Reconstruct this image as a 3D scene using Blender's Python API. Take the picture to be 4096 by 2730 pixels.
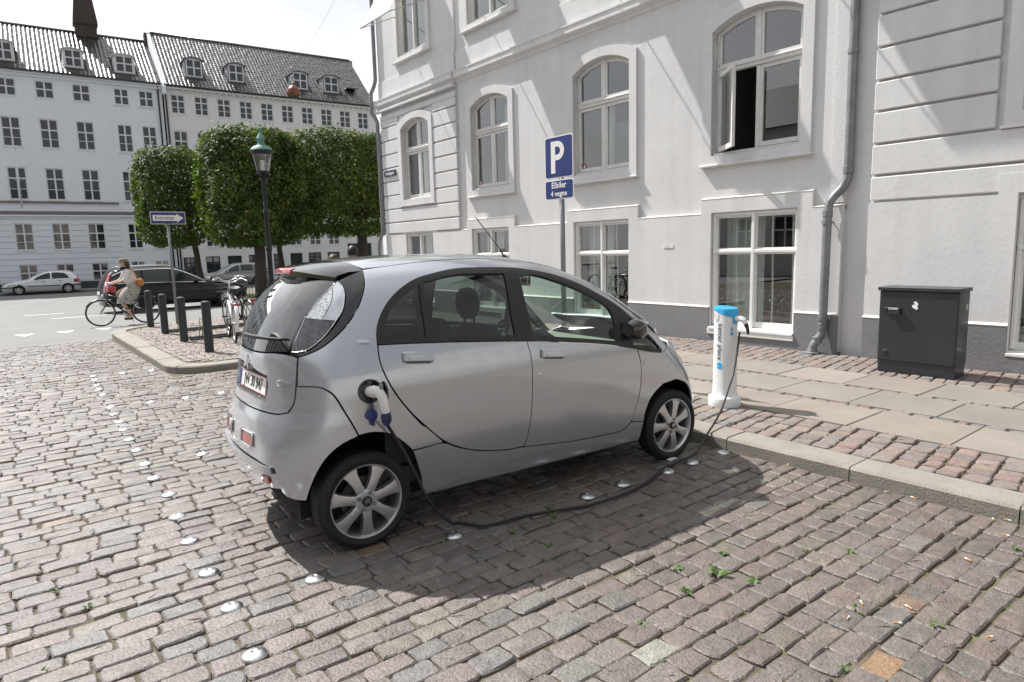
import bpy, math, random
import numpy as np
from mathutils import Vector, Matrix
from mathutils.geometry import delaunay_2d_cdt
PI = math.pi
for o in list(bpy.data.objects): bpy.data.objects.remove(o)
SC = bpy.context.scene
COL = SC.collection
# ------------------------------------------------------------ camera
CAM_H, YAW, PITCH, ROLL, FPX = 1.6888, math.radians(38.338), math.radians(7.953), math.radians(1.484), 2660.0
_f = Vector((math.sin(YAW)*math.cos(PITCH), math.cos(YAW)*math.cos(PITCH), -math.sin(PITCH)))
_r = Vector((math.cos(YAW), -math.sin(YAW), 0)); _d = _f.cross(_r)
CR = math.cos(ROLL)*_r + math.sin(ROLL)*_d
CD = -math.sin(ROLL)*_r + math.cos(ROLL)*_d
cam = bpy.data.cameras.new('camera'); co = bpy.data.objects.new('camera', cam); COL.objects.link(co)
cam.sensor_width = 36; cam.sensor_fit = 'HORIZONTAL'; cam.lens = 36*FPX/4096
cam.clip_start = .05; cam.clip_end = 2000
co.matrix_world = Matrix(((CR.x, -CD.x, -_f.x, 0), (CR.y, -CD.y, -_f.y, 0), (CR.z, -CD.z, -_f.z, CAM_H), (0, 0, 0, 1)))
SC.camera = co
def pix(p):
    v = Vector(p) - Vector((0, 0, CAM_H)); z = v.dot(_f)
    if z < .05: return None
    return (2048+FPX*v.dot(CR)/z, 1365+FPX*v.dot(CD)/z, z)
# ------------------------------------------------------------ light
SUN_AZ, SUN_EL = math.radians(-16.0), math.radians(52)
w = bpy.data.worlds.new('World'); SC.world = w; w.use_nodes = True
nt = w.node_tree; N = nt.nodes; L = nt.links; bg = N['Background']
sky = N.new('ShaderNodeTexSky'); sky.sky_type = 'NISHITA'; sky.sun_disc = False
sky.sun_elevation = SUN_EL; sky.sun_rotation = SUN_AZ; sky.dust_density = 2.5; sky.air_density = 1.0; sky.ozone_density = 1.0
tc = N.new('ShaderNodeTexCoord'); mp = N.new('ShaderNodeMapping'); mp.inputs['Scale'].default_value = (1, 1, 1.6); mp.inputs['Location'].default_value = (3.1, 1.7, .4)
cn = N.new('ShaderNodeTexNoise'); cn.inputs['Scale'].default_value = 2.3; cn.inputs['Detail'].default_value = 7; cn.inputs['Roughness'].default_value = .55
cr = N.new('ShaderNodeValToRGB'); cr.color_ramp.elements[0].position = .38; cr.color_ramp.elements[1].position = .64
cr.color_ramp.elements[0].color = (.62, .62, .62, 1); mx = N.new('ShaderNodeMix'); mx.data_type = 'RGBA'
L.new(tc.outputs['Generated'], mp.inputs[0]); L.new(mp.outputs[0], cn.inputs['Vector']); L.new(cn.outputs['Fac'], cr.inputs[0])
L.new(cr.outputs[0], mx.inputs[0]); L.new(sky.outputs[0], mx.inputs[6]); mx.inputs[7].default_value = (15, 15.2, 15.6, 1)
vd = N.new('ShaderNodeVectorMath'); vd.operation = 'DOT_PRODUCT'; vd.inputs[1].default_value = (math.sin(SUN_AZ)*math.cos(SUN_EL), math.cos(SUN_AZ)*math.cos(SUN_EL), math.sin(SUN_EL))
vn = N.new('ShaderNodeVectorMath'); vn.operation = 'NORMALIZE'; L.new(tc.outputs['Generated'], vn.inputs[0]); L.new(vn.outputs[0], vd.inputs[0])
vr = N.new('ShaderNodeMapRange'); vr.inputs[1].default_value = -.1; vr.inputs[2].default_value = .95; vr.inputs[3].default_value = 7; vr.inputs[4].default_value = 20; L.new(vd.outputs['Value'], vr.inputs[0])   # thin cloud scatters forward: brighter towards the sun
vc = N.new('ShaderNodeMix'); vc.data_type = 'RGBA'; vc.blend_type = 'MULTIPLY'; vc.inputs[0].default_value = 1; vc.inputs[6].default_value = (1, 1.015, 1.04, 1); L.new(vr.outputs[0], vc.inputs[7]); L.new(vc.outputs[2], mx.inputs[7])
L.new(mx.outputs[2], bg.inputs['Color']); bg.inputs['Strength'].default_value = .05
sl = bpy.data.lights.new('sun', 'SUN'); so = bpy.data.objects.new('sun', sl); COL.objects.link(so)
sl.energy = 5.0; sl.angle = math.radians(.55); sl.color = (1, .965, .92)
SUND = Vector((math.sin(SUN_AZ)*math.cos(SUN_EL), math.cos(SUN_AZ)*math.cos(SUN_EL), math.sin(SUN_EL)))
so.rotation_euler = SUND.to_track_quat('Z', 'Y').to_euler(); so.location = (0, 0, 30)
SC.view_settings.view_transform = 'Standard'; SC.view_settings.look = 'None'
SC.view_settings.exposure = .60; SC.view_settings.gamma = 1
SC.render.engine = 'CYCLES'; SC.cycles.max_bounces = 10; SC.cycles.transparent_max_bounces = 16
SC.render.resolution_x, SC.render.resolution_y = 1024, 682
# ------------------------------------------------------------ materials
MATS = {}
def mat(name, col, rough=.6, metal=0., var=0., vscale=4., bump=0., bscale=60., attr=None, speck=0., sscale=180., coat=0., spec=.5, detail=5., dark=None, emis=None, ior=1.5, streak=0.):
    """principled material: base colour varied by noise (var), optional dark/second colour speckle, bump and a per-piece tint attribute"""
    if name in MATS: return MATS[name]
    m = bpy.data.materials.new(name); m.use_nodes = True; t = m.node_tree; n = t.nodes; l = t.links; b = n['Principled BSDF']
    b.inputs['Roughness'].default_value = rough; b.inputs['Metallic'].default_value = metal; b.inputs['IOR'].default_value = ior
    b.inputs['Specular IOR Level'].default_value = spec; b.inputs['Coat Weight'].default_value = coat; b.inputs['Coat Roughness'].default_value = .04
    b.inputs['Base Color'].default_value = (*col, 1)
    out = None; tcn = n.new('ShaderNodeTexCoord'); geo = n.new('ShaderNodeNewGeometry')
    pos = geo.outputs['Position']
    def noise(sc, det=detail, rg=.6):
        q = n.new('ShaderNodeTexNoise'); q.inputs['Scale'].default_value = sc; q.inputs['Detail'].default_value = det; q.inputs['Roughness'].default_value = rg
        l.new(pos, q.inputs['Vector']); return q.outputs['Fac']
    def mul(a, fac_lo, fac_hi, f):
        mr = n.new('ShaderNodeMapRange'); mr.inputs[1].default_value = .28; mr.inputs[2].default_value = .72; mr.inputs[3].default_value = fac_lo; mr.inputs[4].default_value = fac_hi
        l.new(f, mr.inputs[0]); x = n.new('ShaderNodeMix'); x.data_type = 'RGBA'; x.blend_type = 'MULTIPLY'; x.inputs[0].default_value = 1
        if isinstance(a, tuple): x.inputs[6].default_value = (*a, 1)
        else: l.new(a, x.inputs[6])
        l.new(mr.outputs[0], x.inputs[7]); return x.outputs[2]
    c = col
    if attr:
        at = n.new('ShaderNodeAttribute'); at.attribute_name = attr; c = at.outputs['Color']
    if dark is not None:   # second colour in patches: (colour, scale, lo, hi)
        dc, ds, lo, hi = dark
        mr = n.new('ShaderNodeMapRange'); mr.inputs[1].default_value = lo; mr.inputs[2].default_value = hi; l.new(noise(ds, 6), mr.inputs[0])
        x = n.new('ShaderNodeMix'); x.data_type = 'RGBA'; l.new(mr.outputs[0], x.inputs[0])
        if isinstance(c, tuple): x.inputs[6].default_value = (*c, 1)
        else: l.new(c, x.inputs[6])
        x.inputs[7].default_value = (*dc, 1); c = x.outputs[2]
    if var: c = mul(c, 1-var, 1+var, noise(vscale))
    if streak:
        mpn = n.new('ShaderNodeMapping'); mpn.inputs['Scale'].default_value = (5, 5, .22); l.new(pos, mpn.inputs[0]); q = n.new('ShaderNodeTexNoise'); q.inputs['Scale'].default_value = 1.0; q.inputs['Detail'].default_value = 5; l.new(mpn.outputs[0], q.inputs['Vector']); c = mul(c, 1-streak, 1+streak*.3, q.outputs['Fac'])
    if speck: c = mul(c, 1-speck, 1+speck, noise(sscale, 2, .8))
    if not isinstance(c, tuple): l.new(c, b.inputs['Base Color'])
    if bump:
        bp = n.new('ShaderNodeBump'); bp.inputs['Strength'].default_value = bump; bp.inputs['Distance'].default_value = .01
        l.new(noise(bscale), bp.inputs['Height']); l.new(bp.outputs[0], b.inputs['Normal'])
    if emis: b.inputs['Emission Color'].default_value = (*emis[0], 1); b.inputs['Emission Strength'].default_value = emis[1]
    MATS[name] = m; return m
def glassmat(name, tint=(.9, .95, .93), fac=1.0, base=.0, rough=0.0, wob=0.):
    """thin pane: transparent with Fresnel reflection"""
    if name in MATS: return MATS[name]
    m = bpy.data.materials.new(name); m.use_nodes = True; t = m.node_tree; n = t.nodes; l = t.links; n.remove(n['Principled BSDF'])
    tr = n.new('ShaderNodeBsdfTransparent'); tr.inputs[0].default_value = (*tint, 1)
    gl = n.new('ShaderNodeBsdfGlossy'); gl.inputs['Roughness'].default_value = rough; gl.inputs['Color'].default_value = (1, 1, 1, 1)
    fr = n.new('ShaderNodeFresnel'); gb = n.new('ShaderNodeNewGeometry'); mr = n.new('ShaderNodeMapRange'); mr.inputs[3].default_value = 1.55; mr.inputs[4].default_value = 1/1.55
    l.new(gb.outputs['Backfacing'], mr.inputs[0]); l.new(mr.outputs[0], fr.inputs['IOR'])
    if wob:
        geo = n.new('ShaderNodeNewGeometry'); q = n.new('ShaderNodeTexNoise'); q.inputs['Scale'].default_value = 1.6; q.inputs['Detail'].default_value = 1
        bp = n.new('ShaderNodeBump'); bp.inputs['Strength'].default_value = wob; bp.inputs['Distance'].default_value = .02
        l.new(geo.outputs['Position'], q.inputs['Vector']); l.new(q.outputs['Fac'], bp.inputs['Height']); l.new(bp.outputs[0], gl.inputs['Normal'])
    ma = n.new('ShaderNodeMath'); ma.operation = 'MULTIPLY_ADD'; ma.inputs[1].default_value = fac*1.25; ma.inputs[2].default_value = base; ma.use_clamp = True
    mi = n.new('ShaderNodeMixShader'); l.new(fr.outputs[0], ma.inputs[0]); l.new(ma.outputs[0], mi.inputs[0]); l.new(tr.outputs[0], mi.inputs[1]); l.new(gl.outputs[0], mi.inputs[2])
    l.new(mi.outputs[0], n['Material Output'].inputs[0]); MATS[name] = m; return m
# ------------------------------------------------------------ objects
def tag(o, label=None, cat=None, group=None, kind=None):
    if label: o['label'] = label
    if cat: o['category'] = cat
    if group: o['group'] = group
    if kind: o['kind'] = kind
    return o
def thing(name, label, cat, loc=(0, 0, 0), rz=0., group=None):
    o = bpy.data.objects.new(name, None); o.empty_display_size = .1; COL.objects.link(o); o.location = loc; o.rotation_euler = (0, 0, rz)
    return tag(o, label, cat, group)
def copy_tree(o, parent=None):
    c = o.copy(); COL.objects.link(c); c.parent = parent
    for ch in list(o.children): copy_tree(ch, c)
    return c
def rotm(axis, a): return Matrix.Rotation(a, 3, axis)
class MB:
    """mesh builder: everything added becomes one mesh object"""
    def __init__(s): s.v = []; s.f = []; s.mi = []; s.tint = []; s.cur = 0
    def add(s, vs, fs, M=None, t=None, tint=None):
        n = len(s.v)
        for p in vs:
            q = Vector(p)
            if M is not None: q = M @ q
            if t is not None: q = q + Vector(t)
            s.v.append(tuple(q))
            if tint is not None: s.tint.append((*tint, 1))
        for f in fs: s.f.append([i+n for i in f]); s.mi.append(s.cur)
        return s
    def box(s, c, d, M=None, t=None, bev=0.):
        x, y, z = c; a, b, h = d[0]/2, d[1]/2, d[2]/2
        if bev <= 0:
            vs = [(x+i*a, y+j*b, z+k*h) for i in (-1, 1) for j in (-1, 1) for k in (-1, 1)]
            return s.add(vs, [(0, 1, 3, 2), (4, 6, 7, 5), (0, 4, 5, 1), (2, 3, 7, 6), (0, 2, 6, 4), (1, 5, 7, 3)], M, t)
        e = min(bev, a*.9, b*.9, h*.9); vs = []; ix = {}
        for i in (-1, 1):
            for j in (-1, 1):
                for k in (-1, 1):
                    for ax in range(3):
                        ix[(i, j, k, ax)] = len(vs)
                        vs.append((x+i*(a-(e if ax != 0 else 0)), y+j*(b-(e if ax != 1 else 0)), z+k*(h-(e if ax != 2 else 0))))
        fs = []
        sg = (-1, 1)
        for i in sg: fs.append([ix[(i, j, k, 0)] for j, k in ((-1, -1), (1, -1), (1, 1), (-1, 1))][::(1 if i > 0 else -1)])
        for j in sg: fs.append([ix[(i, j, k, 1)] for i, k in ((-1, -1), (-1, 1), (1, 1), (1, -1))][::(1 if j > 0 else -1)])
        for k in sg: fs.append([ix[(i, j, k, 2)] for i, j in ((-1, -1), (1, -1), (1, 1), (-1, 1))][::(1 if k > 0 else -1)])
        for j in sg:
            for k in sg: fs.append([ix[(-1, j, k, 1)], ix[(1, j, k, 1)], ix[(1, j, k, 2)], ix[(-1, j, k, 2)]][::(1 if j*k > 0 else -1)])
        for i in sg:
            for k in sg: fs.append([ix[(i, -1, k, 0)], ix[(i, 1, k, 0)], ix[(i, 1, k, 2)], ix[(i, -1, k, 2)]][::(-1 if i*k > 0 else 1)])
        for i in sg:
            for j in sg: fs.append([ix[(i, j, -1, 0)], ix[(i, j, 1, 0)], ix[(i, j, 1, 1)], ix[(i, j, -1, 1)]][::(1 if i*j > 0 else -1)])
        for i in sg:
            for j in sg:
                for k in sg: fs.append([ix[(i, j, k, 0)], ix[(i, j, k, 1)], ix[(i, j, k, 2)]][::(1 if i*j*k > 0 else -1)])
        return s.add(vs, fs, M, t)
    def tube(s, pts, r, n=8, cap=True, M=None, t=None):
        P = [Vector(p) for p in pts]; R = r if isinstance(r, (list, tuple)) else [r]*len(P)
        vs = []; fs = []; up = None
        for i, p in enumerate(P):
            d = (P[min(i+1, len(P)-1)]-P[max(i-1, 0)])
            d = d.normalized() if d.length > 1e-9 else Vector((0, 0, 1))
            if up is None:
                a = Vector((0, 0, 1)) if abs(d.z) < .9 else Vector((1, 0, 0)); u = d.cross(a).normalized()
            else: u = (up - d*up.dot(d)).normalized()
            up = u; v = d.cross(u)
            for k in range(n):
                an = 2*PI*k/n; vs.append(tuple(p+(u*math.cos(an)+v*math.sin(an))*R[i]))
        for i in range(len(P)-1):
            for k in range(n): fs.append((i*n+k, i*n+(k+1) % n, (i+1)*n+(k+1) % n, (i+1)*n+k))
        if cap: fs.append(list(range(n))[::-1]); fs.append([(len(P)-1)*n+k for k in range(n)])
        return s.add(vs, fs, M, t)
    def lathe(s, prof, n=20, M=None, t=None, cap=True):
        """prof: (r,z) bottom to top round the z axis"""
        vs = []; fs = []
        for r, z in prof:
            for k in range(n): a = 2*PI*k/n; vs.append((r*math.cos(a), r*math.sin(a), z))
        for i in range(len(prof)-1):
            for k in range(n): fs.append((i*n+k, i*n+(k+1) % n, (i+1)*n+(k+1) % n, (i+1)*n+k))
        if cap:
            if prof[0][0] > 1e-4: fs.append(list(range(n))[::-1])
            if prof[-1][0] > 1e-4: fs.append([(len(prof)-1)*n+k for k in range(n)])
        return s.add(vs, fs, M, t)
    def prism(s, poly, h0, h1, axis='z', M=None, t=None):
        """polygon (a,b) extruded h0..h1; axis z: (x,y), x: (y,z), y: (x,z)"""
        n = len(poly); ar = sum(poly[i][0]*poly[(i+1) % n][1]-poly[(i+1) % n][0]*poly[i][1] for i in range(n))
        if ar < 0: poly = poly[::-1]
        f = {'z': lambda a, b, h: (a, b, h), 'x': lambda a, b, h: (h, a, b), 'y': lambda a, b, h: (a, h, b)}[axis]
        vs = [f(a, b, h0) for a, b in poly]+[f(a, b, h1) for a, b in poly]
        fs = [list(range(n))[::-1], list(range(n, 2*n))]+[(i, (i+1) % n, n+(i+1) % n, n+i) for i in range(n)]
        if axis == 'y': fs = [list(q)[::-1] for q in fs]
        if h1 < h0: fs = [list(q)[::-1] for q in fs]
        return s.add(vs, fs, M, t)
    def build(s, name, m, parent=None, smooth=False, loc=None, rz=None, ang=None):
        me = bpy.data.meshes.new(name); me.from_pydata(s.v, [], s.f)
        ms = m if isinstance(m, (list, tuple)) else [m]
        for q in ms: me.materials.append(q)
        if len(ms) > 1: me.polygons.foreach_set('material_index', s.mi)
        if s.tint:
            ca = me.color_attributes.new('tint', 'FLOAT_COLOR', 'POINT'); ca.data.foreach_set('color', [c for q in s.tint for c in q])
        if smooth or ang: me.polygons.foreach_set('use_smooth', [True]*len(me.polygons))
        me.update()
        if ang:
            me.set_sharp_from_angle(angle=math.radians(ang))
        o = bpy.data.objects.new(name, me); COL.objects.link(o)
        if parent is not None: o.parent = parent
        if loc is not None: o.location = loc
        if rz is not None: o.rotation_euler = (0, 0, rz)
        return o
def inpoly(x, y, P):
    c = False; j = len(P)-1
    for i in range(len(P)):
        if (P[i][1] > y) != (P[j][1] > y) and x < (P[j][0]-P[i][0])*(y-P[i][1])/(P[j][1]-P[i][1])+P[i][0]: c = not c
        j = i
    return c
def tri2d(outer, holes=(), grid=None):
    """constrained triangulation of a polygon with holes; grid: spacing of interior points"""
    vs = []; es = []
    def ring(p):
        b = len(vs); vs.extend(Vector((q[0], q[1])) for q in p); es.extend((b+i, b+(i+1) % len(p)) for i in range(len(p)))
    ring(outer)
    for h in holes: ring(h)
    if grid:
        xs = [p[0] for p in outer]; ys = [p[1] for p in outer]; k = 0
        gy = min(ys)+grid*.5
        while gy < max(ys):
            gx = min(xs)+grid*(.5 if k % 2 else .25); k += 1
            while gx < max(xs):
                if inpoly(gx, gy, outer) and not any(inpoly(gx, gy, h) for h in holes): vs.append(Vector((gx, gy)))
                gx += grid
            gy += grid*.87
    r = delaunay_2d_cdt(vs, es, [], 0, 1e-6)
    V = [(p.x, p.y) for p in r[0]]; T = []
    for f in r[2]:
        cx = sum(V[i][0] for i in f)/len(f); cy = sum(V[i][1] for i in f)/len(f)
        if inpoly(cx, cy, outer) and not any(inpoly(cx, cy, h) for h in holes):
            a, b, c = [V[i] for i in f[:3]]
            ar = (b[0]-a[0])*(c[1]-a[1])-(b[1]-a[1])*(c[0]-a[0])
            T.append(tuple(f) if ar > 0 else tuple(f)[::-1])
    return V, T
def slab(mb, outer, holes, x0, x1, plane='x', M=None, t=None):
    """flat slab with holes: front face at x0, back at x1 (plane x: (y,z) coords; y: (x,z); z: (x,y))"""
    V, T = tri2d(outer, holes)
    f = {'x': lambda a, b, h: (h, a, b), 'y': lambda a, b, h: (a, h, b), 'z': lambda a, b, h: (a, b, h)}[plane]
    sgn = {'x': 1, 'y': -1, 'z': 1}[plane]*(1 if x1 > x0 else -1)   # front normal must point from x1 to x0
    n = len(V); vs = [f(a, b, x0) for a, b in V]+[f(a, b, x1) for a, b in V]
    fs = [(q[::-1] if sgn > 0 else q) for q in T]+[tuple(i+n for i in (q if sgn > 0 else q[::-1])) for q in T]
    mb.add(vs, fs, M, t)
    for R in [outer]+list(holes):
        ar = sum(R[i][0]*R[(i+1) % len(R)][1]-R[(i+1) % len(R)][0]*R[i][1] for i in range(len(R)))
        ccw = (ar > 0) == (R is outer); k = len(R)
        vs = [f(a, b, x0) for a, b in R]+[f(a, b, x1) for a, b in R]
        fs = [(i, (i+1) % k, k+(i+1) % k, k+i) for i in range(k)]
        if (sgn > 0) != ccw: fs = [q[::-1] for q in fs]
        fs = [q for q in fs]
        mb.add(vs, fs, M, t)
    return mb
def rect(a0, a1, b0, b1): return [(a0, b0), (a1, b0), (a1, b1), (a0, b1)]
def archpoly(a0, a1, b0, bs, bt, n=10):
    """rectangle with a segmental arch top: spring height bs, crown height bt"""
    P = [(a0, b0), (a1, b0)]; w = (a1-a0)/2; h = bt-bs; R = (w*w+h*h)/(2*h); cx = (a0+a1)/2; cz = bt-R; al = math.asin(w/R)
    for i in range(n+1):
        t = al-2*al*i/n; P.append((cx+R*math.sin(t), cz+R*math.cos(t)))
    return P
def catmull(P, n=6, closed=False):
    P = [Vector(p) for p in P]; out = []; m = len(P)
    for i in range(m if closed else m-1):
        p0 = P[i-1] if (i > 0 or closed) else P[0]; p1 = P[i]; p2 = P[(i+1) % m]; p3 = P[(i+2) % m] if (i+2 < m or closed) else P[-1]
        for k in range(n):
            t = k/n; out.append(tuple(.5*((2*p1)+(p2-p0)*t+(2*p0-5*p1+4*p2-p3)*t*t+(3*p1-p0-3*p2+p3)*t**3)))
    if not closed: out.append(tuple(P[-1]))
    return out
def text_mesh(txt, size, ext=.001, font_w=0.0, space=1.0, sx=1.0):
    """flat lettering as mesh data (x right, y up), centred"""
    cu = bpy.data.curves.new('lettering', 'FONT'); cu.body = txt; cu.size = size; cu.extrude = ext; cu.align_x = 'CENTER'; cu.align_y = 'CENTER'
    cu.offset = font_w; cu.space_character = space; cu.resolution_u = 3
    o = bpy.data.objects.new('lettering', cu); COL.objects.link(o)
    bpy.context.view_layer.update()
    dg = bpy.context.evaluated_depsgraph_get(); me = bpy.data.meshes.new_from_object(o.evaluated_get(dg))
    bpy.data.objects.remove(o); bpy.data.curves.remove(cu)
    V = [tuple(v.co) for v in me.vertices]; F = [tuple(p.vertices) for p in me.polygons]
    bpy.data.meshes.remove(me)
    return [(x*sx, y, z) for x, y, z in V], F
def lettering(name, txt, size, m, parent, M, t, font_w=0., space=1., sx=1., ext=.001):
    V, F = text_mesh(txt, size, ext, font_w, space, sx); mb = MB(); mb.add(V, F, M, t); return mb.build(name, m, parent)
def gz(Y): return -.01*max(0., Y-12)      # the street falls away gently
rng = random.Random(7)
def rr(a, b): return rng.uniform(a, b)
# ============================================================ ground, street, pavement
M_bed = mat('joint_sand', (.105, .085, .062), .95, var=.35, vscale=9, bump=.6, bscale=140, dark=((.085, .095, .035), 5.5, .50, .66), speck=.45, sscale=220)
M_sett = mat('granite_sett', (.3, .27, .26), .44, attr='tint', var=.22, vscale=14, speck=.5, sscale=150, bump=.8, bscale=60)
M_psett = mat('pavement_sett', (.3, .27, .26), .75, attr='tint', var=.2, vscale=30, speck=.35, sscale=210, bump=.6, bscale=90)
M_flag = mat('granite_flag', (.36, .34, .31), .7, attr='tint', var=.1, vscale=2.2, speck=.28, sscale=160, bump=.2, bscale=110, dark=((.12, .11, .1), 7, .70, .76))
M_kerb = mat('kerb_granite', (.225, .21, .182), .78, var=.16, vscale=5, speck=.35, sscale=170, bump=.6, bscale=70)
M_asph = mat('asphalt', (.17, .17, .168), .85, var=.1, vscale=.7, speck=.3, sscale=120, bump=.3, bscale=160)
M_paint = mat('road_paint', (.74, .74, .72), .7, var=.12, vscale=5, speck=.12, sscale=60)
M_far = mat('far_ground', (.19, .18, .17), .9, var=.15, vscale=.6)
def sheet(name, pts, m, kind='structure'):
    mb = MB(); V, T = tri2d(pts); mb.add([(x, y, 0) for x, y in V], T); o = mb.build(name, m); tag(o, kind=kind); return o
mb = MB()   # base ground to the horizon, following the fall of the street
ys = [-400, -60, 0, 12, 30, 60, 110, 600]
for i, y in enumerate(ys): mb.add([(-400, y, gz(min(y, 110))-.075), (500, y, gz(min(y, 110))-.075)], [])
mb.f = [(2*i, 2*i+1, 2*i+3, 2*i+2) for i in range(len(ys)-1)]; mb.mi = [0]*len(mb.f)
tag(mb.build('ground', M_far), kind='structure')
# asphalt road
mb = MB(); ys = [16.3, 22, 30, 40, 51.2]
for y in ys: mb.add([(-60, y-.0*1, gz(y)-.012), (70, y, gz(y)-.012)], [])
mb.f = [(2*i, 2*i+1, 2*i+3, 2*i+2) for i in range(len(ys)-1)]; mb.mi = [0]*len(mb.f)
road = tag(mb.build('road', M_asph), kind='structure')
def marking(poly, name='road_marking'):
    m2 = MB(); m2.add([(x, y, gz(y)-.006) for x, y in poly], [list(range(len(poly)))]); return m2.build(name, M_paint, road)
for k in range(-4, 3):
    x0 = .47+.83*k; marking([(x0, 19.95), (x0+.205, 19.35), (x0+.41, 19.95)], 'give_way_triangle')
for x0, x1, yy in ((1.0, 2.15, 27.9), (-3.5, -2.3, 28.0), (4.6, 6.2, 27.7), (1.6, 3.6, 25.2), (-2, -.4, 25.6)): marking([(x0, yy), (x1, yy-.04), (x1, yy+.11), (x0, yy+.15)], 'lane_line')
marking([(-6, 47.6), (30, 45.6), (30, 45.75), (-6, 47.75)], 'edge_line')
# ------------------------------------------------------------ setts
def sett_geo(cx, cy, lx, ly, z, seed, fine, jit=.010, ang=0.):
    r = random.Random(seed); a, b = lx/2, ly/2; ch = min(a, b)*r.uniform(.10, .30)
    n4 = [(-a+ch, -b), (0, -b), (a-ch, -b), (a, -b+ch), (a, 0), (a, b-ch), (a-ch, b), (0, b), (-a+ch, b), (-a, b-ch), (-a, 0), (-a, -b+ch)] if fine else \
         [(-a+ch, -b), (a-ch, -b), (a, -b+ch), (a, b-ch), (a-ch, b), (-a+ch, b), (-a, b-ch), (-a, -b+ch)]
    n4 = [(x+r.uniform(-jit, jit), y+r.uniform(-jit, jit)*.8) for x, y in n4]
    ca, sa = math.cos(ang), math.sin(ang); n4 = [(x*ca-y*sa, x*sa+y*ca) for x, y in n4]
    n = len(n4); tx, ty = r.uniform(-.035, .035), r.uniform(-.035, .035); dz = r.uniform(-.005, .005)
    H = lambda x, y: z+dz+tx*x+ty*y
    V = [(cx+x*1.0, cy+y*1.0, z-.055) for x, y in n4]
    V += [(cx+x, cy+y, H(x, y)-r.uniform(.006, .012)) for x, y in n4]
    V += [(cx+x*(1-.0075/a), cy+y*(1-.0075/b), H(x, y)-r.uniform(.0, .0025)) for x, y in n4]
    if fine:
        V += [(cx+x*.5, cy+y*.5, H(x, y)+r.uniform(-.003, .004)) for x, y in n4]
    V.append((cx, cy, H(0, 0)+r.uniform(-.002, .004)))
    F = []; k = 3 if fine else 2
    for q in range(k):
        for i in range(n): F.append((q*n+i, q*n+(i+1) % n, (q+1)*n+(i+1) % n, (q+1)*n+i))
    for i in range(n): F.append((k*n+i, k*n+(i+1) % n, (k+1)*n))
    return V, F
def sett_tint(r, warm):
    u = r.random(); g = r.gauss(1.0, .085)
    if u < .006*warm: c = (.19, .15, .115)
    elif u < .10: c = (.178, .164, .145)
    elif u < .25: c = (.158, .154, .150)
    elif u < .50: c = (.168, .144, .137)
    else: c = (.165, .150, .143)
    return (c[0]*g*.82, c[1]*g*.775, c[2]*g*.75)
def pave(name_one, name_rest, parent, items, m, limit=290):
    """items: (cx,cy,lx,ly,z,seed,tint,ang): the pieces showing largest become objects, the rest one mesh"""
    sc = []
    for it in items:
        q = pix((it[0], it[1], it[4])); s = 0
        if q and -60 < q[0] < 4156 and 700 < q[1] < 2800: s = it[2]*it[3]/q[2]**3
        sc.append(s)
    order = sorted(range(len(items)), key=lambda i: -sc[i]); rest = MB()
    for rank, i in enumerate(order):
        cx, cy, lx, ly, z, seed, tint, ang = items[i]
        fine = rank < 1500
        V, F = sett_geo(cx, cy, lx, ly, z, seed, fine, .0065 if lx > .13 else .006, ang)
        if rank < limit:
            one = MB(); one.add([(x-cx, y-cy, zz-z) for x, y, zz in V], F, tint=tint)
            one.build(name_one, m, parent, loc=(cx, cy, z), ang=27)
        else: rest.add(V, F, tint=tint)
    tag(rest.build(name_rest, m, parent, ang=27), kind='stuff')
KX = 4.66        # kerb face of the pavement
street = sheet('cobbled_street', [(-7, -4), (KX+.1, -4), (KX+.1, 10.5), (2.5, 10.5), (2.25, 16.3), (-7, 16.3)], M_bed)
street.location.z = -.015
items = []; y = -1.2; row = 0; r = random.Random(11)
while y < 16.2:
    h = r.uniform(.108, .136); x = -3.2+r.uniform(0, .2); yc = y+h/2; xe = KX-.02 if yc < 10.32 else 2.0
    ph = r.uniform(0, 6)
    while x < xe-.06:
        t = min(1, max(0, (x-.6)/2.2)); ln = r.uniform(.165, .245)*(1-t)+r.uniform(.135, .205)*t
        if xe-x-ln < .09: ln = xe-x
        yy = yc+.022*math.sin(x*.9+yc*.5)+.010*math.sin(x*2.3+ph)
        items.append((x+ln/2, yy, ln-r.uniform(.003, .010), h-r.uniform(.003, .009), 0., r.random(), tuple(q*k for q, k in zip(sett_tint(r, .2+.5*t), (1.12-.12*t, 1.15-.17*t, 1.18-.22*t))), r.uniform(-.03, .03)))
        x += ln
    y += h; row += 1
def recolour(px, col):
    best = min(range(len(items)), key=lambda i: (items[i][0]-px[0])**2+(items[i][1]-px[1])**2); it = list(items[best]); it[6] = col; items[best] = tuple(it)
recolour((2.65, 1.02), (.22, .14, .085)); recolour((3.28, 1.17), (.165, .115, .09)); recolour((1.02, 2.05), (.235, .228, .20)); recolour((2.1, 1.63), (.235, .228, .195))
pave('sett', 'setts', street, [(a, b, c, d, .015, f, g, h) for a, b, c, d, e, f, g, h in items], M_sett)
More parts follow.
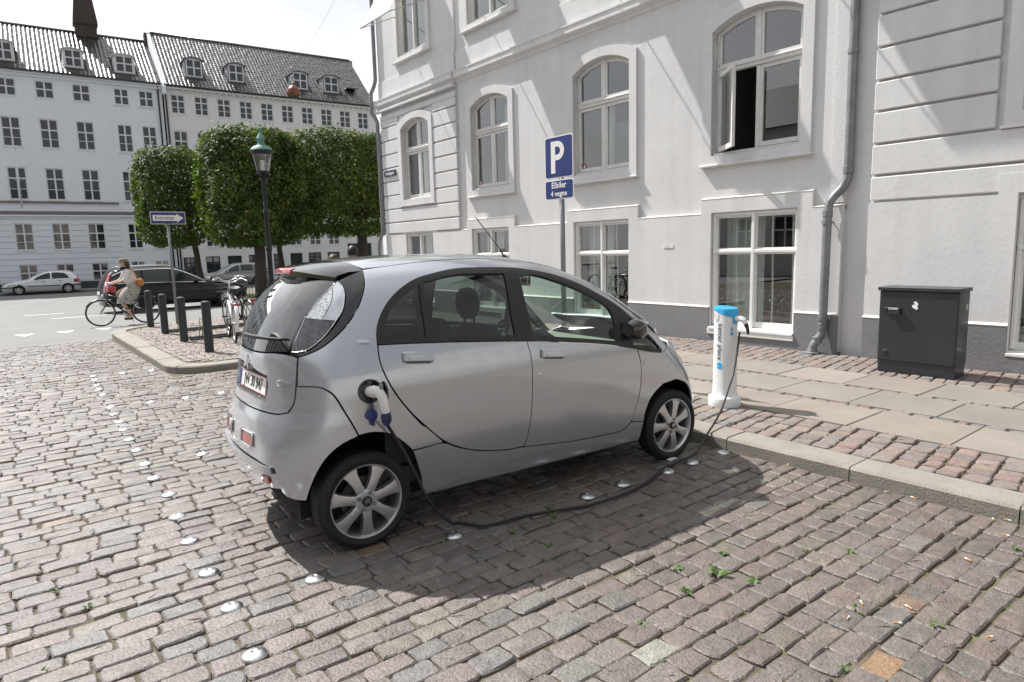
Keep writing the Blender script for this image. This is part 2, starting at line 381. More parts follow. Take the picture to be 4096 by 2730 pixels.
# ------------------------------------------------------------ pavement with its kerb
edge = [(KX, -6), (KX, 10.02)]
def arc(cx, cy, r_, a0, a1, n): return [(cx+r_*math.cos(math.radians(a0+(a1-a0)*i/n)), cy+r_*math.sin(math.radians(a0+(a1-a0)*i/n))) for i in range(n+1)]
edge += arc(KX-.3, 10.05, .3, 0, 90, 3)[1:] + arc(2.60, 10.95, .60, 270, 180, 6) + [(2.06, 15.7)] + arc(3.4, 16.55, 1.32, 180, 98, 6) + [(9.4, 18.15), (60, 19.2)]
def off(path, d):   # offset polyline to its right-hand side (towards the pavement)
    out = []
    for i, p in enumerate(path):
        a = Vector(path[max(i-1, 0)]); b = Vector(path[min(i+1, len(path)-1)]); t = (b-a).normalized(); nrm = Vector((t.y, -t.x)); out.append((p[0]+nrm.x*d, p[1]+nrm.y*d))
    return out
inner = off(edge, .27)
pav = sheet('pavement', inner+[(60, 40), (60, -6)], M_bed); pav.location.z = .082
bl = off(edge, .05); mb = MB()
kp = []          # kerb stones: cut the path into stones
cut = [(4.66, -6)]+[(4.66, -4.86+i*.992) for i in range(15)]
segs = []
for i in range(len(cut)-1): segs.append([cut[i], cut[i+1]])
i0 = 2; cur = [edge[1]]; run = 0
rest = edge[2:]
for p in rest:
    a = cur[-1]; d = math.dist(a, p)
    while run+d > .95:
        k = (.95-run)/d; q = (a[0]+(p[0]-a[0])*k, a[1]+(p[1]-a[1])*k); segs.append(cur+[q]); cur = [q]; a = q; d = math.dist(a, p); run = 0
        if q[0] > 20: break
    if a[0] > 20: break
    cur.append(p); run += d
for sgm in segs:
    o2 = off(sgm, .275); top = .10+rr(-.004, .004); r_ = .018; m2 = MB(); n = len(sgm)
    def gap(path):
        a, b = Vector(path[0]), Vector(path[1]); path = list(path); path[0] = tuple(a+(b-a).normalized()*.004); a, b = Vector(path[-1]), Vector(path[-2]); path[-1] = tuple(a+(b-a).normalized()*.004); return path
    e0 = gap(sgm); e2 = gap(o2); e1 = gap(off(sgm, r_))
    jo = [rr(-.004, .004) for _ in e0]
    rows = [[(x, y, -.06) for x, y in e0], [(x+j, y, top-.02) for (x, y), j in zip(e0, jo)], [(x, y, top-.002) for x, y in e1], [(x, y, top) for x, y in e2], [(x, y, -.06) for x, y in e2]]
    V = [p for rw in rows for p in rw]; F = []
    for q in range(4):
        for i in range(n-1): F.append((q*n+i, q*n+i+1, (q+1)*n+i+1, (q+1)*n+i))
    F = [f[::-1] for f in F]
    F.append([q*n for q in range(5)]); F.append([q*n+n-1 for q in range(4, -1, -1)])
    F = [list(f)[::-1] for f in F]
    m2.add(V, F); m2.build('kerb_stone', M_kerb, pav, ang=35, loc=(0, 0, -.082))
# flagstones: three rows with thin sett strips between
fr_ = random.Random(5)
for x0, x1, yo in ((5.70, 6.42, 1.80), (6.53, 7.26, 2.18), (7.37, 8.10, 1.84)):
    for k in range(-5, 21):
        ya = yo+.785*k; g = fr_.uniform(.88, 1.1); c = fr_.choice(((.225, .196, .172), (.218, .188, .163), (.205, .188, .168), (.215, .192, .168)))
        m2 = MB(); m2.box((0, 0, 0), (x1-x0-.008, .785-.008, .06), bev=.005); m2.tint = [(c[0]*g, c[1]*g, c[2]*g, 1)]*len(m2.v)
        o = m2.build('flagstone', M_flag, pav); o.location = ((x0+x1)/2, ya+.3925, .105-.03-.082+fr_.uniform(-.002, .002)); o.rotation_euler = (fr_.uniform(-.002, .002), fr_.uniform(-.002, .002), 0)
items = []; r = random.Random(23)
def strip(x0, x1, y0, y1, w0, w1, l0, l1, ang, warm=.9, cols=False):
    """rows of small setts running across a strip"""
    y = y0
    while y < y1:
        h = r.uniform(l0, l1); x = x0; sh = r.uniform(0, .03)
        while x < x1-.03:
            ln = r.uniform(w0, w1)
            if x1-x-ln < .06: ln = x1-x
            yy = y+h/2+(x-x0)*math.tan(ang)+r.uniform(-.006, .006)
            u = r.random(); tint = sett_tint(r, warm)
            tint = tuple(q*1.35 for q in tint)
            if u < .3: tint = (tint[0]*1.08, tint[1]*.96, tint[2]*.91)
            items.append((x+ln/2, yy, ln-r.uniform(.008, .018), h-r.uniform(.010, .020), .102, r.random(), tint, ang+r.uniform(-.06, .06)))
            x += ln
        y += h
strip(4.945, 5.69, -1.5, 10.2, .12, .175, .12, .165, .12)
strip(8.11, 9.24, -1.5, 17.2, .10, .17, .12, .165, .16)
for xs in (6.425, 7.265): strip(xs, xs+.10, -1.5, 17, .1, .1, .09, .20, 0)
for it in range(len(items)):
    pass
pave('pavement_sett', 'pavement_setts', pav, [(a, b, c, d, e-.082, f, g, h) for a, b, c, d, e, f, g, h in items], M_psett)
# small setts of the kerb build-out at the corner
items = []; y = 10.72
while y < 17.9:
    h = r.uniform(.088, .118); x = 2.32 if y < 16.3 else 2.32+(y-16.3)*.7
    if y < 10.95: x += (10.95-y)*1.5
    while x < 5.68:
        ln = r.uniform(.09, .15); t = sett_tint(r, .5); t = tuple(q*1.75 for q in t)
        items.append((x+ln/2, y+h/2+.03*math.sin(x*1.7+y), ln-.012, h-.012, 0.020, r.random(), t, r.uniform(-.1, .1))); x += ln
    y += h
rest = MB()
for it in items:
    V, F = sett_geo(it[0], it[1], it[2], it[3], it[4], it[5], False, .006, it[7]); rest.add(V, F, tint=it[6])
tag(rest.build('small_setts', M_psett, pav, smooth=True), kind='stuff')
# ------------------------------------------------------------ parking studs
M_stud = mat('stainless_stud', (.60, .61, .62), .32, 1.0, var=.2, vscale=30, bump=.1, bscale=90)
STUDS = [(.89, 5.13), (.84, 4.64), (.81, 4.18), (.79, 3.68), (.78, 3.23), (.74, 2.76), (1.13, 11.21), (1.10, 10.85), (1.07, 10.37), (1.05, 10.01), (1.04, 9.57), (1.01, 8.71), (.98, 8.26), (.97, 7.83), (.95, 7.43), (.93, 6.99), (.92, 6.54), (.90, 6.05), (.88, 5.6)]
LINES = [(1.49, 11.16), (1.87, 11.11), (1.41, 8.65), (1.78, 8.58), (2.19, 8.58), (1.33, 6.01)]
NEAR = [(1.20, 3.23), (2.04, 3.19), (3.07, 3.10), (3.42, 3.10), (3.87, 3.06), (4.17, 3.06), (4.56, 3.04)]
sm = MB(); sm.lathe([(.055, -.012), (.055, .001), (.052, .006), (.043, .0115), (.030, .0155), (.016, .018), (.009, .0185), (.008, .0165), (.0, .0165)], 24)
first = sm.build('parking_stud', M_stud, smooth=True)
def stud(x, y, label, group):
    global first
    o = first if first is not None and 'label' not in first else first.copy()
    if o is not first: COL.objects.link(o)
    o.location = (x, y, .002+gz(y)); o.rotation_euler = (rr(-.05, .05), rr(-.05, .05), rr(0, 6)); tag(o, label, 'stud', group)
for x, y in STUDS: stud(x, y, 'domed steel stud in the long row along the street edge of the bays', 'studs along the street edge')
for x, y in LINES: stud(x, y, 'domed steel stud marking a cross line of the empty parking bays', 'studs of the empty bays')
for (x, y), lb in zip(NEAR, ('domed steel stud just outside the edge of the car shadow behind the rear wheel', 'domed steel stud in shadow under the car side, next to the rear wheel and cable', 'domed steel stud in shadow near the cable, midway between the wheels', 'domed steel stud in shadow near the cable, second from the front wheel', 'domed steel stud half under the charging cable by the front wheel', 'worn flat steel stud beside the paper scrap at the front wheel', 'worn flat steel stud touching the kerb below the charging cable')): stud(x, y, lb, None)
# ============================================================ corner house (the long pale facade)
M_wall = mat('pale_plaster', (.615, .617, .62), .85, streak=.07, var=.05, vscale=1.3, bump=.24, bscale=20, dark=((.565, .565, .562), 2.2, .58, .74))
M_trim = mat('pale_plaster_trim', (.635, .637, .64), .82, streak=.08, var=.05, vscale=2, bump=.35, bscale=34)
M_plinth = mat('grey_plinth', (.20, .20, .205), .85, var=.1, vscale=2.5, bump=.5, bscale=30)
M_ledge = mat('pale_ledge', (.62, .60, .57), .8, var=.06, vscale=6, bump=.3, bscale=50)
M_wood = mat('white_window_paint', (.74, .74, .72), .4, var=.05, vscale=5)
M_woodg = mat('greyed_window_paint', (.62, .615, .60), .5, var=.08, vscale=9, bump=.1, bscale=80)
M_pane = glassmat('window_pane', (.80, .86, .84), 1.7, .07, 0., .015)
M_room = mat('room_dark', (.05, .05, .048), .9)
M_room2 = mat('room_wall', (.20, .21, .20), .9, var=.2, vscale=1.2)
M_curt = mat('net_curtain', (.60, .62, .60), .9, var=.08, vscale=20)
M_blind = mat('blind_slats', (.62, .64, .65), .6)
M_zinc = mat('zinc_pipe', (.23, .235, .25), .45, .55, var=.25, vscale=5, bump=.15, bscale=40)
FX = 9.36
house = thing('corner_house', 'long pale plastered corner house with arched windows and grey plinth along the pavement', 'house', (FX, 10, 0))
HO = Vector((FX, 10, 0))
def hb(mb, name, m, parent=None, **k):
    """link a mesh given in world coordinates below the house"""
    o = mb.build(name, m, parent or house, **k)
    if parent is None: o.location = -HO
    return o
WIN = [(14.92, 16.34), (11.73, 13.15), (8.26, 9.70), (5.07, 6.55), (1.0, 2.45), (-2.4, -.95)]
BAS = [(14.95, 16.35), (11.78, 13.20), (8.26, 9.70), (5.05, 6.51), (.95, 2.43), (-2.4, -.95)]
W0, WS, WT, TRZ = 3.06, 4.93, 5.13, 4.35
# --- main wall between the projecting ends
def whole(i, g=0.): a, b = WIN[i]; return archpoly(a-g, b+g, W0-g, WS+g*.4, WT+g)
mb = MB(); slab(mb, rect(4.40, 13.69, 2.10, 5.72), [whole(1), whole(2), whole(3)], FX, FX+.16); hb(mb, 'wall', M_wall)
mb = MB(); slab(mb, rect(13.69, 17.5, 2.10, 5.72), [whole(0)], FX-.025, FX+.16); hb(mb, 'end_wall', M_wall)
mb = MB(); slab(mb, rect(-6, 4.06, 2.10, 5.72), [whole(4), whole(5)], FX-.025, FX+.16); hb(mb, 'end_wall', M_wall)
mb = MB(); slab(mb, rect(4.06, 4.40, .05, 5.72), [], FX+.03, FX+.16); hb(mb, 'pipe_recess', M_wall)
mb = MB(); mb.box((FX-.014, 4.50, 3.95), (.03, .2, 3.5)); hb(mb, 'pilaster_strip', M_trim)
# --- lower zone with stepped ledge above the basement windows
def stepped(y0, y1, zb, items):
    P = [(y1, zb), (y1, 2.155)]
    for a, b in sorted(items, reverse=True): P += [(b+.19, 2.155), (b+.19, 2.385), (a-.215, 2.385), (a-.215, 2.155)]
    return P+[(y0, 2.155), (y0, zb)]
BH = [rect(a, b, .30, 2.165) for a, b in BAS]
mb = MB(); slab(mb, stepped(4.40, 17.5, .12, BAS[:4]), BH[:4], FX-.062, FX+.16); hb(mb, 'lower_wall', M_wall)
mb = MB(); slab(mb, stepped(-6, 4.06, .12, BAS[4:]), BH[4:], FX-.085, FX+.16); hb(mb, 'lower_wall', M_wall)
mb = MB()
def ledge(y0, y1, z): mb = MB(); mb.prism([(FX-.066, z), (FX-.002, z+.022), (FX-.002, z+.001), (FX-.066, z-.006)], y0, y1, 'y'); hb(mb, 'ledge', M_ledge)
for i, (a, b) in enumerate(BAS[:4]):
    ledge(a-.215, b+.19, 2.387); ledge(b+.19, [17.5, BAS[0][0]-.215, BAS[1][0]-.215, BAS[2][0]-.215][i], 2.157)
ledge(4.40, BAS[3][0]-.215, 2.157)
# --- plinth
def notch(y0, y1, items):
    y0 += .004; y1 -= .004; P = [(y0, .05), (y1, .05), (y1, .65)]
    for a, b in sorted(items, reverse=True): P += [(b+.004, .65), (b+.004, .296), (a-.004, .296), (a-.004, .65)]
    return P+[(y0, .65)]
mb = MB(); slab(mb, notch(4.40, 17.5, BAS[:4]), [], FX-.088, FX+.1); hb(mb, 'plinth', M_plinth)
mb = MB(); slab(mb, notch(-6, 4.06, BAS[4:]), [], FX-.112, FX+.1); hb(mb, 'plinth', M_plinth)
mb = MB()
for x0, segs_ in ((FX-.088, [(4.40, 5.05), (6.51, 8.26), (9.70, 11.78), (13.20, 14.95), (16.35, 17.5)]), (FX-.112, [(-.95, .95), (2.43, 4.06)])):
    for a, b in segs_: mb = MB(); mb.prism([(x0-.004, .648), (x0+.03, .676), (x0+.03, .652), (x0-.004, .640)], a, b, 'y'); hb(mb, 'plinth_ledge', M_ledge)
# --- rustication: one block per course and side
def block(y0, y1, z0, z1, x0, t=.052):
    m2 = MB(); m2.box((x0-t/2, (y0+y1)/2, (z0+z1)/2), (t, y1-y0, z1-z0), bev=.011); hb(m2, 'rusticated_block', M_wall)
GL = [5.46, 5.10, 4.73, 4.36, 3.99, 3.61, 3.23, 2.85, 2.48, 2.17]
for i in range(len(GL)-1):
    z1, z0 = GL[i]-.017, GL[i+1]+.017
    if i == 0: block(13.70, 17.49, 5.31, z1, FX-.025); block(16.52, 17.49, z0, 5.306, FX-.025); block(13.70, 14.74, z0, 5.306, FX-.025)
    elif z1 < 2.9: block(13.70, 17.49, z0, z1, FX-.025)
    else: block(16.49, 17.49, z0, z1, FX-.025); block(13.70, 14.76, z0, z1, FX-.025)
GR = [5.68, 5.30, 4.90, 4.50, 4.10, 3.69, 3.31, 2.90, 2.50, 2.17]
for i in range(len(GR)-1):
    z1, z0 = GR[i]-.016, GR[i+1]+.016
    if z1 < 2.92 or z0 > 5.29: block(-5, 4.05, z0, z1, FX-.025)
    else: block(2.70, 4.05, z0, z1, FX-.025); block(-.72, .76, z0, z1, FX-.025)
# --- raised window surrounds
for i, (a, b) in enumerate(WIN):
    m2 = MB(); x0 = FX if i in (1, 2, 3) else FX-.025
    slab(m2, archpoly(a-.165, b+.165, W0-.165, WS+.16, WT+.165), [whole(i)], x0-(.045 if i in (1, 2, 3) else .078), x0+.01); hb(m2, 'window_surround', M_trim)
    m2 = MB(); m2.box((x0-.03, (a+b)/2, W0-.155), (.10, b-a+.40, .035), bev=.008); hb(m2, 'sill_moulding', M_trim)
# --- string course between the floors
prof = [(0, 5.60), (-.03, 5.62), (-.04, 5.66), (-.10, 5.70), (-.125, 5.72), (-.125, 5.83), (-.14, 5.84), (-.14, 5.87), (0, 5.92), (.14, 5.92), (.14, 5.60)]
mb = MB(); mb.prism([(FX+a, z) for a, z in prof], 4.25, 13.69, 'y'); hb(mb, 'string_course', M_trim)
for y0, y1 in ((13.692, 17.62), (-6, 4.06)):
    mb = MB(); P_ = [(FX-.05+a, z-.0) for a, z in prof]; mb.prism(P_, y0, y1, 'y'); mb.box((FX-.11, (y0+y1)/2, 5.56), (.10, y1-y0, .06), bev=.01); hb(mb, 'string_course', M_trim)
# --- first floor above
UW = [(14.88, 16.3), (11.6, 13.15), (8.2, 9.7), (5.05, 6.55), (1.0, 2.45), (-2.4, -.95)]
mb = MB(); slab(mb, rect(4.06, 13.69, 5.90, 11.5), [rect(a, b, 6.77, 9.1) for a, b in UW[1:4]], FX, FX+.16); hb(mb, 'upper_wall', M_wall)
mb = MB(); slab(mb, rect(13.69, 17.5, 5.90, 11.5), [rect(*UW[0], 6.77, 9.1)], FX-.05, FX+.16); hb(mb, 'upper_wall', M_wall)
mb = MB(); slab(mb, rect(-6, 4.06, 5.90, 11.5), [rect(a, b, 6.77, 9.1) for a, b in UW[4:]], FX-.05, FX+.16); hb(mb, 'upper_wall', M_wall)
mb = MB()
for y0, y1, x0 in ((13.69, 17.5, FX-.05), (4.06, 13.69, FX)): mb = MB(); mb.box((x0-.016, (y0+y1)/2, 6.12), (.034, y1-y0-.004, .44), bev=.006); hb(mb, 'apron_band', M_trim)
for i, (a, b) in enumerate(UW):
    x0 = FX-.05 if i in (0, 4, 5) else FX; m2 = MB()
    slab(m2, rect(a-.17, b+.17, 6.62, 9.26), [rect(a, b, 6.77, 9.1)], x0-.05, x0+.01); m2.box((x0-.05, (a+b)/2, 6.64), (.11, b-a+.46, .05), bev=.01); hb(m2, 'window_surround', M_trim)
mb = MB(); mb.box((FX+5, 17.44, 5.8), (10, .12, 11.4)); hb(mb, 'side_wall', M_wall)
mb = MB(); mb.prism([(FX-.35, 11.5), (FX-.35, 11.75), (FX+5, 15.5), (FX+10, 11.75), (FX+10, 11.5)], -6, 17.9, 'y'); hb(mb, 'roof', mat('house_roof', (.05, .05, .055), .5))
# --- windows
def sash(mb_, y0, y1, z0, z1, x, wd=.055, dp=.045, top=None):
    """one sash ring; top: function(y)->z for an arched head"""
    if top is None: outer = rect(y0, y1, z0, z1); inner_ = rect(y0+wd, y1-wd, z0+wd*1.25, z1-wd)
    else:
        ys_ = [y0+(y1-y0)*k/6 for k in range(7)]; yi = [y0+wd+(y1-y0-2*wd)*k/6 for k in range(7)]
        outer = [(y0, z0), (y1, z0)]+[(y, top(y)-.012) for y in ys_[::-1]]; inner_ = [(y0+wd, z0+wd), (y1-wd, z0+wd)]+[(y, top(y)-.012-wd) for y in yi[::-1]]
    slab(mb_, outer, [inner_], x, x+dp); return inner_
def pane_obj(poly, x, parent, name='pane'):
    m2 = MB(); V, T = tri2d(poly); m2.add([(x, a, b) for a, b in V], [t[::-1] for t in T]); return m2.build(name, M_pane, parent)
def casement(i, open_sash=False):
    a, b = WIN[i]; xb = FX if i in (1, 2, 3) else FX-.025; x = xb+.105; mid = (a+b)/2
    R_ = ((.5*(b-a))**2+(WT-WS)**2)/(2*(WT-WS)); top = lambda y: WT-R_+math.sqrt(max(0, R_*R_-(y-mid)**2))
    m2 = MB(); slab(m2, archpoly(a, b, W0, WS, WT), [archpoly(a+.04, b-.04, W0+.055, WS-.03, WT-.04)], x-.01, x+.06)
    m2.box((x-.012, mid, TRZ), (.085, b-a-.08, .085), bev=.012); m2.box((x-.018, mid, TRZ+.03), (.11, b-a-.06, .028), bev=.008)
    m2.box((x-.002, mid, (W0+TRZ)/2), (.06, .06, TRZ-W0-.1)); m2.box((x-.002, mid, (TRZ+WT)/2), (.06, .06, WT-TRZ-.06))
    m2.box((x-.04, mid, W0+.02), (.13, b-a-.02, .035), bev=.008)
    wob = hb(m2, 'window', M_woodg)
    for k, (y0, y1) in enumerate(((a+.045, mid-.018), (mid+.018, b-.045))):
        m3 = MB(); inn = sash(m3, y0, y1, TRZ+.045, None, x-.022, top=lambda y: top(y)-.028); s_ = m3.build('sash', M_woodg, wob); pane_obj(inn, x+.004, wob)
        lo = (W0+.06, TRZ-.045)
        m3 = MB()
        if open_sash and k == 1:
            wdt = y1-y0; inn = sash(m3, -wdt, 0, lo[0], lo[1], 0.); s_ = m3.build('open_sash', M_woodg, wob); s_.location = (x-.03, y1, 0); s_.rotation_euler = (0, 0, math.radians(-38))
            p_ = pane_obj(inn, .022, wob); p_.location = s_.location; p_.rotation_euler = s_.rotation_euler
        else:
            inn = sash(m3, y0, y1, lo[0], lo[1], x-.022); s_ = m3.build('sash', M_woodg, wob); pane_obj(inn, x+.004, wob)
    for z in (3.25, 4.1, 4.5, 4.85):
        for y in (a+.05, b-.05): m3 = MB(); m3.box((x-.03, y, z), (.02, .03, .09)); m3.tube([(x-.035, y, z-.06), (x-.035, y, z+.06)], .008, 6); m3.build('hinge', M_woodg, wob)
    # room behind
    m3 = MB(); z0, z1 = W0-.3, WT+.4; m3.box((x+1.75, mid, (z0+z1)/2), (3.3, b-a+1.4, z1-z0)); m3.f = [f[::-1] for f in m3.f]
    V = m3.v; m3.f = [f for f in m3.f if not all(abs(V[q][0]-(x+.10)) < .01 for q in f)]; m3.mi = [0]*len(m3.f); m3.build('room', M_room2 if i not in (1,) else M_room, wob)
    return wob, x, mid
M_warn = mat('sticker_white', (.75, .75, .75), .5); M_red = mat('sticker_red', (.6, .04, .04), .5); M_black = mat('matt_black', (.02, .02, .02), .5)
for i in range(6):
    wob, x, mid = casement(i, i == 3); a, b = WIN[i]
    if i in (0, 2):        # venetian blind in the near leaf
        m3 = MB(); zz = (3.65 if i == 0 else 3.1)
        while zz < (4.3 if i == 0 else 3.95): m3.box((x+.14, a+.36, zz), (.035, .60, .004), M=None); zz += .03
        m3.build('venetian_blind', M_blind, wob)
        m3 = MB(); m3.box((x+.2, mid+.05, 3.75), (.02, .22, 1.3)); m3.build('curtain', M_curt, wob)
    if i == 1:
        m3 = MB()
        for k in range(9): m3.tube([(x+.25+.02*(k % 2), a+.1+.06*k, 3.1), (x+.25+.02*(k % 2), a+.1+.055*k, 4.9)], .04, 8)
        m3.build('curtain', M_curt, wob)
        m3 = MB(); m3.box((x+.22, a+.17, 3.25), (.10, .16, .24)); m3.build('white_box', M_warn, wob)
    if i < 4:              # small alarm stickers in the corner of the far leaf
        m3 = MB(); oy, ox = (b-.17, x-.006)
        if i != 3:
            m3.prism([(oy-.045, W0+.14), (oy+.045, W0+.14), (oy, W0+.235)], ox-.001, ox, 'x'); m3.build('warning_sticker', M_red, wob)
            m3 = MB(); m3.prism([(oy-.028, W0+.15), (oy+.028, W0+.15), (oy, W0+.212)], ox-.003, ox-.002, 'x'); m3.build('sticker_face', M_warn, wob)
            m3 = MB(); m3.box((ox-.001, oy+.085, W0+.185), (.003, .045, .09)); m3.build('alarm_label', M_black, wob)
# basement windows with net curtains behind
def basement(i):
    a, b = BAS[i]; x = FX+.02; mid = (a+b)/2; z0, z1 = .36, 2.165
    m2 = MB(); slab(m2, rect(a, b, z0, z1), [rect(a+.075, mid-.045, z0+.09, 1.50), rect(mid+.045, b-.075, z0+.09, 1.50), rect(a+.075, mid-.045, 1.60, z1-.09), rect(mid+.045, b-.075, 1.60, z1-.09)], x, x+.07)
    m2.box((x-.018, mid, 1.55), (.05, b-a-.02, .055), bev=.01); m2.box((x-.02, mid, (z0+z1)/2), (.05, .06, z1-z0-.02), bev=.012)
    for y in (a+.03, b-.03): m2.box((x-.012, y, (z0+z1)/2), (.04, .05, z1-z0-.01), bev=.01)
    m2.box((x-.012, mid, z1-.03), (.04, b-a-.06, .05), bev=.01)
    wob = hb(m2, 'basement_window', M_wood)
    for y0, y1 in ((a+.075, mid-.045), (mid+.045, b-.075)):
        for q0, q1 in ((z0+.09, 1.50), (1.60, z1-.09)): pane_obj(rect(y0, y1, q0, q1), x+.035, wob)
    m3 = MB(); m3.prism([(x+.02, z0), (x-.14, z0-.035), (x-.14, z0-.065), (x+.02, z0-.065)], a-.0, b+.0, 'y'); m3.box((x-.055, mid, z0-.105), (.15, b-a+.03, .08), bev=.01); m3.build('sill', M_wood, wob)
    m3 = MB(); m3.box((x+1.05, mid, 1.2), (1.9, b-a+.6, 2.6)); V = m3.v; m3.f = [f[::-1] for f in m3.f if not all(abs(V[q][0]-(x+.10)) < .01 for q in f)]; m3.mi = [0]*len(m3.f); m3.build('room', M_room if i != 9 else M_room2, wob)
    m3 = MB()
    for k, (yy, wd) in enumerate(((a+.20, .035), (a+.53, .03), (mid+.17, .03), (mid+.42, .035))):
        n_ = 5; vs = []; ph = .4*k
        for s in (0, 1): vs += [(x+.20+.02*math.sin(ph+q), yy+(s-.5)*wd, z0+(z1-z0)*q/n_) for q in range(n_+1)]
        m3.add(vs, [(q, q+1, n_+2+q, n_+1+q) for q in range(n_)])
    m3.build('blind_strip', mat('blind_strip_white', (.70, .70, .68), .7), wob)
    m3 = MB(); yy = mid+.02; n_ = 24; W_ = (b-mid)-.02
    vs = [(x+.34+.025*math.sin(q*1.9), yy+W_*q/n_, z) for z in (z0, z1) for q in range(n_+1)]
    m3.add(vs, [(q, q+1, n_+2+q, n_+1+q) for q in range(n_)]); m3.build('net_curtain', M_curt, wob, smooth=True)
for i in range(6): basement(i)
# first-floor windows
for i, (a, b) in enumerate(UW):
    x = (FX-.05 if i in (0, 4, 5) else FX)+.09; mid = (a+b)/2; m2 = MB()
    slab(m2, rect(a, b, 6.77, 9.1), [rect(a+.09, mid-.045, 6.87, 8.2), rect(mid+.045, b-.09, 6.87, 8.2), rect(a+.09, mid-.045, 8.3, 9.0), rect(mid+.045, b-.09, 8.3, 9.0)], x, x+.06)
    m2.box((x-.01, mid, 8.25), (.08, b-a, .07), bev=.01); m2.box((x-.02, mid, 7.5), (.05, .07, 1.4), bev=.01); wob = hb(m2, 'window', M_woodg)
    for q in (rect(a+.09, mid-.045, 6.87, 8.2), rect(mid+.045, b-.09, 6.87, 8.2), rect(a+.09, mid-.045, 8.3, 9.0), rect(mid+.045, b-.09, 8.3, 9.0)): pane_obj(q, x+.03, wob)
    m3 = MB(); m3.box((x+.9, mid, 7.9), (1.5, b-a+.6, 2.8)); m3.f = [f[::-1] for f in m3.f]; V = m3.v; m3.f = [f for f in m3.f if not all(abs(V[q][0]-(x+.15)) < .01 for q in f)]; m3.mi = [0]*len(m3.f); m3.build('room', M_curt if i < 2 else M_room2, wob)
# --- awnings folded out over the first-floor windows
M_aw = mat('awning_cloth', (.80, .80, .79), .85, var=.03, vscale=3); _n = M_aw.node_tree.nodes; _tr = _n.new('ShaderNodeBsdfTranslucent'); _tr.inputs[0].default_value = (.85, .85, .84, 1); _mi = _n.new('ShaderNodeMixShader'); _mi.inputs[0].default_value = .5
M_aw.node_tree.links.new(_n['Principled BSDF'].outputs[0], _mi.inputs[1]); M_aw.node_tree.links.new(_tr.outputs[0], _mi.inputs[2]); M_aw.node_tree.links.new(_mi.outputs[0], _n['Material Output'].inputs[0])
M_awm = mat('awning_arm', (.45, .47, .45), .4, .4)
for i, (a, b) in enumerate(UW[:5]):
    x0 = (FX-.05 if i in (0, 4) else FX)-.04; xo = x0-1.02; zb = 7.34; zt = 9.0
    t = thing('window_awning', ['white cloth awning folded out beside the house corner downpipe', 'white cloth awning over the second upper window from the corner', 'white cloth awning over the third upper window from the corner', 'white cloth awning over the fourth upper window from the corner', 'white cloth awning over the upper window past the downpipe'][i], 'awning', (x0, (a+b)/2, zt))
    h = (b-a)/2+.02; m2 = MB(); n_ = 8
    for s in (0,): m2.add([(-.02-(1.0*q/n_), y, -(zt-zb)*(q/n_)+.05*math.sin(PI*q/n_)-s) for y in (-h, h) for q in range(n_+1)], [(q, q+1, n_+2+q, n_+1+q) if s == 0 else (q+n_+1, n_+2+q, q+1, q) for q in range(n_)])
    m2.build('cloth', M_aw, t, smooth=True)
    m2 = MB(); m2.tube([(-1.02, -h-.03, zb-zt), (-1.02, h+.03, zb-zt)], .016, 8); m2.build('front_bar', M_awm, t)
    for s in (-1, 1): m2 = MB(); m2.tube([(0, s*h, 7.80-zt), (-1.02, s*h, zb-zt)], .013, 8); m2.build('arm', M_awm, t)
    m2 = MB(); m2.tube([(-.02, -h, .02), (-.02, h, .02)], .04, 10); m2.build('roller', M_awm, t)
# --- downpipes
def pipe(name, label, path, r, parts):
    t = thing(name, label, 'downpipe', path[-1]); T0 = Vector(path[-1]); m2 = MB(); m2.tube([tuple(Vector(p)-T0) for p in path], r, 14); m2.build('pipe', M_zinc, t, ang=40)
    for p, nm in parts:
        m2 = MB(); q = Vector(p)-T0
        if nm == 'bracket': m2.lathe([(r+.001, -.03), (r+.012, -.03), (r+.012, .03), (r+.001, .03)], 14, t=q); m2.tube([q, q+Vector((.14, -.05, 0))], .010, 6)
        elif nm == 'joint': m2.lathe([(r+.001, -.05), (r+.008, -.045), (r+.008, .045), (r+.001, .05)], 14, t=q)
        else: m2.lathe([(.115, -.02), (.115, -.008), (.075, .004), (r+.004, .05)], 18, t=q)
        m2.build(nm, M_zinc, t, ang=40)
    return t
px_ = FX-.045
pipe('downpipe', 'grey zinc downpipe bending outward low on the wall beside the dark cabinet', [(px_, 4.36, 9.5), (px_, 4.36, 2.62), (px_-.005, 4.37, 2.50), (px_-.03, 4.42, 2.38), (px_-.075, 4.50, 2.28), (px_-.11, 4.545, 2.20), (px_-.12, 4.56, 2.08), (px_-.12, 4.57, .62), (px_-.12, 4.575, .42), (px_-.13, 4.585, .36), (px_-.17, 4.63, .27), (px_-.20, 4.66, .20), (px_-.205, 4.665, .12)], .058, [((px_, 4.36, 4.15), 'bracket'), ((px_-.12, 4.565, 1.93), 'bracket'), ((px_-.12, 4.572, .60), 'bracket'), ((px_, 4.36, 2.62), 'joint'), ((px_-.12, 4.56, 2.05), 'joint'), ((px_-.12, 4.573, .48), 'joint'), ((px_-.16, 4.62, .29), 'joint'), ((px_-.205, 4.665, .125), 'foot')])
cx_ = FX-.115
pipe('downpipe', 'grey downpipe running down the corner of the pale house beside the trees', [(cx_, 17.57, 10), (cx_, 17.57, 6.45), (cx_-.02, 17.63, 6.3), (cx_-.09, 17.70, 6.1), (cx_-.09, 17.70, 5.55), (cx_-.04, 17.63, 5.45), (cx_, 17.57, 5.3), (cx_, 17.57, 2.25), (cx_-.06, 17.68, 2.0), (cx_-.08, 17.7, 1.85), (cx_-.08, 17.7, .05)], .055, [((cx_, 17.57, 3.6), 'bracket'), ((cx_-.08, 17.7, 1.8), 'joint')])
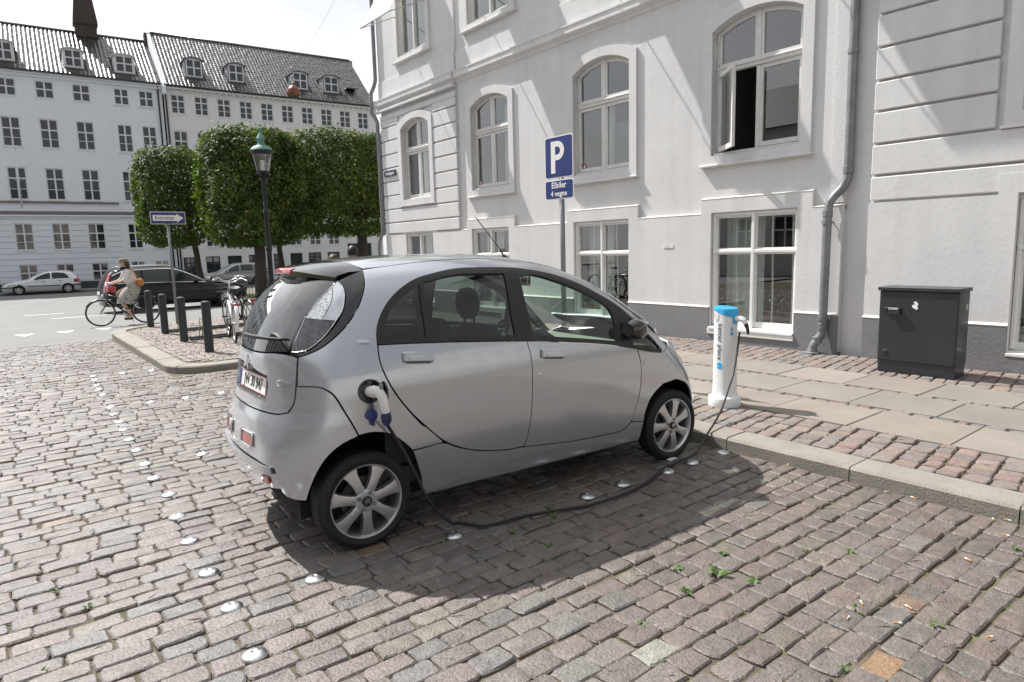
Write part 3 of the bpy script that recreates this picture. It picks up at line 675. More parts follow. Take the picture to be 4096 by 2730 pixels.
# --- small things on the wall
t = thing('street_name_sign', 'dark blue enamel street name sign with white letters beside the corner window', 'sign', (FX-.10, 17.01, 3.845))
mb = MB(); mb.box((0, 0, 0), (.02, .66, .165), bev=.006); mb.build('plate', mat('sign_navy', (.012, .02, .05), .3, coat=.4), t)
Mface = Matrix(((0, 0, -1), (-1, 0, 0), (0, 1, 0)))
lettering('lettering', 'Amaliegade', .125, M_warn, t, Mface, (-.011, 0, 0), .001, .95, .86)
t = thing('wall_plaque', 'tiny white plaque with two printed lines on the pale wall', 'plaque', (FX-.068, 7.36, 1.65))
mb = MB(); mb.box((0, 0, 0), (.006, .21, .055)); mb.build('plate', M_warn, t)
for z in (.010, -.010): mb = MB(); mb.box((-.004, .02 if z < 0 else 0, z), (.001, .10 if z < 0 else .16, .004)); mb.build('printed_line', mat('print_grey', (.3, .3, .3), .6), t)
# ============================================================ electric hatchback: body surface (x forward from rear axle, y left, z up)
def _tab(pts, n=300):
    P = np.array(pts, float); x, y = P[:, 0], P[:, 1]; d = np.diff(y)/np.diff(x); m = np.zeros(len(x)); m[0] = d[0]; m[-1] = d[-1]
    for i in range(1, len(x)-1): m[i] = 0 if d[i-1]*d[i] <= 0 else 2*d[i-1]*d[i]/(d[i-1]+d[i])
    X = np.linspace(x[0], x[-1], n); k = np.clip(np.searchsorted(x, X)-1, 0, len(x)-2); h = x[k+1]-x[k]; t = (X-x[k])/h
    Y = (1+2*t)*(1-t)**2*y[k]+t*(1-t)**2*h*m[k]+t*t*(3-2*t)*y[k+1]+t*t*(t-1)*h*m[k+1]
    return X, Y
CARP = dict(
 side=[(.15, .655), (.25, .675), (.40, .698), (.60, .722), (.78, .736), (.90, .738), (.98, .733), (1.06, .720), (1.15, .700), (1.30, .652), (1.45, .596), (1.56, .545), (1.66, .48), (1.8, .38)],
 top=[(-.6, 1.56), (-.3, 1.605), (0, 1.636), (.3, 1.657), (.6, 1.667), (.9, 1.665), (1.2, 1.643), (1.5, 1.592), (1.75, 1.515), (2.0, 1.398), (2.2, 1.285), (2.4, 1.165), (2.55, 1.07), (2.68, .98), (2.80, .86), (2.92, .70), (3.05, .50)],
 rear=[(.1, -.42), (.25, -.47), (.35, -.505), (.50, -.525), (.62, -.522), (.74, -.500), (.84, -.465), (1.0, -.440), (1.1, -.428), (1.2, -.400), (1.35, -.335), (1.5, -.238), (1.6, -.165), (1.75, -.05)],
 front=[(.1, 2.93), (.25, 3.0), (.42, 3.065), (.6, 3.035), (.75, 2.955), (.9, 2.87), (1.05, 2.75), (1.3, 2.5), (1.75, 2.2)],
)
_T = {k: _tab(v) for k, v in CARP.items()}
def _ev(k, x): return np.interp(x, *_T[k])
def smax(a, b, k):
    h = np.maximum(k-np.abs(a-b), 0)/k; return np.maximum(a, b)+h*h*k*.25
def g2(x, c, s): return np.exp(-((x-c)/s)**2)
def carW(x, z):
    w = _ev('side', z)
    up = np.clip((z-1.0)/.5, 0, 1)
    w = w - up*(.075*np.clip((.75-x)/1.1, 0, 1)**2 + .05*np.clip((x-1.2)/1.0, 0, 1)**2)     # cabin narrows to both ends
    w = w + .022*g2(x, .0, .42)*g2(z, .52, .24) + .016*g2(x, 2.55, .36)*g2(z, .48, .24)          # wheel arch haunches
    w = w - .02*np.clip((x-2.35)/.6, 0, 1)**2
    return w
def carTop(x, y):
    ay = np.abs(y); flat = np.clip((x-2.1)/.7, 0, 1)
    return _ev('top', x) - (.038+.05*flat)*(ay/.56)**2.3
def carRear(y, z):
    ay = np.abs(y); c = .115+.03*np.clip((z-.9)/.6, 0, 1)
    r = _ev('rear', z) + c*(ay/.6)**2.5
    r = r - .030*g2(ay, .52, .16)*g2(z, .52, .16)          # bumper corners swell
    return r
def carFront(y, z):
    return _ev('front', z) - .15*(np.abs(y)/.7)**2.6
def carF(x, y, z):
    ay = np.abs(y)
    sd = (ay-carW(x, z))*.97
    dz = (carTop(x+.02, y)-carTop(x-.02, y))/.04
    tp = (z-carTop(x, y))/np.sqrt(1+dz*dz)
    re = (carRear(y, z)-x)*.93
    fr = (x-carFront(y, z))*.9
    f = smax(sd, tp, .16)
    f = smax(f, smax(re, fr, .05), .26)
    return smax(f, .19-z, .05)
XA, XB, RS = .25, 2.25, .6
def uz_dir(u):
    """stadium chart: plan origin and outward direction (right side, y<0) for chart coordinate u"""
    u = np.asarray(u, float); ox = np.clip(u, XA, XB)
    ph = np.where(u < XA, PI/2+(XA-u)/RS, np.where(u > XB, PI/2-(u-XB)/RS, PI/2))
    return ox, np.cos(ph), -np.sin(ph)
def chart(u, z, it=44):
    """chart (u,z) -> body surface point"""
    ox, dx, dy = uz_dir(u); z = np.asarray(z, float); lo = np.zeros_like(z); hi = np.full_like(z, 1.6)
    for _ in range(it):
        m = (lo+hi)/2; ins = carF(ox+dx*m, dy*m, z) < 0; lo = np.where(ins, m, lo); hi = np.where(ins, hi, m)
    return np.stack([ox+dx*lo, dy*lo, z], -1)
def to_u(x, y):
    x = np.asarray(x, float); y = np.asarray(y, float)
    a = np.arctan2(-y, x-XA); b = np.arctan2(-y, x-XB)
    return np.where(x < XA, XA-RS*((a % (2*PI))-PI/2), np.where(x > XB, XB+RS*(PI/2-b), x))
def topz(x, y, it=40):
    """plan (x,y) -> height of the upper surface"""
    x = np.asarray(x, float); y = np.asarray(y, float); lo = np.full_like(x, .45); hi = np.full_like(x, 2.0)
    for _ in range(it):
        m = (lo+hi)/2; ins = carF(x, y, m) < 0; lo = np.where(ins, m, lo); hi = np.where(ins, hi, m)
    return np.stack([x, y, lo], -1)
M_sil = mat('silver_paint', (.51, .535, .575), .22, .74, coat=1.0, speck=.06, sscale=900)
M_gloss = mat('gloss_black', (.006, .007, .009), .08, 0, coat=1.0)
M_trimb = mat('satin_black_trim', (.018, .018, .019), .35)
M_tyre = mat('tyre_rubber', (.010, .010, .010), .75, bump=.15, bscale=120)
M_alloy = mat('alloy_wheel', (.52, .53, .55), .32, .85, coat=.3)
M_chrome = mat('chrome', (.75, .76, .77), .12, 1.0)
M_dark = mat('dark_plastic', (.02, .02, .021), .6)
M_well = mat('wheel_well_black', (.006, .006, .006), .9)
M_seat = mat('seat_cloth', (.035, .035, .038), .9)
M_dash = mat('dash_grey', (.22, .21, .19), .7); M_redl = mat('red_lens', (.35, .012, .015), .12, coat=1.0); M_white = mat('white_plastic', (.72, .72, .71), .35)
M_navy = mat('navy_plastic', (.02, .035, .16), .45); M_cable = mat('black_cable', (.012, .012, .013), .5)
M_gf = glassmat('car_glass_clear', (.72, .84, .77), 1.0, .0); M_gr = glassmat('car_glass_tinted', (.19, .22, .205), 1.0, .01); M_gt = glassmat('tailgate_glass', (.10, .11, .11), 1.35, .06)
def lampmat(name, base, lo, sc):
    m = mat(name, base, .1, .9, coat=1.0); t = m.node_tree; n = t.nodes; l = t.links; b = n['Principled BSDF']
    g = n.new('ShaderNodeNewGeometry'); v = n.new('ShaderNodeTexVoronoi'); v.inputs['Scale'].default_value = sc; r = n.new('ShaderNodeMapRange'); r.inputs[1].default_value = 0; r.inputs[2].default_value = .6; r.inputs[3].default_value = lo; r.inputs[4].default_value = 1
    x = n.new('ShaderNodeMix'); x.data_type = 'RGBA'; x.blend_type = 'MULTIPLY'; x.inputs[0].default_value = 1; x.inputs[6].default_value = (*base, 1)
    l.new(g.outputs['Position'], v.inputs['Vector']); l.new(v.outputs['Distance'], r.inputs[0]); l.new(r.outputs[0], x.inputs[7]); l.new(x.outputs[2], b.inputs['Base Color'])
    bp = n.new('ShaderNodeBump'); bp.inputs['Strength'].default_value = .05; bp.inputs['Distance'].default_value = .01; l.new(v.outputs['Distance'], bp.inputs['Height']); l.new(bp.outputs[0], b.inputs['Normal']); return m
M_lampc = lampmat('clear_lamp', (.62, .64, .66), .86, 18); M_lampd = lampmat('smoked_lamp', (.10, .10, .105), .35, 60)
CAR_XY, CAR_RZ = (1.633, 4.074), math.radians(-3.654)
car = thing('electric_car', 'silver electric hatchback plugged into the charging post, parked on the cobbles', 'car', (*CAR_XY, 0), CAR_RZ)
def resample(P, d):
    out = []
    for i in range(len(P)):
        a, b = P[i], P[(i+1) % len(P)]; n = max(1, int(math.dist(a, b)/d)); out += [(a[0]+(b[0]-a[0])*k/n, a[1]+(b[1]-a[1])*k/n) for k in range(n)]
    return out
def smooth_poly(P, lim=32, d=.022):
    n = len(P); co_ = []
    for i in range(n):
        a = Vector(P[i])-Vector(P[i-1]); b = Vector(P[(i+1) % n])-Vector(P[i])
        if a.length < 1e-6 or b.length < 1e-6 or math.degrees(a.angle(b)) > lim: co_.append(i)
    if len(co_) < 2: return resample(catmull([(x, y) for x, y in P], 4, True), d)
    out = []
    for k, i in enumerate(co_):
        j = co_[(k+1) % len(co_)]; seg = []; q = i
        while True:
            seg.append(P[q % n])
            if q % n == j and q != i: break
            q += 1
        if len(seg) > 2: seg = catmull(seg, 4)
        out += [tuple(p) for p in seg[:-1]]
    return resample(out, d)
def grad(p):
    e = 2e-3; g = np.stack([carF(p[:, 0]+e, p[:, 1], p[:, 2])-carF(p[:, 0]-e, p[:, 1], p[:, 2]), carF(p[:, 0], p[:, 1]+e, p[:, 2])-carF(p[:, 0], p[:, 1]-e, p[:, 2]), carF(p[:, 0], p[:, 1], p[:, 2]+e)-carF(p[:, 0], p[:, 1], p[:, 2]-e)], -1)
    return g/np.maximum(np.linalg.norm(g, axis=1, keepdims=True), 1e-9)
def panel(name, outer, m, holes=(), offset=0., thick=.014, fn=None, grid=.034, parent=None, mirror=False, smooth=True, fnoff=None):
    """body panel: outline in chart coordinates laid on the body surface; returns the objects (right, left)"""
    fn = fn or chart
    O = smooth_poly(outer) if smooth else resample(outer, .022); Hs = [smooth_poly(h) if smooth else resample(h, .022) for h in holes]
    V, T = tri2d(O, Hs, grid); A = np.array(V)
    p = fn(A[:, 0], A[:, 1]); nr = grad(p); off_ = offset if fnoff is None else (offset+fnoff(A[:, 0], A[:, 1]))[:, None]
    p = p+nr*off_
    a, b, c = [p[np.array([t[k] for t in T])] for k in range(3)]
    fl = np.einsum('ij,ij->i', np.cross(b-a, c-a), nr[np.array([t[0] for t in T])]).sum() < 0
    T = [t[::-1] for t in T] if fl else T
    objs = []
    for side in ((0, 1) if mirror else (0,)):
        sg = np.array([1, -1 if side else 1, 1]); P1 = p*sg; N1 = nr*sg; F = [t[::-1] for t in T] if side else list(T)
        vs = [P1]; ns = [N1]; fs = list(F)
        if thick > 0:
            n0 = len(P1); vs.append(P1-N1*thick); ns.append(-N1); fs += [tuple(i+n0 for i in t[::-1]) for t in F]
            ec = {}
            for t in F:
                for k in range(3):
                    e = (t[k], t[(k+1) % 3]); ec[e] = 1
            bd = [e for e in ec if (e[1], e[0]) not in ec]; q = 2*n0; rv = []; rn = []
            for (i, j) in bd:
                A_, B_ = P1[i], P1[j]; d_ = B_-A_; nn = np.cross(d_, N1[i]); nn = nn/max(np.linalg.norm(nn), 1e-9)
                rv += [A_, B_, B_-N1[j]*thick, A_-N1[i]*thick]; rn += [nn]*4; fs.append((q+1, q, q+3, q+2)); q += 4
            vs.append(np.array(rv)); ns.append(np.array(rn))
        Vv = np.concatenate(vs); Nn = np.concatenate(ns)
        me = bpy.data.meshes.new(name); me.from_pydata([tuple(v) for v in Vv], [], fs); me.materials.append(m)
        me.polygons.foreach_set('use_smooth', [True]*len(me.polygons)); me.update(); me.normals_split_custom_set_from_vertices([tuple(v) for v in Nn])
        o = bpy.data.objects.new(name, me); COL.objects.link(o); o.parent = parent or car; objs.append(o)
    return objs
def spt(u, z, off_=0.):
    p = chart(np.array([u]), np.array([z])); n = grad(p); return Vector(p[0]+n[0]*off_), Vector(n[0])
def sframe(u, z, off_=0., lift=0):
    """matrix whose x runs forward along the side, y up, z outward"""
    p, n = spt(u, z, off_); q, _ = spt(u+.03, z, off_); x = (q-p).normalized(); y = n.cross(x).normalized(); x = y.cross(n).normalized()
    return Matrix((x, y, n)).transposed(), p
UC = XA-RS*PI/2      # chart coordinate of the rear centre line
mir = lambda P: P+[(2*UC-u, z) for u, z in P[::-1]]
belt = [(.142, 1.164), (.5, 1.141), (.8, 1.117), (1.136, 1.087)]
gapd = [(1.153, .983), (1.157, .892), (1.155, .76), (1.151, .60), (1.130, .455), (1.106, .392)]
rdoor = panel('rear_door', belt+gapd+[(.966, .395), (.76, .433), (.611, .486), (.497, .552), (.38, .661), (.265, .787), (.202, .896), (.159, 1.005), (.141, 1.093)], M_sil, mirror=True)
fdoor = panel('front_door', [(1.143, 1.086), (1.485, 1.043), (1.8, .998), (2.116, .932), (2.155, .808), (2.158, .721), (2.156, .635), (2.137, .536), (2.10, .398), (2.03, .338), (1.915, .330), (1.533, .343), (1.113, .386)]+[(u+.0065, z) for u, z in gapd[::-1][1:]], M_sil, mirror=True)
panel('sill', [(.29, .524), (.377, .527), (.494, .530), (.606, .477), (.758, .425), (.966, .387), (1.112, .379), (1.533, .336), (1.915, .322), (2.035, .329), (2.095, .376), (2.223, .362), (2.215, .30), (2.20, .215), (1.8, .213), (1.2, .217), (.77, .222), (.372, .222), (.366, .252), (.348, .358), (.304, .49)], M_sil, mirror=True)
trim_top = [(2.353, .899), (2.25, 1.034), (2.169, 1.117), (2.066, 1.215), (1.979, 1.283), (1.856, 1.352), (1.719, 1.424), (1.533, 1.493), (1.347, 1.536), (1.155, 1.562), (.899, 1.572), (.729, 1.571), (.555, 1.547), (.43, 1.519), (.326, 1.470), (.24, 1.409), (.178, 1.336), (.144, 1.265), (.134, 1.194)]
drip = [(.117, 1.584), (.293, 1.599), (.53, 1.617), (.786, 1.626), (.961, 1.624), (1.138, 1.612), (1.323, 1.590), (1.45, 1.568), (1.608, 1.528), (1.778, 1.454), (1.904, 1.378), (2.028, 1.289), (2.157, 1.185), (2.26, 1.092), (2.35, .995), (2.41, .922)]
panel('side_frame', [(.490, .541), (.377, .536), (.284, .535), (.243, .583), (.172, .657), (.09, .690), (.025, .688), (.005, .752), (-.027, .839), (-.055, .912), (-.085, .952), (-.126, .974), (-.209, .977), (-.209, 1.05), (-.209, 1.127), (-.160, 1.145), (-.098, 1.184), (-.024, 1.258), (.032, 1.333), (.081, 1.418), (.115, 1.512)]+drip+[(2.362, .884)]+trim_top+[(.134, 1.165), (.134, 1.093), (.152, 1.002), (.195, .890), (.258, .780), (.350, .669), (.372, .656)], M_sil, mirror=True)
panel('front_fender', [(2.129, .926), (2.326, .878), (2.362, .878), (2.415, .915), (2.50, .845), (2.58, .775), (2.64, .705), (2.70, .655), (2.73, .56), (2.72, .40), (2.69, .27), (2.683, .30), (2.675, .37), (2.65, .48), (2.58, .595), (2.479, .655), (2.368, .638), (2.278, .558), (2.229, .44), (2.224, .368), (2.10, .384), (2.143, .536), (2.163, .635), (2.165, .721), (2.162, .808)], M_sil, mirror=True)
UF = XB+RS*PI/2; mirf = lambda P: P+[(2*UF-u, z) for u, z in P[::-1]]
panel('nose_panel', mirf([(2.42, .915), (2.503, .848), (2.583, .778), (2.643, .708), (2.703, .66), (2.8, .66), (3.0, .67), (UF, .67)])[:-8]+[(2*UF-2.703, .66), (2*UF-2.42, .915), (UF, 1.0)], M_sil, grid=.05)
panel('front_bumper', mirf([(2.735, .56), (2.725, .40), (2.70, .27), (2.75, .22), (UF, .22)])+[(2*UF-2.706, .652), (UF, .662), (2.706, .652)], M_sil, grid=.05)
panel('headlight', [(2.43, .922), (2.51, .858), (2.59, .79), (2.65, .72), (2.70, .70), (2.74, .76), (2.68, .85), (2.58, .925), (2.49, .955)], M_lampc, mirror=True, offset=.004, thick=.006)
# rear: bumper, tailgate, glass
bump_r = [(UC, .548), (-.5, .547), (-.373, .545), (-.30, .53), (-.292, .46), (-.288, .40), (-.274, .362), (-.238, .345), (-.197, .340), (-.167, .437), (-.13, .535), (-.09, .605), (-.04, .655), (.019, .684), (-.002, .750), (-.034, .836), (-.062, .908), (-.091, .946), (-.128, .967), (-.214, .970), (-.222, .884), (-.250, .827), (-.30, .813), (-.342, .809), (-.44, .807), (UC, .805)]
panel('rear_bumper', bump_r+[(2*UC-u, z) for u, z in bump_r[::-1][1:-1]], M_sil, fnoff=lambda u, z: .012*np.exp(-((z-.80)/.03)**2)*0)
rec = [(UC+.285, .868), (UC+.30, .96), (UC+.28, 1.03), (UC+.12, 1.05)]
recess = rec+[(2*UC-u, z) for u, z in rec[::-1]]
tg = [(UC, .813), (-.44, .815), (-.342, .817), (-.30, .821), (-.257, .832), (-.229, .886), (-.221, .973), (-.217, 1.124), (-.262, 1.136), (-.334, 1.141), (-.48, 1.129), (-.6, 1.125), (UC, 1.124)]
tgo = panel('tailgate', tg+[(2*UC-u, z) for u, z in tg[::-1][1:-1]], M_sil, holes=[recess])[0]
panel('plate_recess', [(UC+(u-UC)*1.03, .955+(z-.955)*1.05) for u, z in recess], M_sil, offset=-.064, thick=0, parent=tgo)
ro = smooth_poly(recess); mb = MB(); pa = [spt(u, z, -.001)[0] for u, z in ro]; pb = [spt(UC+(u-UC)*1.0, z, -.066)[0] for u, z in ro]; k_ = len(ro)
mb.add([tuple(v) for v in pa+pb], [(i, (i+1) % k_, k_+(i+1) % k_, k_+i) for i in range(k_)]); mb.build('recess_edge', M_sil, tgo, smooth=True)
gl = [(UC, 1.134), (-.6, 1.135), (-.48, 1.139), (-.334, 1.151), (-.262, 1.158), (-.250, 1.224), (-.230, 1.285), (-.205, 1.345), (-.168, 1.405), (-.127, 1.459), (-.062, 1.532), (-.204, 1.552), (-.45, 1.560), (UC, 1.562)]
panel('tailgate_glass', gl+[(2*UC-u, z) for u, z in gl[::-1][1:-1]], M_gt, thick=0)
# dark backing frame round the tail glass
gi = [(UC, 1.19), (-.5, 1.195), (-.34, 1.21), (-.30, 1.26), (-.262, 1.345), (-.215, 1.42), (-.17, 1.48), (-.25, 1.50), (UC, 1.51)]
panel('glass_border', gl+[(2*UC-u, z) for u, z in gl[::-1][1:-1]], M_gloss, holes=[gi+[(2*UC-u, z) for u, z in gi[::-1][1:-1]]], offset=-.004, thick=0)
panel('corner_trim', [(-.258, 1.133), (-.215, 1.132), (-.165, 1.150), (-.103, 1.189), (-.029, 1.263), (.027, 1.338), (.076, 1.423), (.11, 1.515), (.122, 1.580), (.02, 1.567), (-.06, 1.545), (-.049, 1.529), (-.016, 1.501), (-.003, 1.455), (-.013, 1.375), (-.047, 1.302), (-.096, 1.232), (-.159, 1.167), (-.207, 1.149), (-.25, 1.147)], M_gloss, mirror=True, thick=.01)
lamp = panel('tail_lamp', [(-.118, 1.322), (-.054, 1.314), (-.021, 1.375), (-.011, 1.455), (-.023, 1.497), (-.053, 1.523), (-.080, 1.494), (-.074, 1.43), (-.094, 1.37)], M_lampc, mirror=True, offset=.006, thick=.012)
M_lampj = lampmat('jewelled_lamp', (.72, .74, .75), .30, 85)
panel('tail_lamp', [(-.201, 1.333), (-.122, 1.3225), (-.098, 1.37), (-.078, 1.43), (-.084, 1.492), (-.119, 1.457), (-.160, 1.405)], M_lampj, mirror=True, offset=.005, thick=.011)
mb = MB(); mb.tube([tuple(spt(u, z, .007)[0]) for u, z in smooth_poly([(-.201, 1.333), (-.203, 1.329), (-.246, 1.154), (-.207, 1.155), (-.163, 1.172), (-.103, 1.234), (-.054, 1.312), (-.021, 1.375), (-.011, 1.455), (-.023, 1.497), (-.053, 1.523), (-.119, 1.457), (-.160, 1.405)])], .0025, 5); mb.build('lamp_edge', M_lampj, lamp[0], smooth=True)
panel('tail_lamp', [(-.203, 1.329), (-.056, 1.310), (-.103, 1.234), (-.163, 1.172), (-.207, 1.155), (-.246, 1.154), (-.243, 1.224), (-.223, 1.285)], M_lampd, mirror=True, offset=.006, thick=.012)
# lower rear
lowb = [(-.315, .535), (-.31, .50), (-.40, .497), (UC, .497)]
panel('bumper_bar', lowb+[(2*UC-u, z) for u, z in lowb[::-1][1:]]+[(UC, .528)], M_alloy, offset=.012, thick=.03)
panel('rear_skirt', [(-.30, .492), (-.29, .40), (-.45, .385), (UC, .385), (2*UC+.45, .385), (2*UC+.29, .40), (2*UC+.30, .492), (UC, .49)], M_sil, offset=-.012, thick=.01)
panel('bumper_gap', [(-.36, .56), (-.35, .47), (UC, .46), (2*UC+.35, .47), (2*UC+.36, .56), (UC, .56)], M_dark, offset=-.03, thick=.01)
for uu, zz, w_, h_ in ((-.530, .642, .060, .032), (2*UC+.530, .642, .060, .032)):
    o = panel('reflector', rect(uu-w_, uu+w_, zz-h_, zz+h_), M_redl, offset=.006, thick=.01)[0]
    mb = MB(); loop = [spt(u, z, .008)[0] for u, z in resample(rect(uu-w_-.006, uu+w_+.006, zz-h_-.006, zz+h_+.006), .02)]; mb.tube([tuple(q) for q in loop+loop[:1]], .006, 6, cap=False); mb.build('chrome_frame', M_chrome, o, smooth=True)
panel('skirt_reflector', rect(-.40, -.345, .425, .465), M_redl, offset=.0, thick=.01)
# window trim and glass
holes = [[(.170, 1.194), (.205, 1.303), (.291, 1.400), (.448, 1.485), (.438, 1.384), (.424, 1.182)], [(.446, 1.181), (.466, 1.383), (.487, 1.498), (.694, 1.531), (.88, 1.533), (1.080, 1.525), (1.058, 1.30), (1.054, 1.135)], [(1.196, 1.118), (1.187, 1.335), (1.191, 1.506), (1.33, 1.506), (1.506, 1.452), (1.69, 1.379), (1.829, 1.307), (1.910, 1.246), (1.929, 1.172), (1.931, 1.107), (1.919, 1.013), (1.5, 1.077)], [(2.085, 1.166), (2.206, 1.047), (2.304, .953), (2.328, .918), (2.28, .915), (2.082, .968)]]
panel('window_trim', trim_top[::-1]+[(2.345, .889), (2.322, .885), (2.112, .938), (1.8, 1.004), (1.485, 1.049), (1.14, 1.093), (.8, 1.123), (.5, 1.147), (.141, 1.170)], M_trimb, holes=holes, mirror=True, thick=.02, offset=.001)
for h_, m_, nm in ((holes[0], M_gr, 'quarter_glass'), (holes[1], M_gr, 'rear_window'), (holes[2], M_gf, 'front_window'), (holes[3], M_gr, 'front_quarter_glass')): panel(nm, h_, m_, offset=-.008, thick=0, mirror=True, grid=.06)
# roof, windscreen, bonnet
dy = [(.151, .452), (.293, .455), (.53, .442), (.786, .424), (.961, .421), (1.138, .426), (1.323, .432), (1.44, .412)]
panel('roof', [(x, -y) for x, y in dy]+[(1.47, -.3), (1.49, 0), (1.47, .3)]+[(x, y) for x, y in dy[::-1]]+[(.118, .395), (.108, .33), (.092, .15), (.087, 0), (.092, -.15), (.108, -.33), (.118, -.395)], M_sil, fn=topz, grid=.05)
ws = [(1.447, .405), (1.608, .440), (1.778, .490), (1.904, .532), (2.028, .578), (2.157, .622), (2.27, .625), (2.37, .60), (2.44, .45), (2.48, .2)]
panel('windscreen', [(x, -y) for x, y in ws]+[(2.49, 0)]+[(x, y) for x, y in ws[::-1]]+[(1.48, .28), (1.497, 0), (1.48, -.28)], M_gf, fn=topz, thick=0, grid=.07)
panel('bonnet', [(2.38, -.60), (2.45, -.45), (2.49, -.2), (2.50, 0), (2.49, .2), (2.45, .45), (2.38, .60), (2.45, .60), (2.56, .52), (2.64, .3), (2.66, 0), (2.64, -.3), (2.56, -.52), (2.45, -.60)], M_sil, fn=topz, grid=.05)
# spoiler: lofted wing with the red high-level lamp
sec = []
ysp = [-.47+.94*i/28 for i in range(29)]
for y in ysp:
    t_ = abs(y)/.47; xs_ = .09+.055*t_**3; xt = -.197+.172*t_**2.4; zt = 1.600-.045*t_**2.2
    ps = topz(np.array([xs_, xs_*.4+xt*.2]), np.array([y, y])); z_s = float(ps[0][2])
    xm = xs_*.5+xt*.5; zm = (z_s+zt)/2+.010
    gx = -.11+.10*t_**2; gz_ = 1.557-.02*t_**2
    sec.append([(xs_, y, z_s), (xm, y, zm), (xt*.92+xs_*.08, y, zt+.004), (xt, y, zt-.006), (xt+.004, y, zt-.03), (xt+.03, y, zt-.038), (gx, y, gz_)])
mb = MB(); n_ = len(sec[0]); mb.add([p for s in sec for p in s], [(i*n_+k, i*n_+k+1, (i+1)*n_+k+1, (i+1)*n_+k) for i in range(len(sec)-1) for k in range(n_-1)])
spo = mb.build('spoiler', M_gloss, car, ang=50)
mb = MB(); ss = [[(x-.004, y, z+.002) for x, y, z in s[2:5]] for s in sec if abs(s[0][1]) < .19]; ss = [[(s0[0][0]+.09, s0[0][1], s0[0][2]+.009)]+s0 for s0 in ss]
mb.add([p for s in ss for p in s], [(i*4+k, i*4+k+1, (i+1)*4+k+1, (i+1)*4+k) for i in range(len(ss)-1) for k in range(3)]); mb.build('brake_light', M_redl, spo, smooth=True)
# handles, lock, badges, indicator, port
for d_, uu, zz in ((rdoor, .352, 1.075), (fdoor, 1.334, .990)):
    for side, o in enumerate(d_):
        mb = MB(); R_, p0 = sframe(uu, zz, .0); S_ = Matrix.Diagonal((1, -1, 1)) if side else Matrix.Identity(3)
        tl = Matrix.Rotation(math.radians(-6), 3, 'Z')
        mb.box((0, .0, .009), (.198, .064, .020), M=S_@R_@tl, t=S_@p0, bev=.014)
        h_o = mb.build('handle', M_sil, o, ang=60)
        mb = MB(); mb.box((.004, -.012, .013), (.140, .034, .022), M=S_@R_@tl, t=S_@p0, bev=.006); mb.build('handle_flap', M_sil, h_o, ang=60)
        mb = MB(); mb.box((.004, -.034, .003), (.150, .006, .006), M=S_@R_@tl, t=S_@p0); mb.build('handle_gap', M_dark, h_o)
R_, p0 = sframe(1.219, .864, .002); mb = MB(); mb.lathe([(.013, -.004), (.013, .003), (.009, .004), (.0, .003)], 14, M=R_, t=p0); mb.build('lock', M_chrome, fdoor[0], smooth=True)
R_, p0 = sframe(2.200, .824, .002); mb = MB(); mb.box((0, 0, .002), (.030, .020, .010), M=R_, t=p0, bev=.004); mb.build('side_indicator', M_lampc, car)
R_, p0 = sframe(.066, 1.191, .002); mb = MB(); mb.box((0, 0, .002), (.074, .022, .007), M=R_@Matrix.Rotation(math.radians(-7), 3, 'Z'), t=p0, bev=.003); bdg = mb.build('side_badge', M_chrome, car)
R_, p0 = sframe(-.278, .984, .003); Mt = R_ @ Matrix.Identity(3)
lettering('model_badge', 'ZERO', .032, M_chrome, tgo, Mt, p0+Mt@Vector((.012, -.004, 0)), .001, 1, 1.0, .002)
mb = MB(); mb.tube([tuple(Mt@Vector((-.036+.016*math.cos(a), .016*math.sin(a), .002))+p0) for a in [math.radians(50+260*i/10) for i in range(11)]], .0028, 6); mb.build('badge_letter', M_chrome, tgo)
R_, p0 = sframe(UC+.011, 1.066, .003)
mb = MB()
for zo in (.0, -.036): mb.add([(x, y+zo, z) for z in (0, .006) for x, y in ((-.045, -.015), (0, .022), (.045, -.015), (.045, .003), (0, .042), (-.045, .003))], [(0, 1, 4, 5), (1, 2, 3, 4), (11, 10, 7, 6), (10, 9, 8, 7), (0, 6, 7, 1), (1, 7, 8, 2), (3, 9, 10, 4), (4, 10, 11, 5), (2, 8, 9, 3), (5, 11, 6, 0)], M=R_@Matrix.Diagonal((1, 1, 1)), t=p0)
mb.build('chevron_emblem', M_chrome, tgo)
# number plate: sits in the recess, facing back
pl = Vector((-.416, .25, .965)); pr = Vector((-.392, -.235, .965)); ctr = (pl+pr)/2; ux = (pr-pl).normalized(); n_ = Vector((ux.y, -ux.x, 0)).normalized()
n_ = n_ if n_.x < 0 else -n_; up_ = Vector((0, 0, 1)); up_ = (up_-n_*.18).normalized(); nn_ = ux.cross(up_).normalized(); Rp = Matrix((ux, up_, nn_)).transposed(); ctr.z = .915
mb = MB(); mb.box((0, -.01, -.004), (.535, .160, .012), M=Rp, t=ctr, bev=.003); npf = mb.build('plate_holder', M_dark, tgo)
mb = MB(); mb.box((0, .012, .004), (.505, .104, .004), M=Rp, t=ctr); npp = mb.build('number_plate', mat('plate_white', (.72, .72, .70), .4), tgo)
mb = MB(); mb.box((-.236, .012, .0068), (.032, .100, .001), M=Rp, t=ctr); mb.build('country_band', M_navy, npp)
mb = MB()
for (cx, cy, w_, h_) in ((.016, .062, .473, .003), (.016, -.038, .473, .003), (.2515, .012, .003, .10)): mb.box((cx, cy, .0068), (w_, h_, .001), M=Rp, t=ctr)
mb.build('plate_border', M_red, npp)
lettering('plate_number', 'JW 30 947', .098, M_black, npp, Rp, ctr+Rp@Vector((.016, .011, .0072)), .0, 1.0, .82)
lettering('holder_print', 'www.auto.dk', .026, M_white, npf, Rp, ctr+Rp@Vector((.09, -.062, .0028)), 0, 1.0, 1.0)
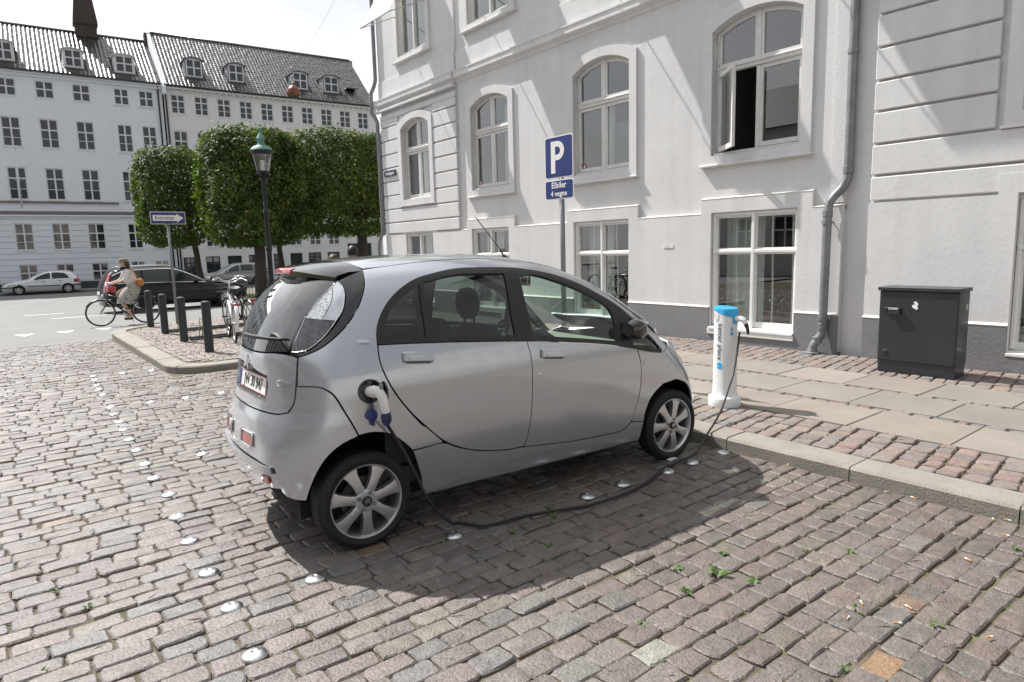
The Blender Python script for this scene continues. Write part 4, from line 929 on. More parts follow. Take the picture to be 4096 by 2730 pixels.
# rear wiper
wu0, wu1 = float(to_u(-.40, .075)), float(to_u(-.311, -.47)); mb = MB(); wp = [tuple(spt(wu0+(wu1-wu0)*k/8, 1.204+.016*k/8, .022-.010*k/8)[0]) for k in range(9)]; mb.tube(wp, [.011, .013, .012, .010, .009, .008, .007, .006, .005], 8); mb.build('rear_wiper', M_dark, car, smooth=True)
# aerial
mb = MB(); a0 = topz(np.array([1.40]), np.array([-.10]))[0]; mb.lathe([(.018, 0), (.012, .02), (.006, .03)], 10, t=a0); mb.tube([tuple(a0), (a0[0]-.03, a0[1], a0[2]+.06)], [.008, .006], 8); mb.tube([(a0[0]-.03, a0[1], a0[2]+.06), (a0[0]-.24, a0[1], a0[2]+.30)], .0035, 6); mb.build('aerial', M_dark, car)
# door mirrors
for s in (-1, 1):
    mb = MB(); prof = [(1.99, .052, .046), (2.02, .084, .068), (2.06, .094, .074), (2.11, .081, .065), (2.15, .051, .043), (2.172, .017, .016)]
    vs = []; n_ = 16
    for x, ry, rz in prof:
        for k in range(n_):
            a = 2*PI*k/n_; c_, s_ = math.cos(a), math.sin(a); f_ = 1/max(1e-6, (abs(c_)**3.2+abs(s_)**3.2)**(1/3.2)); vs.append((x, s*(.775+ry*c_*f_*.75), 1.085+rz*s_*f_-.012*(x-2.05)*4))
    mb.add(vs, [(i*n_+k, i*n_+(k+1) % n_, (i+1)*n_+(k+1) % n_, (i+1)*n_+k) for i in range(len(prof)-1) for k in range(n_)]+[list(range(n_))])
    mb.box((2.07, s*.70, 1.03), (.05, .09, .04), bev=.01); mo = mb.build('door_mirror', M_gloss, car, ang=60)
    mb = MB(); mb.add([(1.986, s*(.775+.062*math.cos(2*PI*k/16)), 1.09+.048*math.sin(2*PI*k/16)) for k in range(16)], [list(range(16))]); mb.build('mirror_glass', M_chrome, mo)
# wheels
def wheel(x, s, R0, wd, rim_r, spin):
    Mx = Matrix(((1, 0, 0), (0, 0, s), (0, 1, 0)))      # local z (outward) -> +-y
    if s < 0: Mx = Matrix(((-1, 0, 0), (0, 0, -1), (0, 1, 0))) @ Matrix.Diagonal((1, 1, 1))
    yo = s*.700; t = Vector((x, yo, R0-.004)); h = wd/2
    mb = MB(); rr_ = [(rim_r-.004, -.012), (rim_r+.012, .000), (rim_r+.035, .007), (R0-.035, .004), (R0-.014, -.008), (R0-.002, -.026), (R0, -.05), (R0, -wd+.045), (R0-.004, -wd+.02), (R0-.03, -wd-.003), (rim_r+.01, -wd), (rim_r-.004, -wd+.01)]
    mb.lathe(rr_[::-1], 48, M=Mx, t=t, cap=False)
    for k in range(36):           # tread grooves as raised shoulder blocks
        a = 2*PI*k/36; mb.box((R0-.006, 0, -.030), (.010, R0*2*PI/36*.80, .022), M=Mx@Matrix.Rotation(a, 3, 'Z'), t=t)
    wo = mb.build('wheel', M_tyre, car, ang=40)
    mb = MB(); mb.lathe([(rim_r-.030, -wd+.02), (rim_r-.016, -.05), (rim_r-.010, -.016), (rim_r-.002, -.004), (rim_r+.004, -.003), (rim_r+.004, -.012)], 48, M=Mx, t=t, cap=False)
    n7 = 7
    for k in range(n7):
        a = spin+2*PI*k/n7; Ms = Mx@Matrix.Rotation(a, 3, 'Z'); r0, r1 = .045, rim_r-.004
        pts = [(r0, -.030), (.075, -.026), (.11, -.0255), (r1*.80, -.032), (r1, -.047), (r1, .047), (r1*.80, .032), (.11, .0255), (.075, .026), (r0, .030)]
        zt_ = lambda r: -.014+.008*math.sin(PI*min(1, r/rim_r))-.0*r
        V_ = [(a_, b_, zt_(a_)-(.004 if abs(b_) > .001 else 0)) for a_, b_ in pts]+[(a_, b_*1.12, zt_(a_)-.040) for a_, b_ in pts]; nn = len(pts)
        ml = [(r_, 0, zt_(r_)+.001) for r_ in (r0, .075, .11, r1*.8, r1)]
        V_ += ml; F_ = []
        for q in range(4): F_ += [(q, q+1, 2*nn+q+1, 2*nn+q), (2*nn+q, 2*nn+q+1, nn-2-q, nn-1-q)]
        F_ += [(q, nn+q, nn+(q+1) % nn, (q+1) % nn) for q in range(nn)]
        mb.add(V_, F_, M=Ms, t=t)
    mb.lathe([(.066, -.05), (.066, -.012), (.058, -.006), (.0, -.005)], 28, M=Mx, t=t, cap=False)
    mb.build('rim', M_alloy, wo, ang=35)
    mb = MB(); mb.lathe([(.030, -.008), (.030, .002), (.026, .005), (.0, .006)], 24, M=Mx, t=t); hc = mb.build('hub_cap', M_dark, wo, smooth=True)
    mb = MB()
    for zo in (.004, -.010): mb.add([(q, w_+zo, .0066) for q, w_ in ((-.017, -.006), (0, .008), (.017, -.006), (.017, .001), (0, .0155), (-.017, .001))], [(0, 1, 4, 5), (1, 2, 3, 4)], M=Mx, t=t)
    mb.build('wheel_emblem', M_chrome, hc)
    for k in range(4):
        a = spin*.5+.35+PI/2*k; mb = MB(); mb.lathe([(.013, -.012), (.013, -.003), (.0, -.003)], 12, M=Mx, t=t+Mx@Vector((.050*math.cos(a), .050*math.sin(a), 0))); mb.lathe([(.008, -.004), (.0075, .004), (.004, .007), (0, .007)], 8, M=Mx, t=t+Mx@Vector((.050*math.cos(a), .050*math.sin(a), 0))); mb.build('wheel_bolt', M_zinc, wo)
    mb = MB(); mb.lathe([(.135, -.075), (.135, -.06), (.0, -.06)], 28, M=Mx, t=t); mb.lathe([(rim_r-.02, -wd*.75), (0, -wd*.75)], 28, M=Mx, t=t, cap=False); mb.build('brake_disc', mat('brake_grey', (.05, .05, .05), .4, .6), wo)
    # liner
    mb = MB(); vs = []; n_ = 26; rx = .40 if x < 1 else .365; yg = np.linspace(.30, .80, 120)
    for inner_ in (0, 1):
        for k in range(n_+1):
            a = math.radians(8+164*k/n_); px_, pz_ = x+rx*math.cos(a), .285+rx*math.sin(a); f_ = carF(np.full(120, px_), yg, np.full(120, pz_)); ye = float(yg[np.argmax(f_ > 0)]) if (f_ > 0).any() else .7
            vs.append((px_, s*(min(.665, ye-.022) if not inner_ else .36), pz_))
    mb.add(vs, [(k, k+1, n_+2+k, n_+1+k) for k in range(n_)]+[list(range(n_+1, 2*n_+2))]); mb.build('wheel_liner', M_well, car)
wheel(0., -1, .283, .175, .212, .22); wheel(0., 1, .283, .175, .212, .9); wheel(2.55, -1, .279, .150, .209, .05); wheel(2.55, 1, .279, .150, .209, .5)
# underbody and cabin
mb = MB(); mb.box((1.22, 0, .25), (3.1, 1.06, .10)); mb.box((1.27, 0, .26), (1.5, 1.30, .09)); mb.build('underbody', M_well, car)
mb = MB(); mb.box((1.15, 0, .36), (2.2, 1.26, .10)); mb.box((.42, 0, .62), (.5, 1.2, .40)); mb.box((-.15, 0, .75), (.35, 1.0, .30)); mb.build('cabin_floor', M_dark, car)
def seat(x, y, w_, zh):
    mb = MB(); mb.box((x+.22, y, .60), (.48, w_, .16), bev=.05); mb.box((x-.06, y, .90), (.15, w_*.96, .56), M=None, bev=.055); so_ = mb.build('seat', M_seat, car, ang=50)
    mb = MB(); mb.lathe([(.0, -.11), (.07, -.10), (.115, -.06), (.13, 0), (.118, .055), (.075, .095), (0, .108)], 20, M=Matrix.Diagonal((.45, 1.0, 1.0)), t=(x-.13, y, zh)); mb.tube([(x-.12, y-.06, zh-.14), (x-.12, y-.06, zh)], .008, 6); mb.tube([(x-.12, y+.06, zh-.14), (x-.12, y+.06, zh)], .008, 6); mb.build('headrest', M_seat, so_, smooth=True)
seat(1.06, -.33, .46, 1.33); seat(1.06, .33, .46, 1.33); seat(.36, -.30, .46, 1.26); seat(.36, .30, .46, 1.26)
mb = MB(); mb.prism([(1.72, .55), (1.72, .78), (1.76, .90), (1.88, .955), (2.15, .945), (2.36, .93), (2.40, .55)], -.62, .62, 'y'); da = mb.build('dashboard', M_dash, car)
mb = MB(); mb.prism([(1.74, .92), (1.80, 1.02), (1.92, 1.03), (2.05, .95), (1.9, .90)], .14, .52, 'y'); mb.prism([(1.71, .66), (1.73, .94), (1.84, .975), (1.9, .94), (1.9, .66)], -.13, .13, 'y'); mb.build('instrument_hood', M_dark, da)
mb = MB(); C_ = Vector((1.66, .33, .955)); ax = Matrix.Rotation(math.radians(-65), 3, 'Y')
mb.tube([tuple(C_+ax@Vector((.175*math.cos(2*PI*k/28), .175*math.sin(2*PI*k/28), 0))) for k in range(29)], .014, 8, cap=False)
for a in (0, 2.2, 4.1): mb.tube([tuple(C_), tuple(C_+ax@Vector((.17*math.cos(a), .17*math.sin(a), 0)))], .014, 6)
mb.lathe([(.05, -.02), (.06, .0), (.04, .02), (0, .025)], 16, M=ax, t=C_); mb.build('steering_wheel', M_dark, car, smooth=True)
mb = MB(); mb.box((1.62, -.0, 1.44), (.025, .22, .075), bev=.01); mb.tube([(1.63, 0, 1.46), (1.70, 0, 1.50)], .008, 6); im = mb.build('interior_mirror', M_dark, car); mb = MB(); mb.box((1.605, 0, 1.44), (.004, .20, .06)); mb.build('mirror_glass', M_chrome, im)
mb = MB(); hl = topz(np.linspace(.15, 1.43, 12), np.zeros(12)); vs = []
for i_, p in enumerate(hl):
    for y in (-.40, -.2, 0, .2, .40): q = topz(np.array([p[0]]), np.array([y]))[0]; vs.append((q[0], y, q[2]-.035))
mb.add(vs, [(i*5+k, i*5+k+1, i*5+k+6, i*5+k+5) for i in range(11) for k in range(4)]); mb.build('headlining', M_dash, car, smooth=True)
# charging port, flap, cap
R_, p0 = sframe(.080, .922, .0)
mb = MB(); mb.lathe([(.068, .001), (.068, .004), (.062, .004), (.056, -.004), (.052, -.012)], 28, M=R_, t=p0, cap=False); mb.lathe([(0, .0022), (.062, .0022)], 28, M=R_, t=p0, cap=False); po = mb.build('charge_port', M_gloss, car, smooth=True)
mb = MB(); Rf = R_@Matrix.Rotation(math.radians(-97), 3, 'Y')@Matrix.Rotation(math.radians(-25), 3, 'Z'); hf = p0+R_@Vector((.075, .020, .008))
mb.lathe([(.0, .002), (.058, .002), (.062, .006), (.058, .010), (0, .012)], 26, M=Rf@Matrix.Diagonal((1, 1, 1)), t=hf+Rf@Vector((.060, 0, .0))); mb.box((0, 0, .006), (.05, .03, .012), M=Rf, t=hf); mb.build('port_flap', M_gloss, po, ang=40)
mb = MB(); mb.lathe([(.0, 0), (.030, 0), (.032, .012), (.022, .020), (0, .021)], 18, M=R_, t=p0+R_@Vector((-.002, -.135, .004))); mb.box((0, -.178, .010), (.018, .03, .010), M=R_, t=p0); mb.tube([tuple(p0+R_@Vector((.0, -.06, .01))), tuple(p0+R_@Vector((.004, -.085, .012))), tuple(p0+R_@Vector((-.002, -.11, .010)))], .005, 6); mb.build('port_cap', M_navy, po, ang=40)
# ------------------------------------------------------------ connector and cable: things of their own
CM = Matrix.Translation(Vector((*CAR_XY, 0))) @ Matrix.Rotation(CAR_RZ, 4, 'Z')
base = CM @ p0; Rw = CM.to_3x3() @ R_
gun = thing('charging_connector', 'white pistol-shaped charging connector with navy grip end plugged into the car', 'connector', base)
mb = MB(); mb.tube([tuple(Rw@Vector(q)) for q in ((0, 0, .004), (0, 0, .045), (.002, .0, .075))], [.031, .031, .030], 16); mb.tube([tuple(Rw@Vector(q)) for q in ((-.006, .012, .058), (.012, .008, .092), (.026, -.028, .108), (.036, -.08, .108), (.040, -.115, .104))], [.027, .030, .027, .024, .0235], 14); mb.build('housing', M_white, gun, ang=50)
mb = MB(); mb.tube([tuple(Rw@Vector(q)) for q in ((.040, -.112, .104), (.042, -.13, .102), (.043, -.165, .098), (.044, -.185, .094))], [.026, .028, .025, .016], 14); mb.build('grip_end', M_navy, gun, ang=50)
mb = MB()
for k in range(3): mb.tube([tuple(Rw@(Vector((.0425, -.135-.013*k, .101))+Vector((.028*math.cos(a), 0, .028*math.sin(a))))) for a in [2*PI*i/14 for i in range(15)]], .0028, 6, cap=False)
tag(mb.build('grip_ribs', M_black, gun), kind='stuff')
mb = MB(); mb.box((.022, .035, .112), (.022, .030, .016), M=Rw, bev=.005); mb.build('release_latch', M_zinc, gun)
c0 = base+Rw@Vector((.044, -.18, .095)); carpts = [(.134, -.80, .674), (.196, -.81, .550), (.252, -.83, .41), (.300, -.85, .28), (.381, -.85, .155), (.47, -.845, .070)]
cpts = [c0]+[CM@Vector(q) for q in carpts]+[Vector((x, y, .016)) for x, y in ((2.15, 3.30), (2.22, 3.17), (2.31, 3.135), (2.49, 3.11), (2.67, 3.06), (2.92, 2.965), (3.15, 2.94), (3.35, 2.945), (3.53, 2.98), (3.79, 3.06), (4.01, 3.11))]+[Vector(q) for q in ((4.25, 3.10, .040), (4.50, 3.19, .075), (4.66, 3.249, .118), (4.818, 3.306, .150), (5.054, 3.392, .224), (5.261, 3.468, .351), (5.435, 3.531, .470), (5.561, 3.577, .66), (5.640, 3.606, .83))]
mb = MB(); mb.tube(catmull([tuple(q) for q in cpts], 5), .0092, 10); tag(mb.build('charging_cable', M_cable, smooth=True), 'thin black charging cable lying on the cobbles between car and charging post', 'cable')
# ============================================================ things on the pavement
M_grey = mat('pole_grey', (.22, .23, .24), .45, .4, var=.12, vscale=6); M_blue = mat('sign_blue', (.012, .03, .16), .35, coat=.3); M_swhite = mat('sign_white', (.78, .78, .77), .4)
M_cyan = mat('cyan_plastic', (.02, .36, .72), .35, coat=.3); M_post = mat('post_white', (.72, .73, .73), .35, var=.03, vscale=3, dark=((.5, .5, .49), 14, .70, .74))
# charging post
cp = thing('charging_post', 'white charging post with sky blue slanted top and vertical lettering on the pavement', 'charging post', (5.62, 3.745, .10)); cp.scale = (.88, .88, 1)
def sq(r_, n_=28, e=2.7): return [(r_*math.copysign(abs(math.cos(a))**(2/e), math.cos(a)), r_*math.copysign(abs(math.sin(a))**(2/e), math.sin(a))) for a in [2*PI*i/n_ for i in range(n_)]]
def loftz(mb, secs, cap=True):
    n_ = len(secs[0][0]); mb.add([(x, y, z if not callable(z) else z(x, y)) for poly, z in secs for x, y in poly], [(i*n_+k, i*n_+(k+1) % n_, (i+1)*n_+(k+1) % n_, (i+1)*n_+k) for i in range(len(secs)-1) for k in range(n_)]+([list(range(n_))[::-1], [(len(secs)-1)*n_+k for k in range(n_)]] if cap else []))
mb = MB(); mb.lathe([(.176, 0), (.178, .006), (.178, .082), (.172, .094), (.160, .100), (.135, .108), (.128, .130)], 36); mb.build('base', M_post, cp, ang=40)
slope = lambda x, y: .945+.30*y-.05*x; topc = lambda x, y: .968+.10*y
mb = MB(); loftz(mb, [(sq(.126), .10), (sq(.120), .14), (sq(.116), .5), (sq(.114), lambda x, y: slope(x, y)-.035)]); mb.build('column', M_post, cp, ang=40)
mb = MB(); loftz(mb, [(sq(.117), lambda x, y: slope(x, y)-.036), (sq(.119), lambda x, y: max(slope(x, y)-.030, topc(x, y)-.012)), (sq(.112), lambda x, y: max(slope(x, y)-.026, topc(x, y)))]); mb.build('cap', M_cyan, cp, ang=40)
Mdn = Matrix(((0, 0, -1), (0, -1, 0), (-1, 0, 0)))
lettering('lettering', 'better place', .072, mat('print_dark', (.06, .07, .08), .5), cp, Mdn, (-.1175, -.004, .640), 0, 1.02, 1.0)
mb = MB(); a0 = [math.radians(115+325*i/22) for i in range(23)]; mb.add([(-.1185, -.006+.034*math.sin(a), .405+.034*math.cos(a)) for a in a0]+[(-.1185, .004, .402)], [(i, i+1, 23) for i in range(22)]); mb.build('logo', M_cyan, cp)
mb = MB(); mb.box((-.117, .045, .885), (.002, .055, .060)); mb.build('label', M_swhite, cp)
for z in (.765, .722): mb = MB(); mb.lathe([(.018, 0), (.018, .002)], 20, M=Matrix(((1, 0, 0), (0, 0, -1), (0, 1, 0))), t=(-.055, -.116, z)); mb.build('button_symbol', M_cyan, cp)
mb = MB(); mb.box((.0, -.112, .862), (.085, .03, .095), bev=.008); mb.build('socket', M_cyan, cp)
pg = thing('charging_plug', 'white and black charging plug pushed into the post socket', 'plug', (5.62, 3.615, .965))
mb = MB(); mb.tube([(0, .05, 0), (0, -.03, .0), (.004, -.075, -.012)], [.026, .027, .024], 12); mb.build('plug_body', M_white, pg, ang=50)
mb = MB(); mb.tube([(.002, -.055, .004), (.012, -.085, -.06), (.018, -.10, -.115)], [.022, .020, .016], 12); mb.build('plug_grip', M_black, pg, ang=50)
mb = MB(); mb.tube([(.001, -.052, .010), (.010, -.078, -.045)], [.0235, .0225], 12); mb.build('grip_ring', M_white, pg, ang=50)
mb = MB(); mb.tube([(.018, -.10, -.113), (.020, -.098, -.145)], [.014, .010], 10); mb.build('cable_boot', M_black, pg, ang=50)
# parking sign
ps = thing('parking_sign', 'blue P parking sign with a plate for electric cars on a grey pole', 'sign', (5.36, 5.80, .10))
mb = MB(); mb.tube([(.03, 0, 0), (.03, .01, 2.78)], .030, 14); mb.build('pole', M_grey, ps, smooth=True)
def sgn(nm, w_, h_, z, parent):
    r_ = .025; P_ = []
    for cx, cy, a0 in ((w_/2-r_, h_/2-r_, 0), (-w_/2+r_, h_/2-r_, 90), (-w_/2+r_, -h_/2+r_, 180), (w_/2-r_, -h_/2+r_, 270)): P_ += [(cx+r_*math.cos(math.radians(a0+30*i)), cy+r_*math.sin(math.radians(a0+30*i))) for i in range(4)]
    mb = MB(); mb.prism([(p, q+z) for p, q in P_], -.012, -.006, 'x', t=(0, .01, 0)); o = mb.build(nm, M_swhite, parent)
    k = (w_-.026)/w_; k2 = (h_-.026)/h_; mb = MB(); mb.prism([(p*k, q*k2+z) for p, q in P_], -.0145, -.0125, 'x', t=(0, .01, 0)); mb.build('blue_field', M_blue, o); return o
p1 = sgn('parking_plate', .475, .475, 2.615, ps); p2 = sgn('text_plate', .485, .225, 2.248, ps)
mb = MB(); mb.box((-.016, .10, 2.615), (.002, .072, .36)); ang_ = [math.radians(-90+180*i/14) for i in range(15)]
oc = [(.068, .18)]+[(-.005-.115*math.cos(a), .075-(.105)*math.sin(a)*-1) for a in ang_[::-1]]+[(.068, -.03)]
V_, F_ = [], []
for a in ang_:
    for ro_, rh in ((.118, .1075), (.052, .045)): V_.append((-.0165, .03-ro_*math.cos(a), 2.615+.0725+rh*math.sin(a)))
F_ = [(2*i, 2*i+1, 2*i+3, 2*i+2) for i in range(14)]; mb.add(V_, F_)
for zc in (.0725+.0762, .0725-.0762): mb.add([(-.0165, .07, 2.615+zc-.031), (-.0165, .03, 2.615+zc-.031), (-.0165, .03, 2.615+zc+.031), (-.0165, .07, 2.615+zc+.031)], [(0, 1, 2, 3)])
mb.build('letter_p', M_swhite, p1)
for tx, sz, yy, zz in (('Elbiler', .098, .01, 2.296), ('4 vogne', .086, .01, 2.200)): lettering('lettering', tx, sz, M_swhite, p2, Mface, (-.016, yy, zz), .002, 1.08, .92)
mb = MB(); mb.box((.022, 0, 2.42), (.05, .07, .035)); mb.box((.022, 0, 2.75), (.05, .07, .035)); mb.build('clamp', M_grey, ps)
# utility cabinet
M_cab = mat('cabinet_grey', (.022, .0235, .028), .40, var=.12, vscale=2.2, coat=.2)
cb = thing('utility_cabinet', 'dark grey metal utility cabinet against the pale wall', 'cabinet', (8.53, 3.065, .105))
mb = MB(); mb.box((.0, 0, .07), (.30, .815, .14)); mb.build('plinth', M_cab, cb)
mb = MB(); mb.box((0, 0, .555), (.32, .83, .83), bev=.006); mb.build('body', M_cab, cb)
mb = MB(); mb.box((-.162, 0, .555), (.006, .81, .81), bev=.002); mb.build('door', M_cab, cb)
mb = MB(); mb.box((-.005, 0, .995), (.36, .865, .045), bev=.006); mb.build('lid', M_cab, cb)
mb = MB(); mb.box((-.185, .235, .735), (.045, .125, .085), bev=.006); hd = mb.build('lock_housing', M_black, cb); lettering('brand_print', 'DONG', .030, M_swhite, hd, Mface, (-.209, .245, .765), .001, 1, 1.1)
mb = MB(); mb.box((-.175, .33, .755), (.025, .045, .045), bev=.004); mb.build('lock_cover', M_black, cb)
mb = MB(); mb.box((-.170, .325, .245), (.012, .05, .045), bev=.003); mb.build('lower_latch', M_black, cb)
mb = MB(); mb.prism([(-.05, .79), (-.10, .76), (-.115, .79), (-.10, .80), (-.115, .83), (-.085, .86), (-.06, .845), (-.085, .825), (-.05, .815)][::-1], -.1675, -.1665, 'x', t=(0, .135-.03, -.0)); mb.build('torn_sticker', M_swhite, cb)
mb = MB(); mb.box((-.182, .405, .985), (.002, .05, .028)); mb.build('corner_sticker', mat('sticker_pink', (.5, .25, .28), .5), cb)
mb = MB(); mb.box((.08, -.4165, .80), (.06, .002, .06)); mb.build('side_label', mat('label_tan', (.45, .42, .36), .6), cb)
# one-way sign
es = thing('one_way_sign', 'blue and white one-way arrow sign on a slim grey pole by the bollards', 'sign', (3.56, 17.35, .09))
mb = MB(); mb.tube([(0, .03, 0), (0, .03, 2.50)], .030, 12); mb.build('pole', M_grey, es, smooth=True)
mb = MB(); mb.box((.005, -.012, 2.50), (.75, .006, .285), bev=.003); pt = mb.build('plate', M_swhite, es)
mb = MB(); mb.box((.005, -.0165, 2.50), (.725, .003, .262)); mb.build('blue_field', M_blue, pt)
mb = MB(); mb.prism([(-.315, 2.435), (.19, 2.435), (.19, 2.40), (.335, 2.50), (.19, 2.60), (.19, 2.565), (-.315, 2.565)], -.0205, -.0185, 'y'); ar = mb.build('arrow', M_swhite, pt)
Mfy = Matrix(((1, 0, 0), (0, 0, -1), (0, 1, 0)))
lettering('lettering', 'Ensrettet', .118, M_black, ar, Mfy, (-.07, -.0212, 2.50), .001, 1.02, .90)
mb = MB(); mb.box((0, .008, 2.36), (.16, .05, .03)); mb.build('bracket', M_grey, es)
# bollards
M_bol = mat('bollard_green', (.026, .035, .036), .45, var=.15, vscale=5); bl_ = ['dark green bollard standing beside the far end of the corner kerb', 'dark green bollard at the end of the farther bicycle rack', 'dark green bollard at the end of the nearer bicycle rack', 'dark green bollard standing alone in front of the bicycle racks']
for (x, y, h_), lb in zip(((2.95, 17.15, .85), (2.90, 15.36, .84), (2.88, 13.62, .85), (2.86, 11.77, .86)), bl_):
    t = thing('bollard', lb, 'bollard', (x, y, .095), 0, 'bollards on the corner pavement')
    mb = MB(); mb.lathe([(.072, 0), (.072, h_-.075), (.066, h_-.07)], 20); mb.build('post', M_bol, t, ang=40)
    mb = MB(); mb.lathe([(.066, h_-.072), (.074, h_-.062), (.074, h_-.035), (.060, h_-.012), (.03, h_-.002), (0, h_)], 20); mb.build('cap', M_bol, t, ang=40)
# bicycle racks: two rails with hoops
for (x0, y0, x1), lb in (((2.95, 15.45, 5.4), 'low steel bicycle rack joined to the second bollard, empty'), ((2.95, 13.66, 5.4), 'low steel bicycle rack holding the silver bicycle')):
    t = thing('bicycle_rack', lb, 'bicycle rack', (x0, y0, .10), .04)
    for dy_ in (-.16, .16): mb = MB(); mb.box(((x1-x0)/2, dy_, .035), (x1-x0, .04, .04), bev=.008); mb.build('rail', M_bol, t)
    for k in range(5):
        for dx in (0, .055):
            xx = .25+k*.52+dx; h_ = .52 if k % 2 else .44; mb = MB(); mb.tube([(xx, -.16, .03), (xx, -.15, h_-.08), (xx, -.10, h_-.02), (xx, -.04, h_), (xx, .02, h_-.06), (xx, .05, h_-.2), (xx, .16, .03)], .008, 8); mb.build('hoop', M_grey, t, smooth=True)
# street lamp
M_verd = mat('verdigris', (.13, .27, .225), .6, .2, var=.2, vscale=12); M_iron = mat('cast_iron', (.018, .020, .022), .4, .3); M_lglass = glassmat('lantern_glass', (.86, .88, .88), .8, .10)
lp = thing('street_lamp', 'black iron street lamp with glass lantern and green copper hood in front of the trees', 'street lamp', (5.28, 15.65, .09))
mb = MB(); mb.lathe([(.13, 0), (.13, .25), (.10, .32), (.085, .8), (.075, .85), (.095, .90), (.06, .98), (.056, 1.66), (.075, 1.70), (.075, 1.73), (.052, 1.78), (.050, 2.5), (.072, 2.54), (.072, 2.58), (.045, 2.63), (.042, 3.2), (.06, 3.23), (.10, 3.30), (.045, 3.34), (.05, 3.38)], 18); mb.build('post', M_iron, lp, ang=45)
mb = MB(); mb.tube([(-.17, 0, 3.44), (-.165, 0, 3.40), (-.10, 0, 3.36), (0, 0, 3.34), (.10, 0, 3.36), (.165, 0, 3.40), (.17, 0, 3.44)], .012, 8); mb.build('cradle', M_iron, lp)
mb = MB(); mb.lathe([(.135, 3.475), (.205, 3.86)], 24, cap=False); mb.build('lantern_glass', M_lglass, lp, smooth=True)
mb = MB(); mb.lathe([(.05, 3.38), (.145, 3.44), (.145, 3.475), (.0, 3.476)], 24); mb.build('lantern_floor', M_iron, lp, ang=40)
for k in range(4): a = PI/2*k+.3; mb = MB(); mb.tube([(.137*math.cos(a), .137*math.sin(a), 3.47), (.207*math.cos(a), .207*math.sin(a), 3.87)], .008, 6); mb.build('lantern_bar', M_iron, lp)
mb = MB(); mb.lathe([(.20, 3.84), (.265, 3.905), (.262, 3.93), (.24, 3.935)], 28); mb.build('hood_rim', M_iron, lp, ang=40)
mb = MB(); mb.lathe([(.24, 3.935), (.215, 3.985), (.16, 4.025), (.10, 4.045), (.085, 4.06), (.09, 4.08), (.07, 4.09), (.075, 4.17), (.095, 4.20), (.085, 4.215), (.07, 4.26), (.04, 4.30), (.025, 4.33), (.03, 4.36), (.048, 4.39), (.04, 4.43), (.0, 4.45)], 24); mb.build('hood', M_verd, lp, ang=40)
mb = MB(); mb.tube([(0, 0, 3.48), (0, 0, 3.72)], [.03, .045], 10); mb.build('mantle', M_swhite, lp)
# weeds
M_weed = mat('weed_leaf', (.07, .125, .028), .6, var=.25, vscale=30)
WD = [(2.70, 2.05), (2.79, 1.88), (2.86, 1.72), (2.54, 1.87), (2.16, 1.83), (3.01, 2.0), (3.11, 2.65), (3.54, 1.56), (2.99, 1.27), (3.12, 1.0), (2.52, 1.11), (4.23, 1.0), (3.38, 1.73), (2.26, 3.16), (2.33, 2.99), (2.46, 3.05), (2.74, 3.12), (2.68, 3.0), (2.77, 3.29), (2.31, 2.85), (2.37, 2.7), (1.95, 3.16), (4.60, 2.98), (4.0, 2.46), (.04, 3.24), (.24, 3.7), (.12, 4.01)]
SZ = {0: .036, 1: .058, 2: .052, 3: .045, 8: .036, 9: .042}
wl = ['green weed growing from the sunlit cobble joints beyond the car shadow', 'green weed growing from the cobble joints in the car shadow', 'green weed growing between the long cobbles of the street']
r = random.Random(3)
for i, (x, y) in enumerate(WD):
    s_ = SZ.get(i, r.uniform(.022, .036)); mb = MB(); n_ = r.randint(6, 10)
    for k in range(n_):
        a = r.uniform(0, 2*PI); L_ = s_*r.uniform(.6, 1.3); w_ = L_*.22; up = r.uniform(.15, .8); d_ = Vector((math.cos(a), math.sin(a), 0)); sd_ = Vector((-d_.y, d_.x, 0))
        q = [Vector((0, 0, -.008)), d_*L_*.5+Vector((0, 0, L_*up*.6)), d_*L_+Vector((0, 0, L_*up*.5))]
        mb.add([q[0]-sd_*w_*.25, q[0]+sd_*w_*.25, q[1]+sd_*w_, q[1]-sd_*w_, q[2]], [(0, 1, 2, 3), (3, 2, 4)])
    sh = 13 <= i <= 21; o = mb.build('weed', M_weed); o.location = (x, y, .0); tag(o, wl[1 if sh else (2 if i > 23 else 0)], 'weed', ['weeds in the sunlit cobbles', 'weeds in the car shadow', 'weeds between the long cobbles'][1 if sh else (2 if i > 23 else 0)])
# litter
mb = MB(); mb.add([(-.045, -.02, .0), (.0, -.024, .006), (.045, -.018, .001), (.05, .022, .003), (.002, .028, .010), (-.05, .020, .002)], [(0, 1, 4, 5), (1, 2, 3, 4)]); o = mb.build('paper_scrap', M_swhite); o.location = (4.115, 3.20, .008); tag(o, 'crumpled white paper scrap beside the front wheel', 'litter')
M_butt = mat('cigarette_filter', (.50, .27, .10), .8)
BT = [(3.89, 1.1), (4.57, 1.19), (4.38, 1.1), (3.04, 1.27), (2.86, 1.26), (3.16, .82), (3.17, 1.11), (2.99, 1.12), (4.62, 2.52), (4.62, 1.8), (4.61, 1.63), (4.63, 1.16)]
for i, (x, y) in enumerate(BT):
    t = thing('cigarette_butt', ['cigarette butt lying in the joints of the reddish cobbles', 'cigarette butt lying in the gutter along the kerb'][i > 7], 'litter', (x, y, .004), r.uniform(0, 6), ['butts among the cobbles', 'butts along the kerb'][i > 7])
    mb = MB(); mb.tube([(0, 0, .004), (.022, 0, .004)], .004, 6); mb.build('filter', M_butt, t)
    mb = MB(); mb.tube([(.022, 0, .004), (.036, .001, .004)], .004, 6); mb.build('paper_end', M_swhite, t)
